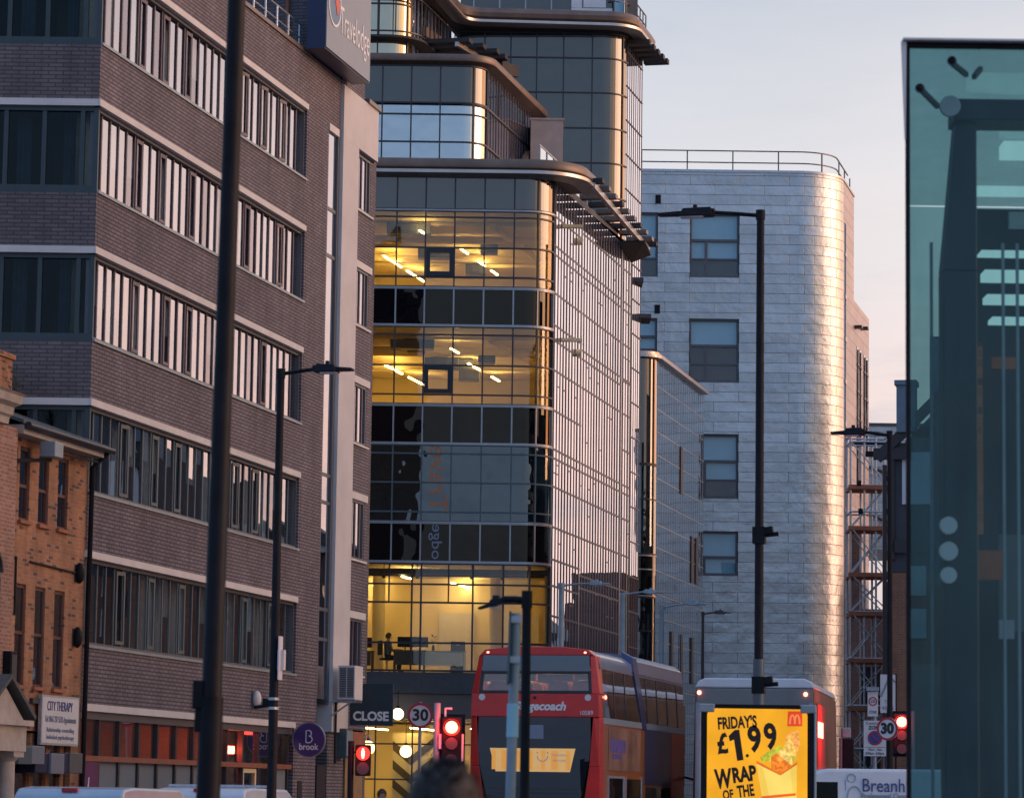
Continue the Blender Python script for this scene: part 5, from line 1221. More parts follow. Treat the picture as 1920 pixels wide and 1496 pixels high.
b = MB(); b.rail(sub_path(ZP, ZA, ZL), 0, TOPZ, -0.4, 0.0); b.build('side_cladding', M['zinc_side'], silver)
sd_ = sub_path(ZP, ZA, ZL)
b = MB(); b.rail(sub_path(sd_, 0.35, 0.95), 0.5, 28.6, -0.01, 0.02); w = b.build('side_window', M['vehicle_glass'], silver)
b = MB()
for k in range(14): b.rail(sub_path(sd_, 0.35, 0.95), 1 + k * 2.0, 1.2 + k * 2.0, 0.021, 0.06)
b.post(sd_, 0.65, 0.5, 28.6, 0.12, 0.022, 0.05); b.build('mullion', M['galvanised'], w)
b = MB(); b.prism(offset(ZP, -0.39) + [(CA * 6, 12), (-16, 12)], 0.1, TOPZ - 0.3); b.build('inner_wall', M['interior_dark'], silver)
b = MB(); b.rail(ZP, TOPZ, TOPZ + 0.12, -0.45, 0.05); b.build('roof_coping', M['galvanised'], silver)
RP = offset(ZP, -0.3); b = MB()
for z in (31.0, 31.55): b.rail(RP, z, z + 0.05, -0.025, 0.025)
for d in [0.5 + 2.12 * k for k in range(11)]: b.post(RP, d, 30.6, 31.58, 0.055, -0.027, 0.027)
b.build('roof_railing', M['fin'], silver)
for k, (a0, a1, z0, z1) in enumerate([(c[0], c[1], c[2], c[3]) for c in WINS[:5]] + [(5.2, 6.62, 21.6, 23.64)]):
    x0, x1 = a0 - ZX + 0.02, a1 - ZX - 0.02
    if k < 4: x0, x1 = 8.13 - ZX + 0.02, 10.42 - ZX - 0.02
    elif k >= 4: x0, x1 = 5.2 - ZX + 0.02, 6.65 - ZX - 0.02
    fr = MB(); fr.box(x0, 0.1, z1 - 0.1, x1, 0.3, z1 - 0.003); fr.box(x0, 0.05, z0 + 0.003, x1, 0.3, z0 + 0.13); fr.box(x0, 0.1, z0 + 0.13, x0 + 0.07, 0.3, z1 - 0.1); fr.box(x1 - 0.07, 0.1, z0 + 0.13, x1, 0.3, z1 - 0.1)
    zm = z1 - (z1 - z0) * (0.42 if k != 3 else 0.58); zq = z1 - (z1 - z0) * (0.71 if k != 3 else 0.95)
    fr.box(x0 + .07, 0.12, zm - 0.06, x1 - .07, 0.28, zm + 0.06)
    if k != 3: fr.box(x0 + .07, 0.12, zq - 0.04, x1 - .07, 0.28, zq + 0.04)
    xm = x0 + (x1 - x0) * 0.33; fr.box(xm - 0.06, 0.13, z0 + 0.13, xm + 0.06, 0.28, zm - 0.06)
    w = fr.build('window', M['frame_grey'], silver)
    g = MB(); g.face([(x0, 0.2, z0), (x1, 0.2, z0), (x1, 0.2, z1), (x0, 0.2, z1)]); g.build('pane', M['clear_glass'], w)
    bl = MB(); bl.box(x0 + .08, 0.26, zm + 0.07, x1 - .08, 0.275, z1 - 0.11)
    if k in (2, 3): bl.box(xm + 0.07, 0.26, zq, x1 - 0.08, 0.275, zm - 0.07)
    elif k != 1: bl.box(x0 + 0.08, 0.26, zq, x1 - 0.08, 0.275, zm - 0.07)
    bl.build('blind', M['blind_blue'], w)
for z in (24.05, 29.2):
    b = MB(); b.box(-8.5, -0.05, z - 0.2, -8.25, 0.01, z + 0.2); b.build('black_vent', M['black_paint'], silver)
# lower wing beyond
wing = thing('metal_clad_wing', 'lower metal clad wing with tall windows behind the silver building', 'building', (ZX + CA * 5.85, ZY + SA * 5.85, 0))
wp = [(-3.0, 0.02), (0.0, 0.02), (CA * 6.3, SA * 6.3)]
b = MB(); b.rail(sub_path(wp, 3.01, plen(wp)), 0, 25.5, -0.4, 0.0); b.build('side_cladding', M['zinc_side'], wing)
b = MB(); b.prism([(-3, 0.42), (-0.4, 0.42), (CA * 6.3 - .4, SA * 6.3), (-3, SA * 6.3)], 0, 25.3); b.build('inner_wall', M['interior_dark'], wing)
ws = sub_path(wp, 3.0, plen(wp))
for d in (1.1, 2.2, 3.9, 4.9):
    f = MB(); f.rail(sub_path(ws, d, d + 0.7), 16.5 if d < 3 else 18.5, 23.4, -0.01, 0.025); w = f.build('window', M['vehicle_glass'], wing)
    f = MB()
    for k in range(4): f.rail(sub_path(ws, d, d + 0.7), 18.6 + k * 1.3, 18.7 + k * 1.3, 0.026, 0.07)
    f.post(ws, d + 0.35, 16.6 if d < 3 else 18.6, 23.3, 0.06, 0.028, 0.06)
    f.build('mullion', M['fin'], w)
f = MB()
for d, z in ((0.5, 24.2), (0.6, 19.2), (3.0, 24.5), (0.5, 14.0)): f.post(ws, d, z, z + 0.12, 0.5, 0.0, 0.35)
f.build('light_bracket', M['mullion_black'], wing)

# ------------------------------------------------------------------ buildings behind the scaffold
gb_ = thing('pale_clad_building', 'pale blue grey clad building seen through the scaffold', 'building', (17.9, 165.0, 0))
b = MB(); b.box(-2.2, 0, 14.6, 6, 8, 21.0); b.box(-2.2, 0, 0, -0.2, 8, 14.5); b.build('wall', M['zinc_front'], gb_)
b = MB(); b.box(-2.3, -0.1, 21.0, 6, 8, 21.15); b.build('roof_edge', M['frame_grey'], gb_)
b = MB(); b.tube([(-1.8, -0.3, 19.6), (2.6, -0.3, 18.2)], 0.09, 8); b.tube([(-1.5, -0.3, 17.4), (2.4, -0.3, 15.6)], 0.09, 8); b.build('stay_rod', M['frame_grey'], gb_)
bb_ = thing('old_brick_building', 'dark old brick building behind the lower scaffold', 'building', (16.0, 150.0, 0))
b = MB(); b.box(0, 0, 0, 5, 8, 10.6); b.box(0, 0.3, 10.61, 0.5, 8, 14.2); b.box(2.6, 0.3, 10.61, 5, 8, 12.4); b.build('wall', M['far_brick'], bb_)
for x, z in ((0.5, 2.4), (0.5, 6.0), (2.1, 6.0), (2.1, 2.4)):
    f = MB(); f.box(x, -0.03, z, x + 0.9, 0.02, z + 1.9); w = f.build('window', M['vehicle_glass'], bb_)
    f = MB(); f.box(x - 0.08, -0.06, z - 0.12, x + 0.98, 0.0, z - 0.002); f.build('sill', M['stone'], w)

# scaffold tower
sc = thing('scaffold_tower', 'tall pale tube scaffold tower with red brown boards beside the silver building', 'scaffold', (12.8, 120.0, 0))
b = MB(); xs_ = (0.0, 0.52, 0.95, 1.42); ys_ = (0.0, 1.3)
for y in ys_:
    for x in xs_: b.tube([(x, y, 0), (x, y, 15.4)], 0.042, 8)
b.build('upright', M['galvanised'], sc, True)
LV = [1.9, 3.6, 5.2, 6.95, 8.7, 10.1, 11.85, 12.45, 13.45, 15.1, 15.35]
b = MB()
for z in LV:
    for y in ys_: b.tube([(-0.06, y - 0.05, z), (1.5, y - 0.05, z)], 0.035, 8)
    b.tube([(0, 0, z), (0, 1.3, z)], 0.03, 6); b.tube([(1.42, 0, z), (1.42, 1.3, z)], 0.03, 6)
b.build('ledger', M['galvanised'], sc, True)
for k, (z0, z1) in enumerate(((1.9, 3.6), (3.6, 5.2), (5.2, 6.95), (6.95, 8.7), (8.7, 10.1), (10.1, 11.85), (13.45, 15.1), (11.85, 13.45))):
    for y in ys_:
        b = MB(); b.tube([(0.0 if k % 2 else 1.42, y - 0.1, z0), (1.42 if k % 2 else 0, y - 0.1, z1)], 0.026, 6); b.build('brace', M['galvanised'], sc, True)
        if k < 6:
            b = MB(); b.tube([(1.42 if k % 2 else 0, y - 0.14, z0), (0 if k % 2 else 1.42, y - 0.14, z1)], 0.022, 6); b.build('brace', M['galvanised'], sc, True)
for z in (13.3, 11.75, 10.0, 8.55, 6.8, 5.0):
    b = MB(); b.box(-0.1, -0.16, z, 1.5, -0.11, z + 0.16); b.box(-0.05, -0.05, z - 0.02, 1.47, 1.35, z + 0.03); b.build('board', M['rust'], sc)
for x, z in ((0.22, 13.42), (1.3, 13.6), (0.28, 12.36), (1.32, 12.36)):
    b = MB(); b.box(x, -0.2, z, x + 0.16, -0.05, z + 0.2); b.build('clamp', M['black_paint'], sc)
b = MB(); b.box(0.5, -0.02, 14.55, 1.1, 0.2, 14.75); b.box(0.05, 0.1, 15.02, 1.4, 0.3, 15.08); b.build('hoist_head', M['black_paint'], sc)

# ------------------------------------------------------------------ right hand row
row = thing('gabled_house', 'dark slate hung gabled end house showing beside the glass pavilion', 'house', (11.62, 98.0, 0), STREET)
def rl_(X, Y):
    dx, dy = X - 11.62, Y - 98.0
    return dx * CA + dy * SA, -dx * SA + dy * CA
rb = thing('right_terrace', 'brick terrace running away on the right behind the glass pavilion', 'terrace', (11.62, 98.0, 0), STREET)
# front edge lies on the street line; bodies extend to the right (negative y of the frame)
b = MB(); b.box(0.0, -8, 0, 9.9, 0, 8.6); b.build('wall', M['far_brick_front'], row)
b = MB(); b.box(-0.01, -8, 8.61, 9.9, 0.0, 12.6); b.build('upper_wall', pm('slate_hung', (0.05, 0.058, 0.072), 0.6, noise=(2, 0.2)), row)
b = MB()
gp = [(-0.2, 12.3), (-4, 16.2), (-7.8, 12.3)]
n0 = [(0.02, y, z) for y, z in gp]; n1 = [(9.88, y, z) for y, z in gp]
b.add(n0 + n1, [(0, 1, 2), (5, 4, 3), (0, 3, 4, 1), (1, 4, 5, 2), (2, 5, 3, 0)]); b.build('gable', M['slate'], row)
b = MB()
b.beam((-0.1, 0.35, 12.1), (-0.1, -4.0, 16.45), 0.25, 0.3); b.beam((-0.1, -8.3, 12.1), (-0.1, -4.0, 16.45), 0.25, 0.3)
b.beam((-0.1, 0.45, 12.25), (-0.1, -0.7, 12.25), 0.2, 0.35); b.build('barge_board', M['mullion_black'], row)
b = MB(); b.box(0.8, -2.6, 13.0, 1.6, -1.2, 16.0); b.box(-0.35, -0.85, 12.9, 0.35, -0.28, 14.35); b.box(-0.4, -0.9, 14.351, 0.4, -0.22, 14.5); b.build('chimney', pm('chimney_blue', (0.15, 0.22, 0.27), 0.7, noise=(2, 0.15)), row)
f = MB(); f.box(-0.06, -1.3, 10.7, -0.011, -0.42, 12.3); w = f.build('window', M['sign_white'], row)
f = MB(); f.box(-0.14, -1.3, 9.2, -0.015, 0.02, 9.6); f.box(-0.14, -0.2, 9.0, -0.015, 0.02, 12.3); f.build('timber_frame', M['mullion_black'], row)
f = MB()
for (y, z) in ((-0.9, 7.9), (-0.9, 6.6)): f.box(-0.06, y - 0.25, z, -0.012, y + 0.25, z + 0.9)
f.build('window', M['house_glass'], row)
f = MB(); f.tube([(-0.2, 0.1, 3), (-0.2, 0.1, 11.9)], 0.07, 8); f.build('drainpipe', M['mullion_black'], row)
# terrace with its uneven roofs, chimneys and window rows (seen mirrored in the glass opposite)
rr = random.Random(11); a = 10.0; k = 0
while a < 135:
    if 29 < a < 58: a = 58.0
    w_ = rr.uniform(6, 10); h = rr.uniform(9.2, 12.0) if a < 50 else rr.uniform(7.2, 9.6)
    unit = MB(); unit.box(a, -9, 0, a + w_ - 0.02, 0, h); unit.build('wall', M['terrace_brick'] if k % 4 else M['far_brick'], rb)
    q = MB(); rz = h + rr.uniform(1.5, 3.2)
    q.add([(a, 0.2, h), (a + w_, 0.2, h), (a + w_, -9.2, h), (a, -9.2, h), (a, -4.5, rz), (a + w_, -4.5, rz)], [(0, 1, 5, 4), (2, 3, 4, 5), (0, 4, 3), (1, 2, 5), (0, 3, 2, 1)]); q.build('roof', M['slate'], rb)
    q = MB(); q.box(a - 0.4, -5.2, h, a + 0.5, -3.8, rz + rr.uniform(0.8, 1.8)); q.build('chimney', M['far_brick'], rb)
    q = MB(); q2 = MB()
    for fl in range(3):
        for c in range(int(w_ / 2.2)):
            x = a + 0.9 + c * 2.1; z = 1.2 + fl * 3.3
            q.box(x, 0.005, z, x + 1.0, 0.02, z + 1.9); q2.box(x - 0.1, 0.005, z - 0.2, x + 1.1, 0.06, z - 0.003)
    wn_ = q.build('window', M['house_glass'] if False else M['vehicle_glass'], rb); q2.build('sill', M['stone'], wn_)
    a += w_; k += 1

# blocks further right: out of frame, they cut the glow mirrored in the glass corners into streaks
for k, (azd, dist, w_, h_, lab) in enumerate(((58, 62, 12, 27, 'slim'), (84, 70, 9, 31, 'narrow'), (108, 60, 15, 26, 'broad'), (140, 62, 18, 24, 'low'))):
    X, Y = 1.2 + dist * math.sin(R(azd)), 105 + dist * math.cos(R(azd))
    t = thing('added_office_block', '%s added dark office block off to the right, seen only mirrored in the glass' % lab, 'building', (X, Y, 0), -R(azd))
    b = MB(); b.box(-w_ / 2, -6, 0, w_ / 2, 6, h_); b.build('wall', M['interior_dark'], t)
    b = MB()
    for z in range(2, int(h_) - 2, 3): b.box(-w_ / 2 + 0.4, -6.03, z, w_ / 2 - 0.4, -5.99, z + 1.6)
    b.build('window', M['vehicle_glass'], t)
    b = MB(); b.box(-w_ / 2 - 0.2, -6.2, h_ + 0.001, w_ / 2 + 0.2, 6.2, h_ + 0.5); b.build('roof', M['roof_felt'], t)

# ------------------------------------------------------------------ street lamps
PERP = STREET - R(90)                    # local +x points across the street to the right
def street_lamp(label, px, py, Y, arm, r0, r1, mat, name='street_lamp', lean=0.0, head=0.62, group=None, droop=0.0, cat='street lamp', rise=0.06, hs=1.0):
    X, _, Z = at(px, py, Y)
    base = (X - lean * Z, Y, 0)
    L = thing(name, label, cat, base, PERP, group)
    L.rotation_euler = (0, lean, PERP)
    s = 1 if arm > 0 else -1; A = abs(arm)
    b = MB(); b.tube([(0, 0, 0), (0, 0, 1.4), (0, 0, 1.45), (0, 0, Z)], [r0 * 1.25, r0 * 1.25, r0, r1], 14); b.build('pole', mat, L, True)
    b = MB(); b.tube([(0, 0, Z - 0.12), (0, 0, Z + 0.02)], r1 * 1.25, 12); b.build('collar', mat, L, True)
    b = MB(); b.tube([(0, 0, Z - 0.06), (s * A * 0.25, 0, Z - 0.05 + rise * .5), (s * (A - head * 0.9), 0, Z - 0.05 + rise)], 0.03, 8); b.build('arm', mat, L, True)
    h = MB(); x0, x1 = s * (A - head), s * A; z = Z - 0.05 + rise
    h.hexa([(x0, -0.06, z - 0.05), (x0 + s * head * .35, -0.15, z - 0.06 - droop * .4), (x1, -0.1, z - 0.03 - droop), (x1, 0.1, z - 0.03 - droop)][:0] or
           [(x0, -0.08, z - 0.05), (x1, -0.11, z - 0.035 - droop), (x1, 0.11, z - 0.035 - droop), (x0, 0.08, z - 0.05)],
           [(x0, -0.07, z + 0.05), (x1, -0.09, z + 0.0 - droop), (x1, 0.09, z + 0.0 - droop), (x0, 0.07, z + 0.05)])
    h.hexa([(x0 + s * .02, -0.10, z - 0.06), (x0 + s * head * .62, -0.14, z - 0.06 - droop * .6), (x0 + s * head * .62, 0.14, z - 0.06 - droop * .6), (x0 + s * .02, 0.10, z - 0.06)],
           [(x0 + s * .06, -0.07, z + 0.075), (x0 + s * head * .55, -0.09, z + 0.06 - droop * .6), (x0 + s * head * .55, 0.09, z + 0.06 - droop * .6), (x0 + s * .06, 0.07, z + 0.075)])
    h.tube([(x0 + s * head * .35, 0, z + 0.06 - droop * .4), (x0 + s * head * .35, 0, z + 0.12 - droop * .4)], 0.035, 8)
    if hs != 1.0: h.v = [(x, y * hs, z + (zz_ - z) * hs) for x, y, zz_ in h.v]
    ho = h.build('lamp_head', mat, L, bevel=0.012)
    g = MB(); g.box(x0 + s * head * .2, -0.09 * hs, z - (0.075 + droop * .5) * hs, x0 + s * head * .6, 0.09 * hs, z - (0.062 + droop * .5) * hs); g.build('lens', M['sign_white'], ho)
    return L, Z
lampA, zA = street_lamp('near blurred black lamp post crossing the whole picture in front of the hotel', 434, 300, 20.0, 1.4, 0.066, 0.058, M['black_paint'], lean=0.0115, name='lamp_post')
zz = zA + 3.2                             # the near post runs on above the frame
for ch in list(lampA.children):
    if ch.name.startswith('pole'):
        pass
for ch in lampA.children:
    if not ch.name.startswith('pole'): ch.location.z += 3.2
b = MB(); b.tube([(0, 0, zA - 0.001), (0, 0, zA + 3.2)], 0.0575, 14); b.build('upper_pole', M['black_paint'], lampA, True)
b = MB(); b.box(-0.11, -0.06, 2.12, -0.04, 0.06, 2.30); b.box(-0.095, -0.05, 1.98, -0.04, 0.05, 2.119); b.build('junction_box', M['black_paint'], lampA, bevel=0.01)
b = MB(); b.tube([(0, 0, 0), (0, 0, 2.2)], 0.075, 14); b.build('base_sleeve', M['black_paint'], lampA, True)
lampB, zB = street_lamp('dark lamp post with one arm to the right in front of the hotel windows', 527, 694, 48.0, 1.13, 0.075, 0.055, M['black_paint'])
b = MB(); b.box(0.06, -0.05, 3.45, 0.16, 0.05, 3.75); b.box(0.1, -0.16, 3.3, 0.115, 0.04, 3.95); b.build('number_plate', M['sign_white'], lampB)
b = MB(); b.tube([(0, 0, 2.86), (0, 0, 2.9)], 0.085, 12); b.tube([(0, 0, 3.0), (0, 0, 3.04)], 0.085, 12); b.build('band', M['galvanised'], lampB)
b = MB(); b.beam((-0.05, 0, 2.93), (-0.3, 0, 2.89), 0.05, 0.05); b.beam((-0.02, 0, 2.96), (-0.16, 0, 2.98), 0.08, 0.1); b.build('bracket', M['black_paint'], lampB)
lampC, zC = street_lamp('tall black lamp post with its arm to the left in front of the silver building', 1426, 397, 46.0, -1.52, 0.07, 0.055, M['black_paint'], head=0.85)
for z, m_ in ((5.4, 'black_paint'), (3.25, 'black_paint')):
    b = MB(); b.box(-0.09, -0.09, z - 0.12, 0.09, 0.09, z + 0.12); b.beam((0.05, 0, z), (0.28, 0, z + 0.02), 0.05, 0.06); b.beam((0.08, 0, z + 0.06), (0.2, 0.0, z + 0.08), 0.14, 0.1); b.build('camera_bracket', M[m_], lampC)
b = MB(); b.tube([(0, 0, 0), (0, 0, 3.62)], 0.082, 14); b.build('base_sleeve', M['frame_teal'], lampC, True)
street_lamp('black lamp post with a level arm to the left across the top of the scaffold', 1668, 810, 55.0, -1.02, 0.05, 0.042, M['black_paint'], head=0.6)
GL = 'grey lamp posts along the far pavement'
street_lamp('pale grey lamp post with a right arm just above the red bus roof', 1053, 1094, 95.0, 1.47, 0.1, 0.085, M['lamp_grey'], group=GL)
street_lamp('pale grey lamp post between the glass office building and the small glass block', 1168, 1112, 98.5, 1.27, 0.1, 0.08, M['lamp_grey'], group=GL, rise=0.1)
street_lamp('grey lamp post with a right arm in front of the small glass block', 1241, 1136, 106.0, 1.45, 0.1, 0.07, M['lamp_grey'], group=GL, rise=0.14)
street_lamp('thin dark grey lamp post before the left edge of the silver building', 1318, 1148, 118.0, 1.05, 0.075, 0.055, M['dark_grey'], group=GL)
lj, zj = street_lamp('black near post with a short arm and drooping lamp head before the red bus', 988, 1112, 26.0, -0.40, 0.041, 0.036, M['black_paint'], name='signal_post', head=0.22, droop=0.13, cat='post', rise=0.0, hs=0.5)
# leaning blue grey post with an edge-on plate
X, Y, Z = at(968, 1150, 24.0)
lk = thing('sign_post', 'blurred blue grey post with an edge-on sign plate in front of the red bus', 'sign post', (X - 0.055, 24.0, 0)); lk.rotation_euler = (0, 0.018, 0)
b = MB(); b.tube([(0, 0, 0), (0, 0, Z)], 0.038, 12); b.build('pole', M['lamp_grey'], lk, True)
b = MB(); b.box(-0.052, -0.3, 2.45, -0.034, 0.3, Z); b.build('sign_plate', M['frame_teal'], lk)
for z_ in (2.6, 2.9):
    b = MB(); b.box(-0.034, -0.05, z_, 0.04, 0.05, z_ + 0.05); b.build('clip', M['galvanised'], lk)
b = MB(); b.tube([(0, 0, 2.05), (0, 0, 2.3)], 0.045, 12); b.build('sticker_band', M['blind_blue'], lk)

# ------------------------------------------------------------------ road signs and signals
def round_sign(label, px, py, Y, d, pole_mat, yaw=0.0, text='30', pole=True):
    X, _, Z = at(px, py, Y)
    t = thing('speed_sign', label, 'road sign', (X, Y, 0), yaw)
    b = MB(); b.disc((0, -0.06, Z), d / 2, (0, -1, 0), 0.02, 40); sp_ = b.build('sign_face', M['sign_white'], t)
    b = MB(); b.disc((0, -0.066, Z), d / 2, (0, -1, 0), 0.02, 40, d * 0.405); b.build('red_ring', M['sign_red'], sp_)
    lettering(text, M['blue_letter'] if False else M['black_letter'], sp_, (0, -0.074, Z), d * 0.62, width=d * 0.62, bold=0.012)
    b = MB(); b.tube([(0, 0, 0), (0, 0, Z + (0.32 if pole else 0.25))], 0.038, 10); b.build('pole', pole_mat, t, True)
    for z_ in (Z - 0.15, Z + 0.11):
        b = MB(); b.box(-0.05, -0.05, z_, 0.05, 0.0, z_ + 0.04); b.build('clip', M['galvanised'], t)
    return t, Z
round_sign('round 30 sign with a red ring beside the left red traffic light', 788, 1341, 76.0, 0.6, M['lamp_grey'])
round_sign('round 30 sign with a red ring beside the glass pavilion', 1667, 1366, 54.0, 0.385, M['black_paint'], R(-32))
def plate_post(name, label, px, py, Y, cat='road sign'):
    X, _, Z = at(px, py, Y); return thing(name, label, cat, (X, Y, 0)), Z
t, Z = plate_post('zone_signs', 'zone signs stacked on a grey post: 20 zone above, no waiting plate below', 1640, 1383, 84.0)
b = MB(); b.box(-0.29, -0.07, Z - 0.47, 0.29, -0.05, Z + 0.45); pl = b.build('zone_plate', M['sign_white'], t)
lettering('Controlled', M['black_letter'], pl, (0, -0.073, Z + 0.38), 0.1, width=0.46); lettering('ZONE', M['black_letter'], pl, (0, -0.073, Z + 0.26), 0.13, width=0.34, bold=0.004)
lettering('Mon - Sat', M['black_letter'], pl, (0, -0.073, Z - 0.30), 0.09, width=0.34); lettering('8.00am - 8.00pm', M['black_letter'], pl, (0, -0.073, Z - 0.4), 0.09, width=0.48)
b = MB(); b.box(-0.27, -0.073, Z - 0.245, 0.27, -0.0705, Z - 0.235); b.build('line', M['black_letter'], pl)
b = MB(); b.disc((0, -0.075, Z), 0.18, (0, -1, 0), 0.008, 32); b.build('blue_disc', M['sign_blue'], pl)
b = MB(); b.disc((0, -0.078, Z), 0.19, (0, -1, 0), 0.012, 32, 0.155); b.beam((-0.12, -0.082, Z + 0.12), (0.12, -0.082, Z - 0.12), 0.012, 0.035); b.build('red_ring', M['sign_red'], pl)
b = MB(); b.box(-0.19, -0.07, Z + 0.56, 0.08, -0.05, Z + 1.2); p2 = b.build('speed_plate', M['sign_white'], t)
b = MB(); b.disc((-0.055, -0.075, Z + 0.95), 0.115, (0, -1, 0), 0.01, 32, 0.085); b.build('red_ring', M['sign_red'], p2)
lettering('20', M['black_letter'], p2, (-0.055, -0.073, Z + 0.95), 0.12, width=0.12); lettering('ZONE', M['black_letter'], p2, (-0.055, -0.073, Z + 0.67), 0.11, width=0.2)
b = MB(); b.tube([(0, 0, 0), (0, 0, Z + 1.28)], 0.045, 10); b.build('pole', M['lamp_grey'], t, True)
b = MB(); b.box(-0.22, -0.16, Z + 1.22, 0.1, 0.02, Z + 1.32); b.build('light_hood', M['lamp_grey'], t)
t, Z = plate_post('agent_board', 'grey board with a dark diagonal line high above the right 30 sign', 1664, 1299, 90.0, 'board')
b = MB(); b.box(-0.2, -0.02, Z - 0.55, 0.22, 0.02, Z + 0.52); bo = b.build('board', M['sign_white'], t)
b = MB(); b.beam((-0.18, -0.026, Z - 0.1), (0.06, -0.026, Z + 0.48), 0.01, 0.05); b.beam((0.06, -0.026, Z + 0.48), (0.21, -0.026, Z + 0.3), 0.01, 0.05); b.build('diagonal_line', M['grey_letter'], bo)
lettering('THE', M['grey_letter'], bo, (0.01, -0.024, Z - 0.24), 0.13, width=0.2); lettering('4895', M['grey_letter'], bo, (0.01, -0.024, Z - 0.42), 0.15, width=0.34)
b = MB(); b.tube([(0.24, 0.05, 0), (0.24, 0.05, Z + 0.55)], 0.03, 8); b.build('pole', M['black_paint'], t)

def lamp_light(name, parent, loc, energy, col=(1.0, 0.03, 0.015), r_=0.09):
    l_ = bpy.data.lights.new(name, 'POINT'); l_.energy = energy; l_.color = col; l_.shadow_soft_size = r_
    o = bpy.data.objects.new(name, l_); COL.objects.link(o); o.parent = parent; o.location = loc; return o
def signal(label, px, py, Y, red_col, name='traffic_light', w=0.30, h=0.72, dz=0.12, lamps=3, cat='traffic light', post_dx=-0.22, top=0.5):
    X, _, Z = at(px, py, Y)
    t = thing(name, label, cat, (X, Y, 0))
    zt = Z + dz + 0.03
    b = MB(); b.box(-w / 2, -0.06, zt - h, w / 2, 0.14, zt); hd = b.build('signal_head', M['black_paint'], t, bevel=0.02)
    b = MB(); b.box(-w / 2 - 0.05, 0.10, zt - h - 0.05, w / 2 + 0.05, 0.115, zt + 0.05); b.build('backing_board', M['black_paint'], hd)
    for k in range(lamps):
        z = Z - k * 0.24
        b = MB(); b.disc((0, -0.07, z), 0.092, (0, -1, 0), 0.02, 28)
        b.build('lens', red_col if k == 0 else M['dark_grey'], hd)
        if k == 0 and lamps == 3:
            b = MB(); b.disc((0, -0.066, z), 0.125, (0, -1, 0), 0.016, 28, 0.094); b.build('lens_halo', M['red_halo'], hd)  # glowing ring added as the halo around the lit lens
        b = MB(); b.tube([(0.11 * math.cos(a), -0.08, z + 0.11 * math.sin(a)) for a in [math.pi * q / 8 for q in range(9)]], 0.012, 6); b.build('hood', M['black_paint'], hd)
    lamp_light('signal_glow', hd, (0, -0.32, Z), 14.0)
    b = MB(); b.tube([(post_dx, 0.05, 0), (post_dx, 0.05, Z + top)], 0.05, 12); b.build('pole', M['lamp_grey'], t, True)
    b = MB(); b.beam((post_dx, 0.05, Z - 0.05), (-w / 2, 0.05, Z - 0.05), 0.04, 0.05); b.build('bracket', M['dark_grey'], t)
    return t, Z
sg_, Z = signal('red traffic light on a grey pole left of the red bus', 847, 1363, 48.0, M['red_core'], top=0.36)
b = MB(); b.tube([(-0.1, 0.05, Z + 0.16), (-0.1, 0.05, Z + 0.28), (0.0, 0.05, Z + 0.28)], 0.018, 8); b.build('white_bracket', M['white_paint'], sg_)
for x_, z_ in ((-0.17, 0.32), (0.16, 0.5)):
    b = MB(); b.beam((x_, -0.02, Z - z_), (x_, -0.02, Z - 0.1), 0.02, 0.04); b.build('pale_edge_strip', M['sign_white'], sg_)
signal('red traffic light seen at the edge of the glass pavilion', 1690, 1353, 58.0, M['red_core'], post_dx=0.2, top=0.2)
# pedestrian signal with a red standing figure
X, Y, Z = at(681, 1412, 52.0)
pd = thing('pedestrian_signal', 'pedestrian signal with a red standing man beside the yellow shop entrance', 'pedestrian signal', (X, Y, 0))
b = MB(); b.box(-0.125, -0.06, Z - 0.36, 0.125, 0.12, Z + 0.14); hd = b.build('signal_head', M['black_paint'], pd, bevel=0.02)
b = MB(); b.disc((0, -0.065, Z), 0.11, (0, -1, 0), 0.012, 28); b.build('lens', pm('red_glass', (0.2, 0.01, 0.01), 0.3, noise=(5, 0.1), emit=(1, 0.03, 0.02), estr=0.9), hd)
b = MB(); b.ball((0, -0.075, Z + 0.065), 0.018, 8, 6, (1, 0.4, 1)); b.extrude_y([(-0.028, Z + 0.045), (0.028, Z + 0.045), (0.026, Z - 0.02), (0.016, Z - 0.08), (-0.016, Z - 0.08), (-0.026, Z - 0.02)], -0.08, -0.072); b.build('red_figure', M['red_man'], hd); lamp_light('signal_glow', hd, (0, -0.3, Z), 4.0)
b = MB(); b.disc((0, -0.065, Z - 0.24), 0.1, (0, -1, 0), 0.012, 28); b.build('lens', M['dark_grey'], hd)
b = MB(); b.tube([(-0.2, 0.05, 0), (-0.2, 0.05, Z + 0.2)], 0.05, 12); b.build('pole', M['black_paint'], pd, True)
b = MB(); b.tube([(0.0, 0.1, Z + 0.25), (0.08, 0.1, Z + 0.3), (0.13, 0.1, Z + 0.2)], 0.014, 6); b.build('cable_loop', M['mullion_silver'], pd)
# push unit post right of the grey coach
X, Y, Z = at(1588, 1400, 70.0)
t = thing('traffic_light', 'black signal head with a pale blue cap seen from behind, right of the grey coach', 'traffic light', (X, Y, 0))
b = MB(); b.box(-0.1, -0.12, Z - 0.45, 0.14, 0.1, Z + 0.18); b.build('signal_head', M['black_paint'], t, bevel=0.02)
b = MB(); b.box(-0.12, -0.1, Z + 0.19, 0.08, 0.1, Z + 0.42); b.build('cap', M['lamp_grey'], t, bevel=0.03)
b = MB(); b.tube([(-0.12, 0.0, 0), (-0.12, 0, Z + 0.2)], 0.05, 10); b.build('pole', M['lamp_grey'], t, True)
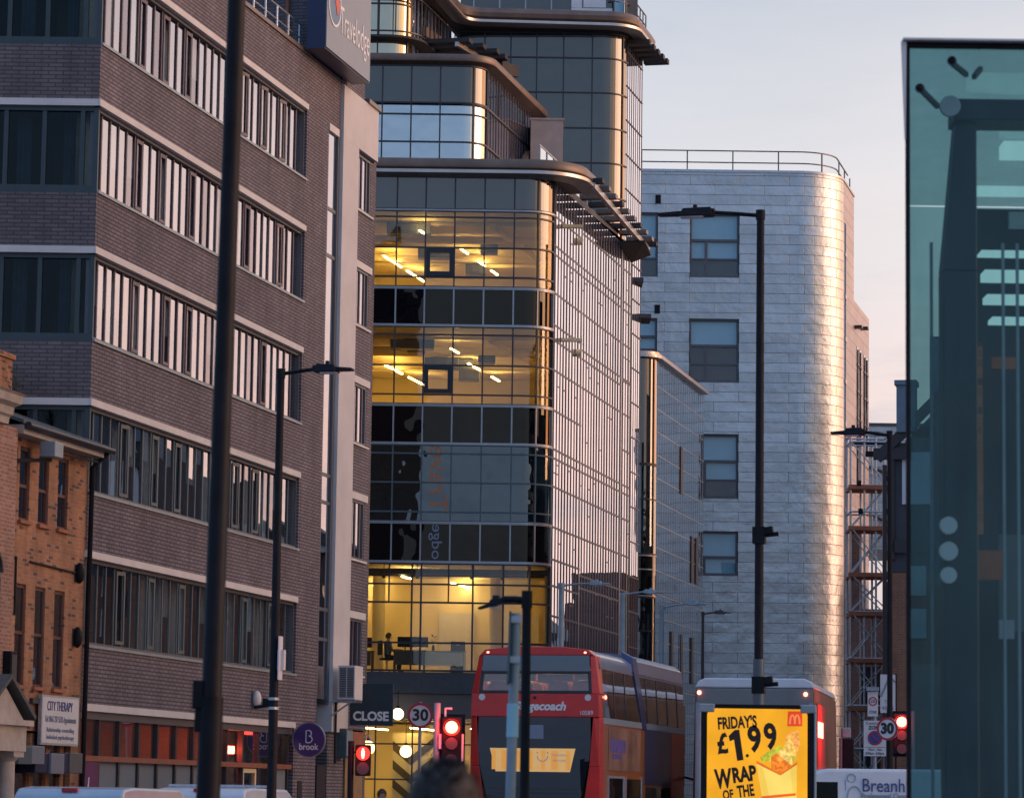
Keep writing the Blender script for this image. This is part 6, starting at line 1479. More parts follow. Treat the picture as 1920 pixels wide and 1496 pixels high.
# CLOSE board
X, Y, Z = at(697, 1321, 82.8)
cl = thing('black_sign_board', 'square black board reading CLOSE in pale stencil letters beside the hotel', 'sign', (X, Y, 0))
b = MB(); b.box(-0.56, 0, Z - 0.52, 0.54, 0.08, Z + 0.54); b.build('board', M['navy_steel'], cl)
b = MB(); b.box(-0.57, -0.004, Z - 0.53, 0.55, 0.09, Z - 0.521); b.box(0.541, -0.004, Z - 0.52, 0.56, 0.09, Z + 0.54); b.build('edge_trim', M['frame_grey'], cl)
lettering('CLOSE', M['sign_white'], cl, (-0.02, -0.006, Z - 0.30), 0.32, width=0.92, bold=0.012)
b = MB(); b.beam((-0.57, 0.06, Z + 0.3), (-0.72, 0.1, Z + 0.3), 0.05, 0.05); b.build('bracket', M['black_paint'], cl)

# ------------------------------------------------------------------ buses, vans
def ex(mb, poly, x0, x1):
    """poly in (y, z) pushed along x"""
    n = len(poly)
    mb.add([(x0, y, z) for y, z in poly] + [(x1, y, z) for y, z in poly], [tuple(range(n)), tuple(reversed(range(n, 2 * n)))] + [(i, (i + 1) % n, n + (i + 1) % n, n + i) for i in range(n)])
def wheel(parent, x, y, r, w=0.26):
    b = MB(); b.disc((x, y, r), r, (0, 1, 0), w, 28, r * 0.6); t = b.build('tyre', M['rubber'], None)
    h = bpy.data.objects.new('wheel', t.data); bpy.data.objects.remove(t); COL.objects.link(h); h.parent = parent
    b = MB(); b.disc((x, y, r), r * 0.6, (0, 1, 0), w * 0.7, 24); b.disc((x, y, r), r * 0.2, (0, 1, 0), w * 0.86, 16); b.build('rim', M['galvanised'], h)
BL = 9.4
bus = thing('double_decker_bus', 'red and orange double decker bus seen from behind with a lit upper window', 'bus', (0.52, 61.0, 0), STREET)
SEC = [(-1.25, 0.32), (-1.26, 1.6), (-1.25, 3.0), (-1.20, 4.02), (-1.14, 4.28), (-1.0, 4.40), (-0.5, 4.455), (0.5, 4.455), (1.0, 4.40), (1.14, 4.28), (1.20, 4.02), (1.25, 3.0), (1.26, 1.6), (1.25, 0.32)]
b = MB()
ns = len(SEC)
def ring(x, sc, dz): return [(x, y * sc, 0.32 + (z - 0.32) * dz) for y, z in SEC]
# hollow shell: sides and roof, so that the upper deck is a real room behind its glass
def shell(mb, x0, x1, lo, hi):
    """side skin between heights lo and hi, both flanks"""
    for s in (-1, 1):
        mb.hexa([(x0, s * 1.19, lo), (x1, s * 1.19, lo), (x1, s * 1.25, lo), (x0, s * 1.25, lo)], [(x0, s * (1.19 - 0.04 * (hi > 3.6)), hi), (x1, s * (1.19 - 0.04 * (hi > 3.6)), hi), (x1, s * (1.25 - 0.05 * (hi > 3.6)), hi), (x0, s * (1.25 - 0.05 * (hi > 3.6)), hi)])
lo_ = MB(); ex(lo_, [(-1.25, 0.32), (-1.25, 3.14), (1.25, 3.14), (1.25, 0.32)], 0.30, BL); lo_.build('body', M['orange_paint'], bus, bevel=0.03)
rfm = MB(); ex(rfm, [(-1.20, 4.06), (-1.15, 4.28), (-1.0, 4.40), (-0.5, 4.455), (0.5, 4.455), (1.0, 4.40), (1.15, 4.28), (1.20, 4.06), (1.1, 4.06), (0.9, 4.32), (-0.9, 4.32), (-1.1, 4.06)], 0.25, BL)
rfm.build('roof', M['bus_roof'], bus, True)
rf2 = MB(); ex(rf2, [(-1.215, 4.10), (-1.17, 4.36), (-1.02, 4.48), (-0.5, 4.54), (0.5, 4.54), (1.02, 4.48), (1.17, 4.36), (1.215, 4.10)], 4.16, BL - 0.02); rf2.build('raised_roof', M['bus_roof'], bus, True)
rs_ = MB()                                        # red rear frame
def rear_plate(mb, poly, x0, x1): ex(mb, poly, x0, x1)
rear_plate(rs_, [(-1.25, 3.13), (1.25, 3.13), (1.235, 3.57), (-1.235, 3.57)], -0.04, 0.299)
for s in (-1, 1):
    rs_.hexa([(-0.05, s * 1.10, 3.571), (0.34, s * 1.16, 3.571), (0.34, s * 1.262, 3.571), (0.02, s * 1.245, 3.571)], [(0.06, s * 1.04, 4.3), (0.40, s * 1.08, 4.3), (0.40, s * 1.165, 4.3), (0.10, s * 1.13, 4.3)])
    rs_.hexa([(-0.02, s * 0.80, 0.35), (0.55, s * 1.1, 0.35), (0.55, s * 1.268, 0.35), (0.1, s * 1.262, 0.35)], [(-0.04, s * 1.06, 2.2), (0.30, s * 1.1, 2.2), (0.30, s * 1.268, 2.2), (0.02, s * 1.258, 2.2)])
    rs_.hexa([(-0.04, s * 1.06, 2.201), (0.30, s * 1.1, 2.201), (0.30, s * 1.268, 2.201), (0.02, s * 1.258, 2.201)], [(-0.04, s * 1.13, 3.129), (0.30, s * 1.1, 3.129), (0.30, s * 1.266, 3.129), (0.02, s * 1.252, 3.129)])
ex(rs_, [(-1.12, 4.3005), (-1.0, 4.41), (-0.5, 4.465), (0.5, 4.465), (1.0, 4.41), (1.12, 4.3005)], 0.05, 0.42)
rs_.build('rear_panel', M['red_paint'], bus, bevel=0.015)
b = MB(); ex(b, [(-1.05, 4.0), (1.05, 4.0), (1.03, 4.299), (-1.03, 4.299)], 0.03, 0.2); b.build('rear_visor', M['bus_visor'], bus)
b = MB(); b.face([(0.0, -1.1, 3.573), (0.0, 1.1, 3.573), (0.04, 1.06, 3.998), (0.04, -1.06, 3.998)]); rw = b.build('rear_window', M['bus_glass'], bus)
b = MB(); ex(b, [(-1.1, 3.573), (1.1, 3.573), (1.1, 3.63), (-1.1, 3.63)], -0.03, 0.02); ex(b, [(-1.07, 3.95), (1.07, 3.95), (1.07, 3.999), (-1.07, 3.999)], -0.005, 0.05)
for s in (-1, 1): b.hexa([(-0.03, s * 1.04, 3.631), (0.03, s * 1.04, 3.631), (0.03, s * 1.1, 3.631), (-0.03, s * 1.1, 3.631)], [(-0.002, s * 1.01, 3.949), (0.05, s * 1.01, 3.949), (0.05, s * 1.07, 3.949), (-0.002, s * 1.07, 3.949)])
b.build('frame', M['mullion_black'], rw)
pan = [(-1.085, 3.128), (1.085, 3.128), (1.09, 2.6), (1.05, 2.2), (0.93, 1.7), (0.84, 1.3), (0.78, 0.7), (-0.78, 0.7), (-0.84, 1.3), (-0.93, 1.7), (-1.05, 2.2), (-1.09, 2.6)]
b = MB(); ex(b, pan, -0.055, 0.29); ep = b.build('engine_panel', M['bus_panel'], bus)
wpoly = [(-0.80, 2.54), (0.86, 2.54), (0.74, 2.10), (-0.70, 2.10)]
b = MB(); b.face([(-0.058, y, z) for y, z in wpoly]); lwn = b.build('lower_window', pm('lit_window', (0.25, 0.17, 0.07), 0.25, emit=(1.0, 0.58, 0.2), estr=0.24, noise=(3, 0.3)), bus)
b = MB()
for k in range(7): b.box(-0.0595, -0.7 + k * 0.24, 2.14, -0.0590, -0.62 + k * 0.24 + 0.05 * (k % 2), 2.5)
b.build('seat_shapes', pm('seat_glow', (0.35, 0.15, 0.04), 0.5, emit=(1.0, 0.45, 0.08), estr=0.25, noise=(3, 0.3)), lwn)
b = MB(); b.tube([(-0.065, -0.17 - 0.1 * math.cos(a), 2.40 - 0.1 * math.sin(a)) for a in [math.pi * q / 8 for q in range(9)]], 0.012, 6); b.ball((-0.066, -0.07, 2.46), 0.018, 8, 6); b.ball((-0.066, -0.27, 2.46), 0.018, 8, 6); b.build('smile_mark', M['white_letter'], lwn)
lettering('travel smarter', M['white_letter'], lwn, (-0.064, -0.50, 2.42), 0.08, facing=R(-90), width=0.28)
lettering('with us today', M['white_letter'], lwn, (-0.064, -0.50, 2.32), 0.08, facing=R(-90), width=0.26)
b = MB()
for k in range(10): b.box(-0.066, -0.85, 1.0 + k * 0.085, -0.057, 0.85, 1.035 + k * 0.085)
b.build('grille', M['dark_grey'], bus)
b = MB(); b.box(-0.058, -0.18, 2.72, -0.0565, 0.12, 2.98); b.build('notice', M['grey_letter'], bus)
lettering('Stagecoach', M['white_letter'], bus, (-0.046, -0.10, 3.33), 0.22, facing=R(-90), width=1.0, shear=0.25, bold=0.008)
lettering('10589', M['white_letter'], bus, (-0.046, -1.0, 3.21), 0.12, facing=R(-90), width=0.24)
for y in (-1.03, 1.03):
    b = MB(); b.disc((-0.045, y, 3.50), 0.062, (-1, 0, 0), 0.02, 20); b.build('round_marker', M['sign_white'], bus)
    b = MB(); b.ball((0.07, y * 0.92, 4.355), 0.035, 10, 6, (0.7, 1.6, 1)); b.build('marker_light', M['tail_light'], bus)
b = MB(); b.ball((-0.05, 0.0, 3.5), 0.03, 10, 6); b.build('camera', M['mullion_black'], bus)
# upper deck inside
b = MB(); b.box(0.3, -1.14, 3.141, BL - 0.1, 1.14, 3.16); b.build('upper_floor', M['interior_dark'], bus)
b = MB(); b.box(0.5, -0.95, 4.29, BL - 0.3, 0.95, 4.31); b.box(5.2, -1.1, 3.17, 5.25, 1.1, 4.28); b.build('inner_lining', M['interior_cream'], bus)
b = MB(); b.box(0.6, -0.62, 4.262, 5.0, -0.55, 4.288); b.box(0.6, 0.55, 4.262, 5.0, 0.62, 4.288); b.build('strip_light', glow('bus_light', (1.0, 0.62, 0.25), 9.0), bus)
for x in (0.45, 1.3, 2.15, 3.0):
    for y in (-0.82, -0.35, 0.35, 0.82):
        b = MB(); b.box(x, y - 0.2, 3.2, x + 0.1, y + 0.2, 3.76); b.ball((x + 0.05, y, 3.76), 0.19, 10, 6, (0.3, 1, 0.5)); b.build('seat_back', M['orange_paint'], bus)
b = MB()
for x in (0.9, 2.6):
    for y in (-0.55, 0.55): b.tube([(x, y, 3.2), (x, y, 4.28)], 0.02, 6)
b.build('grab_pole', M['orange_paint'], bus)
# side panels and windows
for s in (-1, 1):
    g = MB(); g.face([(0.36, s * 1.252, 3.145), (BL, s * 1.252, 3.145), (BL, s * 1.20, 4.055), (0.40, s * 1.20, 4.055)]); w = g.build('upper_side_window', M['bus_side_glass'], bus)
    f = MB()
    for x in (1.45, 2.6, 4.9, 6.1, 7.3, 8.5): f.hexa([(x, s * 1.2525, 3.146), (x + 0.06, s * 1.2525, 3.146), (x + 0.06, s * 1.262, 3.146), (x, s * 1.262, 3.146)], [(x, s * 1.2005, 4.05), (x + 0.06, s * 1.2005, 4.05), (x + 0.06, s * 1.21, 4.05), (x, s * 1.21, 4.05)])
    f.build('frame', M['mullion_black'], w)
    f = MB(); f.hexa([(4.35, s * 1.2505, 3.0), (4.8, s * 1.2505, 3.0), (4.8, s * 1.275, 3.0), (4.35, s * 1.275, 3.0)], [(3.6, s * 1.19, 4.10), (4.15, s * 1.19, 4.10), (4.15, s * 1.222, 4.10), (3.6, s * 1.222, 4.10)])
    f.hexa([(3.6, s * 1.0, 4.4), (4.15, s * 1.0, 4.4), (4.15, s * 1.222, 4.101), (3.6, s * 1.222, 4.101)], [(3.75, s * 0.9, 4.56), (4.155, s * 0.9, 4.56), (4.155, s * 1.16, 4.42), (3.75, s * 1.16, 4.42)]); f.build('blue_pillar', M['blue_paint'], bus)
    f = MB(); f.box(0.36, s * 1.2502, 3.02, BL, s * 1.262, 3.14); f.build('pale_trim', M['silver_paint'], bus)
    f = MB(); f.box(4.7, s * 1.2502, 1.9, BL, s * 1.258, 3.015); f.build('blue_side_panel', M['blue_paint'], bus)
    f = MB(); f.box(7.7, s * 1.259, 1.6, BL - 0.1, s * 1.264, 3.0); f.build('red_side_panel', M['red_paint'], bus)
    f = MB(); f.box(0.85, s * 1.2502, 2.15, 4.2, s * 1.260, 2.98); ad = f.build('advert', pm('advert_print', (0.30, 0.16, 0.11), 0.4, noise=(1.4, 0.6)) if s < 0 else M['orange_paint'], bus)
    f = MB()
    for x0, x1, z0, z1 in ((1.0, 2.6, 2.5, 2.75), (1.2, 2.2, 2.38, 2.47)): f.box(x0, s * 1.2602, z0, x1, s * 1.263, z1)
    f.build('advert_mark', pm('advert_violet', (0.16, 0.12, 0.36), 0.4, noise=(4, 0.4)) if s < 0 else M['purple'], ad)
    f = MB(); f.box(0.9, s * 1.2502, 0.9, 2.4, s * 1.257, 2.0); f.box(2.7, s * 1.2502, 0.9, 4.3, s * 1.257, 2.0); f.box(4.8, s * 1.259, 0.9, 7.6, s * 1.263, 1.85); w = f.build('lower_side_window', M['vehicle_glass'], bus)
    f = MB()
    for x in (0.86, 2.4, 2.64, 4.3): f.box(x, s * 1.2502, 0.86, x + 0.045, s * 1.27, 2.05)
    f.box(0.905, s * 1.2502, 2.003, 2.395, s * 1.27, 2.05); f.build('frame', M['galvanised'], w)
    for x in (2.0, 7.4): wheel(bus, x, s * 1.13, 0.48)
b = MB(); ex(b, [(-1.2, 0.4), (1.2, 0.4), (1.2, 4.05), (-1.2, 4.05)], BL, BL + 0.1); b.build('front_end', M['blue_paint'], bus, bevel=0.03)
b = MB(); b.beam((BL, -1.25, 2.1), (BL + 0.1, -1.62, 2.0), 0.05, 0.05); b.box(BL, -1.75, 1.55, BL + 0.12, -1.55, 2.0); b.build('mirror', M['black_paint'], bus)

# grey coach behind the poster
co = thing('grey_coach', 'tall grey coach with a red lamp on its reddish flank behind the lit poster', 'coach', (5.05, 65.8, 0), STREET + R(3.5))
b = MB(); ex(b, [(-1.25, 0.35), (-1.26, 1.8), (-1.22, 3.9), (1.22, 3.9), (1.26, 1.8), (1.25, 0.35)], 0, 7.0); b.build('body', pm('coach_flank', (0.20, 0.075, 0.045), 0.4, coat=0.3, noise=(1.2, 0.25)), co, bevel=0.05)
b = MB(); ex(b, [(-1.23, 3.901), (-1.16, 4.04), (-1.02, 4.10), (1.02, 4.10), (1.16, 4.04), (1.23, 3.901)], 0.0, 7.0); b.build('roof', M['white_paint'], co, bevel=0.03)
b = MB(); ex(b, [(-1.215, 0.5), (1.215, 0.5), (1.19, 3.89), (-1.19, 3.89)], -0.05, -0.002); rp_ = b.build('rear_panel', M['grey_paint'], co, bevel=0.02)
b = MB(); ex(b, [(-0.95, 2.2), (0.95, 2.2), (0.92, 3.45), (-0.92, 3.45)], -0.058, -0.052); b.build('rear_window', M['vehicle_glass'], co)
for y in (-1.2, 1.12):
    b = MB(); b.box(-0.08, y, 0.6, -0.052, y + 0.08, 3.6); b.build('rear_rail', M['lamp_grey'], co)
for y, z in ((-1.05, 3.78), (1.13, 3.80)):
    b = MB(); b.ball((-0.06, y, z), 0.045, 10, 6); b.build('marker_light', M['tail_light'], co)
b = MB(); b.box(0.45, -1.29, 2.92, 1.75, -1.245, 3.24); b.build('tail_lamp', M['tail_light'], co); lamp_light('tail_glow', co, (0.9, -1.75, 3.1), 36.0)
b = MB(); b.box(0.25, -1.275, 2.1, 2.6, -1.243, 3.6); b.build('red_flank', M['red_paint'], co)
b = MB(); b.box(0.05, -1.268, 1.0, 6.8, -1.24, 1.9); b.build('flank_skirt', M['rust'], co)
for x in (1.6, 5.4):
    for s in (-1, 1): wheel(co, x, s * 1.12, 0.48)

def van(name, label, loc, rz, paint, L=4.6, W=1.85, Hh=1.95, cat='van', re=0.62, ws=0.83, win=0.22):
    v = thing(name, label, cat, loc, rz)
    prof = [(0.02, 0.35), (0.0, 1.0), (0.06, Hh - 0.12), (0.18, Hh - 0.01), (0.6, Hh + 0.02), (L * re, Hh), (L * (re + 0.04), Hh - 0.06), (L * ws, 1.22), (L * 0.97, 1.05), (L, 0.85), (L, 0.35)]
    b = MB(); n = len(prof); h = W / 2
    ins = lambda z: h - max(0, (z - 1.05)) * 0.13
    vs = [(x, -ins(z), z) for x, z in prof] + [(x, ins(z), z) for x, z in prof]
    b.add(vs, [tuple(range(n)), tuple(reversed(range(n, 2 * n)))] + [(i, (i + 1) % n, n + (i + 1) % n, n + i) for i in range(n)])
    b.build('body', paint, v, bevel=0.04)
    for s in (-1, 1):
        y1, y2 = s * (ins(1.15) + 0.004), s * (ins(Hh - 0.22) + 0.004)
        g = MB(); g.hexa([(L * (ws - win), y1 - s * .02, 1.15), (L * (ws - .03), y1 - s * .02, 1.15), (L * (ws - .03), y1, 1.15), (L * (ws - win), y1, 1.15)], [(L * (ws - win), y2 - s * .02, Hh - .18), (L * (re + .04), y2 - s * .02, Hh - .18), (L * (re + .04), y2, Hh - .18), (L * (ws - win), y2, Hh - .18)]); g.build('side_window', M['vehicle_glass'], v)
        # pressed panel lines
        q = MB()
        for p, r_ in (((0.25, 0.75), (0.25, Hh - 0.22)), ((0.25, Hh - 0.22), (L * .52, Hh - 0.22)), ((L * .52, Hh - 0.22), (L * .52, 0.75)), ((L * (ws - win - .02), 0.5), (L * (ws - win - .02), Hh - 0.15))):
            q.beam((p[0], s * (ins(p[1]) + 0.001), p[1]), (r_[0], s * (ins(r_[1]) + 0.001), r_[1]), 0.012, 0.012)
        q.build('panel_line', M['lamp_grey'], v)
        m_ = MB(); m_.box(L * .78, s * (h + 0.03), 1.1, L * .78 + .1, s * (h + 0.2), 1.32); m_.build('mirror', M['black_paint'], v, bevel=0.02)
        r_ = MB(); r_.box(-0.015, s * (h - 0.16), 0.85, 0.05, s * (h - 0.03), 1.3); r_.build('rear_light', M['sign_red'], v)
        for x in (0.85, L - 0.85): wheel(v, x, s * (h - 0.12), 0.32, 0.2)
    g = MB(); g.hexa([(-0.012, -h * .72, 1.12), (0.0, -h * .72, 1.12), (0.0, h * .72, 1.12), (-0.012, h * .72, 1.12)], [(0.036, -h * .66, Hh - .3), (0.05, -h * .66, Hh - .3), (0.05, h * .66, Hh - .3), (0.036, h * .66, Hh - .3)]); g.build('rear_window', M['vehicle_glass'], v)
    g = MB(); g.box(0.10, -0.12, Hh - 0.055, 0.17, 0.12, Hh - 0.0); g.build('brake_light', M['sign_red'], v)
    g = MB(); g.box(-0.06, -h * .95, 0.35, 0.02, h * .95, 0.6); g.build('bumper', M['dark_grey'], v)
    return v
X, Y, Z = at(128, 1474, 48.0)
van('silver_van', 'silver van seen from behind at the lower left below the brick house', (X - 0.02, 48.0, 0), STREET, M['silver_paint'], 4.4, 1.85, Z - 0.02)
X, Y, Z = at(372, 1474, 55.0)
wv = van('white_van', 'white van with roof bars and coloured stripes half hidden by the near lamp post', (X, 55.0, 0), STREET, M['white_paint'], 4.2, 1.75, Z - 0.03)
b = MB()
for x in (0.5, 1.4, 2.2): b.beam((x, -0.7, Z + 0.02), (x, 0.7, Z + 0.02), 0.05, 0.04)
b.build('roof_bar', M['galvanised'], wv)
b = MB()
for k in range(4): b.hexa([(0.5 + k * .5, -0.86, 1.2), (0.7 + k * .5, -0.86, 1.2), (0.7 + k * .5, -0.85, 1.2), (0.5 + k * .5, -0.85, 1.2)], [(0.7 + k * .5, -0.80, 1.6), (0.9 + k * .5, -0.80, 1.6), (0.9 + k * .5, -0.785, 1.6), (0.7 + k * .5, -0.785, 1.6)])
b.build('stripe', M['sign_red'], wv)
X, Y, Z = at(1541, 1440, 45.0)
RF = 0.84 * 5.3                          # front edge of its roof
cv_ = van('panel_van', 'white panel van with blue and grey lettering crossing below the zone signs', (X + RF, 45.0, 0), math.pi, M['white_paint'], 5.3, 1.95, Z - 0.01, re=0.84, ws=0.94, win=0.125)
def van_text(s_, px, py, wpx, size, mat):
    x, _, z = at(px, py, 44.1); lettering(s_, mat, cv_, (X + RF - x, 0.975 - (z - 1.05) * 0.13 + 0.012, z), size, facing=math.pi, width=wpx * 44.1 / 6000)
van_text('Breanh', 1657, 1473, 78, 0.26, M['blue_letter']); van_text('Professional Clean', 1658, 1492, 84, 0.11, M['grey_letter'])
x, _, z = at(1597, 1458, 44.1); lx = X + RF - x
b = MB(); b.disc((lx, 0.975 - (z - 1.05) * .13 + 0.006, z), 0.062, (0, 1, 0), 0.01, 24, 0.054); b.tube([(lx - 0.04 + 0.10 * math.cos(a), 0.975 - (z - 0.3 - 1.05) * .13 + 0.004 - 0.02 * math.sin(a), z - 0.28 + 0.17 * math.sin(a)) for a in [math.pi * q / 10 for q in range(11)]], 0.006, 6); b.build('figure_mark', M['lamp_grey'], cv_)

# ------------------------------------------------------------------ lit poster
PX, PY_, PZ = at(1421, 1400, 40.0)
ad = thing('advert_panel', 'lit yellow poster panel in a dark frame advertising a £1.99 wrap', 'poster panel', (PX, 40.0, 0))
K = 6000 / 40.0
def q_(px, py):
    x, _, z = at(px, py, 40.0); return x - PX, z
x0, z1 = q_(1326, 1327); x1, _ = q_(1514, 1327); z0 = 0.75
def round_rect(x0, x1, z0, z1, r, n=6):
    o = []
    for cx, cz, a in ((x1 - r, z1 - r, 0), (x0 + r, z1 - r, 90), (x0 + r, z0 + r, 180), (x1 - r, z0 + r, 270)):
        o += [(cx + r * math.cos(R(a + 90 * k / n)), cz + r * math.sin(R(a + 90 * k / n))) for k in range(n + 1)]
    return o
EX = 2 ** SC.view_settings.exposure
def poster(name, c, s=1.0, nsc=1.6, amp=0.12):
    """back-lit print: brightness varied at random by noise"""
    m = bpy.data.materials.new(name); m.use_nodes = True
    n, l = m.node_tree.nodes, m.node_tree.links; n.clear()
    o = n.new('ShaderNodeOutputMaterial'); e = n.new('ShaderNodeEmission'); e.inputs[0].default_value = (*c, 1)
    t = n.new('ShaderNodeTexNoise'); t.inputs['Scale'].default_value = nsc; t.inputs['Detail'].default_value = 5; l.new(_obj(n), t.inputs['Vector'])
    mr = n.new('ShaderNodeMapRange'); mr.inputs[1].default_value = .35; mr.inputs[2].default_value = .65; mr.inputs[3].default_value = (1 - amp) * s / EX; mr.inputs[4].default_value = (1 + amp) * s / EX
    l.new(t.outputs['Fac'], mr.inputs[0]); l.new(mr.outputs[0], e.inputs[1]); l.new(e.outputs[0], o.inputs[0]); return m
b = MB(); b.extrude_y(round_rect(x0, x1, z0, z1, 0.09), -0.01, 0.0); face = b.build('poster', poster('poster_yellow', (0.93, 0.42, 0.025)), ad)
b = MB(); b.box(x0 - 0.09, 0.001, z0 - 0.2, x1 + 0.09, 0.22, z1 + 0.03); b.build('light_box', M['black_paint'], ad, bevel=0.01)
b = MB(); b.box(x0 - 0.075, -0.05, z0 - .2, x0 - 0.02, 0.0, z1 - 0.06); b.box(x1 + 0.02, -0.05, z0 - .2, x1 + 0.075, 0.0, z1 - 0.06); b.box(x0 + 0.1, -0.05, z1 + 0.005, x1 - 0.1, 0.0, z1 + 0.05); b.build('frame', M['black_paint'], ad)
for s_, xa in ((-1, x0), (1, x1)):
    b = MB(); b.box(xa + s_ * 0.076, -0.055, z0 - .2, xa + s_ * 0.11, 0.23, z1 + 0.0); b.box(xa - s_ * 0.09, -0.06, z1 - 0.05, xa + s_ * 0.11, 0.02, z1 + 0.055); b.build('corner_casing', M['lamp_grey'], ad, bevel=0.015)
b = MB(); b.box(-0.35, 0.0, 0, 0.35, 0.2, z0 - .2); b.build('foot', M['dark_grey'], ad)
ink = M['black_letter']
def ptext(s_, px, py, wpx, size, tilt, bold=0.01, mat=ink):
    x, z = q_(px, py); lettering(s_, mat, face, (x, -0.013, z), size, width=wpx / K, tilt=R(tilt), bold=bold)
ptext("FRIDAY'S", 1382, 1355, 73, 0.20, 4, 0.008)
ptext('£', 1354, 1395, 21, 0.34, 6, 0.012); ptext('9', 1415, 1387, 25, 0.43, 7, 0.016); ptext('9', 1445, 1382, 24, 0.43, 8, 0.016)
ptext('W', 1356, 1461, 33, 0.32, 5, 0.014); ptext('RAP', 1395, 1452, 45, 0.25, 8, 0.012)
ptext('OF', 1365, 1490, 20, 0.16, 8, 0.006); ptext('THE', 1398, 1483, 32, 0.2, 8, 0.008)
def pshape(name, pts, mat, y=-0.012):
    b = MB(); b.extrude_y([q_(*p) for p in pts], y - 0.0015, y); return b.build(name, mat, face)
pshape('lettering', [(1366, 1379), (1377, 1368), (1386, 1367), (1394, 1424), (1382, 1426), (1376, 1386), (1368, 1389)], ink)
b = MB(); x, z = q_(1401, 1416); b.disc((x, -0.013, z), 0.021, (0, -1, 0), 0.008, 18); b.build('lettering', ink, face)
pshape('red_square', [(1477, 1333), (1504, 1333), (1504, 1361), (1476, 1361)], poster('poster_red', (0.85, 0.07, 0.03)))
for cx in (1485.5, 1494.5):
    b = MB(); b.tube([(q_(cx + 4.6 * math.cos(a), 1357 - 15 * max(0, math.sin(a)))[0], -0.017, q_(cx, 1357 - 17 * math.sin(a))[1]) for a in [math.pi * k / 10 for k in range(11)]], 0.011, 6); b.build('arch_mark', poster('poster_gold%d' % cx, (1.0, 0.30, 0.10)), face)
pshape('wrap_bread', [(1475, 1376), (1497, 1368), (1500, 1395), (1492, 1418), (1470, 1400)], poster('poster_crust', (0.95, 0.40, 0.10), 1.0, 26.0, 0.32), -0.0118)
pshape('wrap_fold', [(1468, 1402), (1479, 1380), (1490, 1400), (1494, 1420), (1485, 1430)], poster('poster_fold', (0.98, 0.60, 0.14), 1.0, 26.0, 0.32), -0.0135)
pshape('lettuce', [(1425, 1420), (1440, 1408), (1462, 1397), (1468, 1402), (1445, 1425), (1430, 1428)], poster('poster_leaf', (0.50, 0.52, 0.05), 1.0, 26.0, 0.32), -0.0120)
pshape('lettuce', [(1478, 1414), (1490, 1418), (1488, 1432), (1480, 1428)], poster('poster_leaf_b', (0.55, 0.50, 0.04)), -0.0139)
pshape('cheese', [(1442, 1425), (1466, 1403), (1484, 1416), (1486, 1432), (1463, 1445)], poster('poster_cheese', (0.98, 0.66, 0.18), 1.0, 26.0, 0.32), -0.0140)
pshape('chicken', [(1445, 1418), (1456, 1411), (1474, 1426), (1484, 1434), (1463, 1452), (1446, 1440)], poster('poster_chicken', (0.90, 0.24, 0.03), 1.0, 26.0, 0.32), -0.0158)
pshape('wrapper', [(1418, 1430), (1463, 1453), (1494, 1433), (1493, 1500), (1430, 1500)], poster('poster_paper', (0.97, 0.72, 0.16)), -0.0176)
pshape('wrapper_fold', [(1418, 1432), (1430, 1439), (1444, 1500), (1432, 1500)], poster('poster_fold_shade', (0.93, 0.60, 0.10)), -0.0182)
pshape('wrapper_fold', [(1482, 1441), (1494, 1434), (1493, 1486), (1486, 1487)], poster('poster_fold_shade_b', (0.94, 0.63, 0.11)), -0.0182)
pshape('chicken_crumb', [(1455, 1420), (1462, 1416), (1469, 1424), (1463, 1430)], poster('poster_crumb', (0.95, 0.36, 0.06), 1.0, 40.0, 0.4), -0.0164)
pshape('wrapper_edge', [(1418, 1425), (1463, 1450), (1495, 1427), (1494, 1433), (1463, 1453), (1418, 1431)], poster('poster_edge', (0.80, 0.16, 0.03)), -0.0192)
pshape('wrapper_band', [(1427, 1492), (1492, 1486), (1492, 1491), (1428, 1497)], poster('poster_band', (0.85, 0.13, 0.03)), -0.0194)

# ------------------------------------------------------------------ glass pavilion at the right edge
VY = 22.0
vx = lambda px, y=VY: at(px, 800, y)[0]
vz = lambda py, y=VY: at(1750, py, y)[2]
pvl = thing('glass_pavilion', 'near teal glass pavilion with dark steel columns and round fixings at the right edge', 'pavilion', (vx(1702), VY, 0))
o_ = vx(1702); Ht = vz(92)
g = MB(); g.face([(0, 0, 0.1), (4.2, 0, 0.1), (4.2, 0, Ht), (0, 0, Ht)]); g.build('front_glass', M['tower_glass'], pvl)
g = MB(); g.face([(0.0, 0.02, 0.1), (0.76, 6.0, 0.1), (0.76, 6.0, Ht), (0.0, 0.02, Ht)]); g.build('side_glass', M['tower_side_glass'], pvl)
b = MB(); b.box(-0.012, -0.012, 0.1, 0.018, 0.018, Ht); b.build('corner_strip', M['black_paint'], pvl)
b = MB(); b.box(-0.02, -0.05, Ht, 4.3, 0.0, Ht + 0.035); b.build('roof_edge', M['black_paint'], pvl)
g = MB(); g.face([(0, 0.0, Ht + 0.01), (4.2, 0.0, Ht + 0.01), (5.9, 6, Ht + 0.01), (0.76, 6, Ht + 0.01)]); g.build('roof_pane', M['tower_side_glass'], pvl)
g = MB(); g.face([(0.76, 6.0, 0.1), (5.9, 6.0, 0.1), (5.9, 6.0, Ht), (0.76, 6.0, Ht)]); g.build('back_glass', M['tower_side_glass'], pvl)
b = MB(); b.hexa([(-0.052, -0.08, Ht + 0.03), (-0.014, -0.08, Ht + 0.03), (-0.014, -0.03, Ht - 0.66), (-0.022, -0.03, Ht - 0.66)], [(-0.052, -0.07, Ht + 0.03), (-0.014, -0.07, Ht + 0.03), (-0.014, -0.02, Ht - 0.66), (-0.022, -0.02, Ht - 0.66)]); b.build('edge_fin', M['sign_white'], pvl)
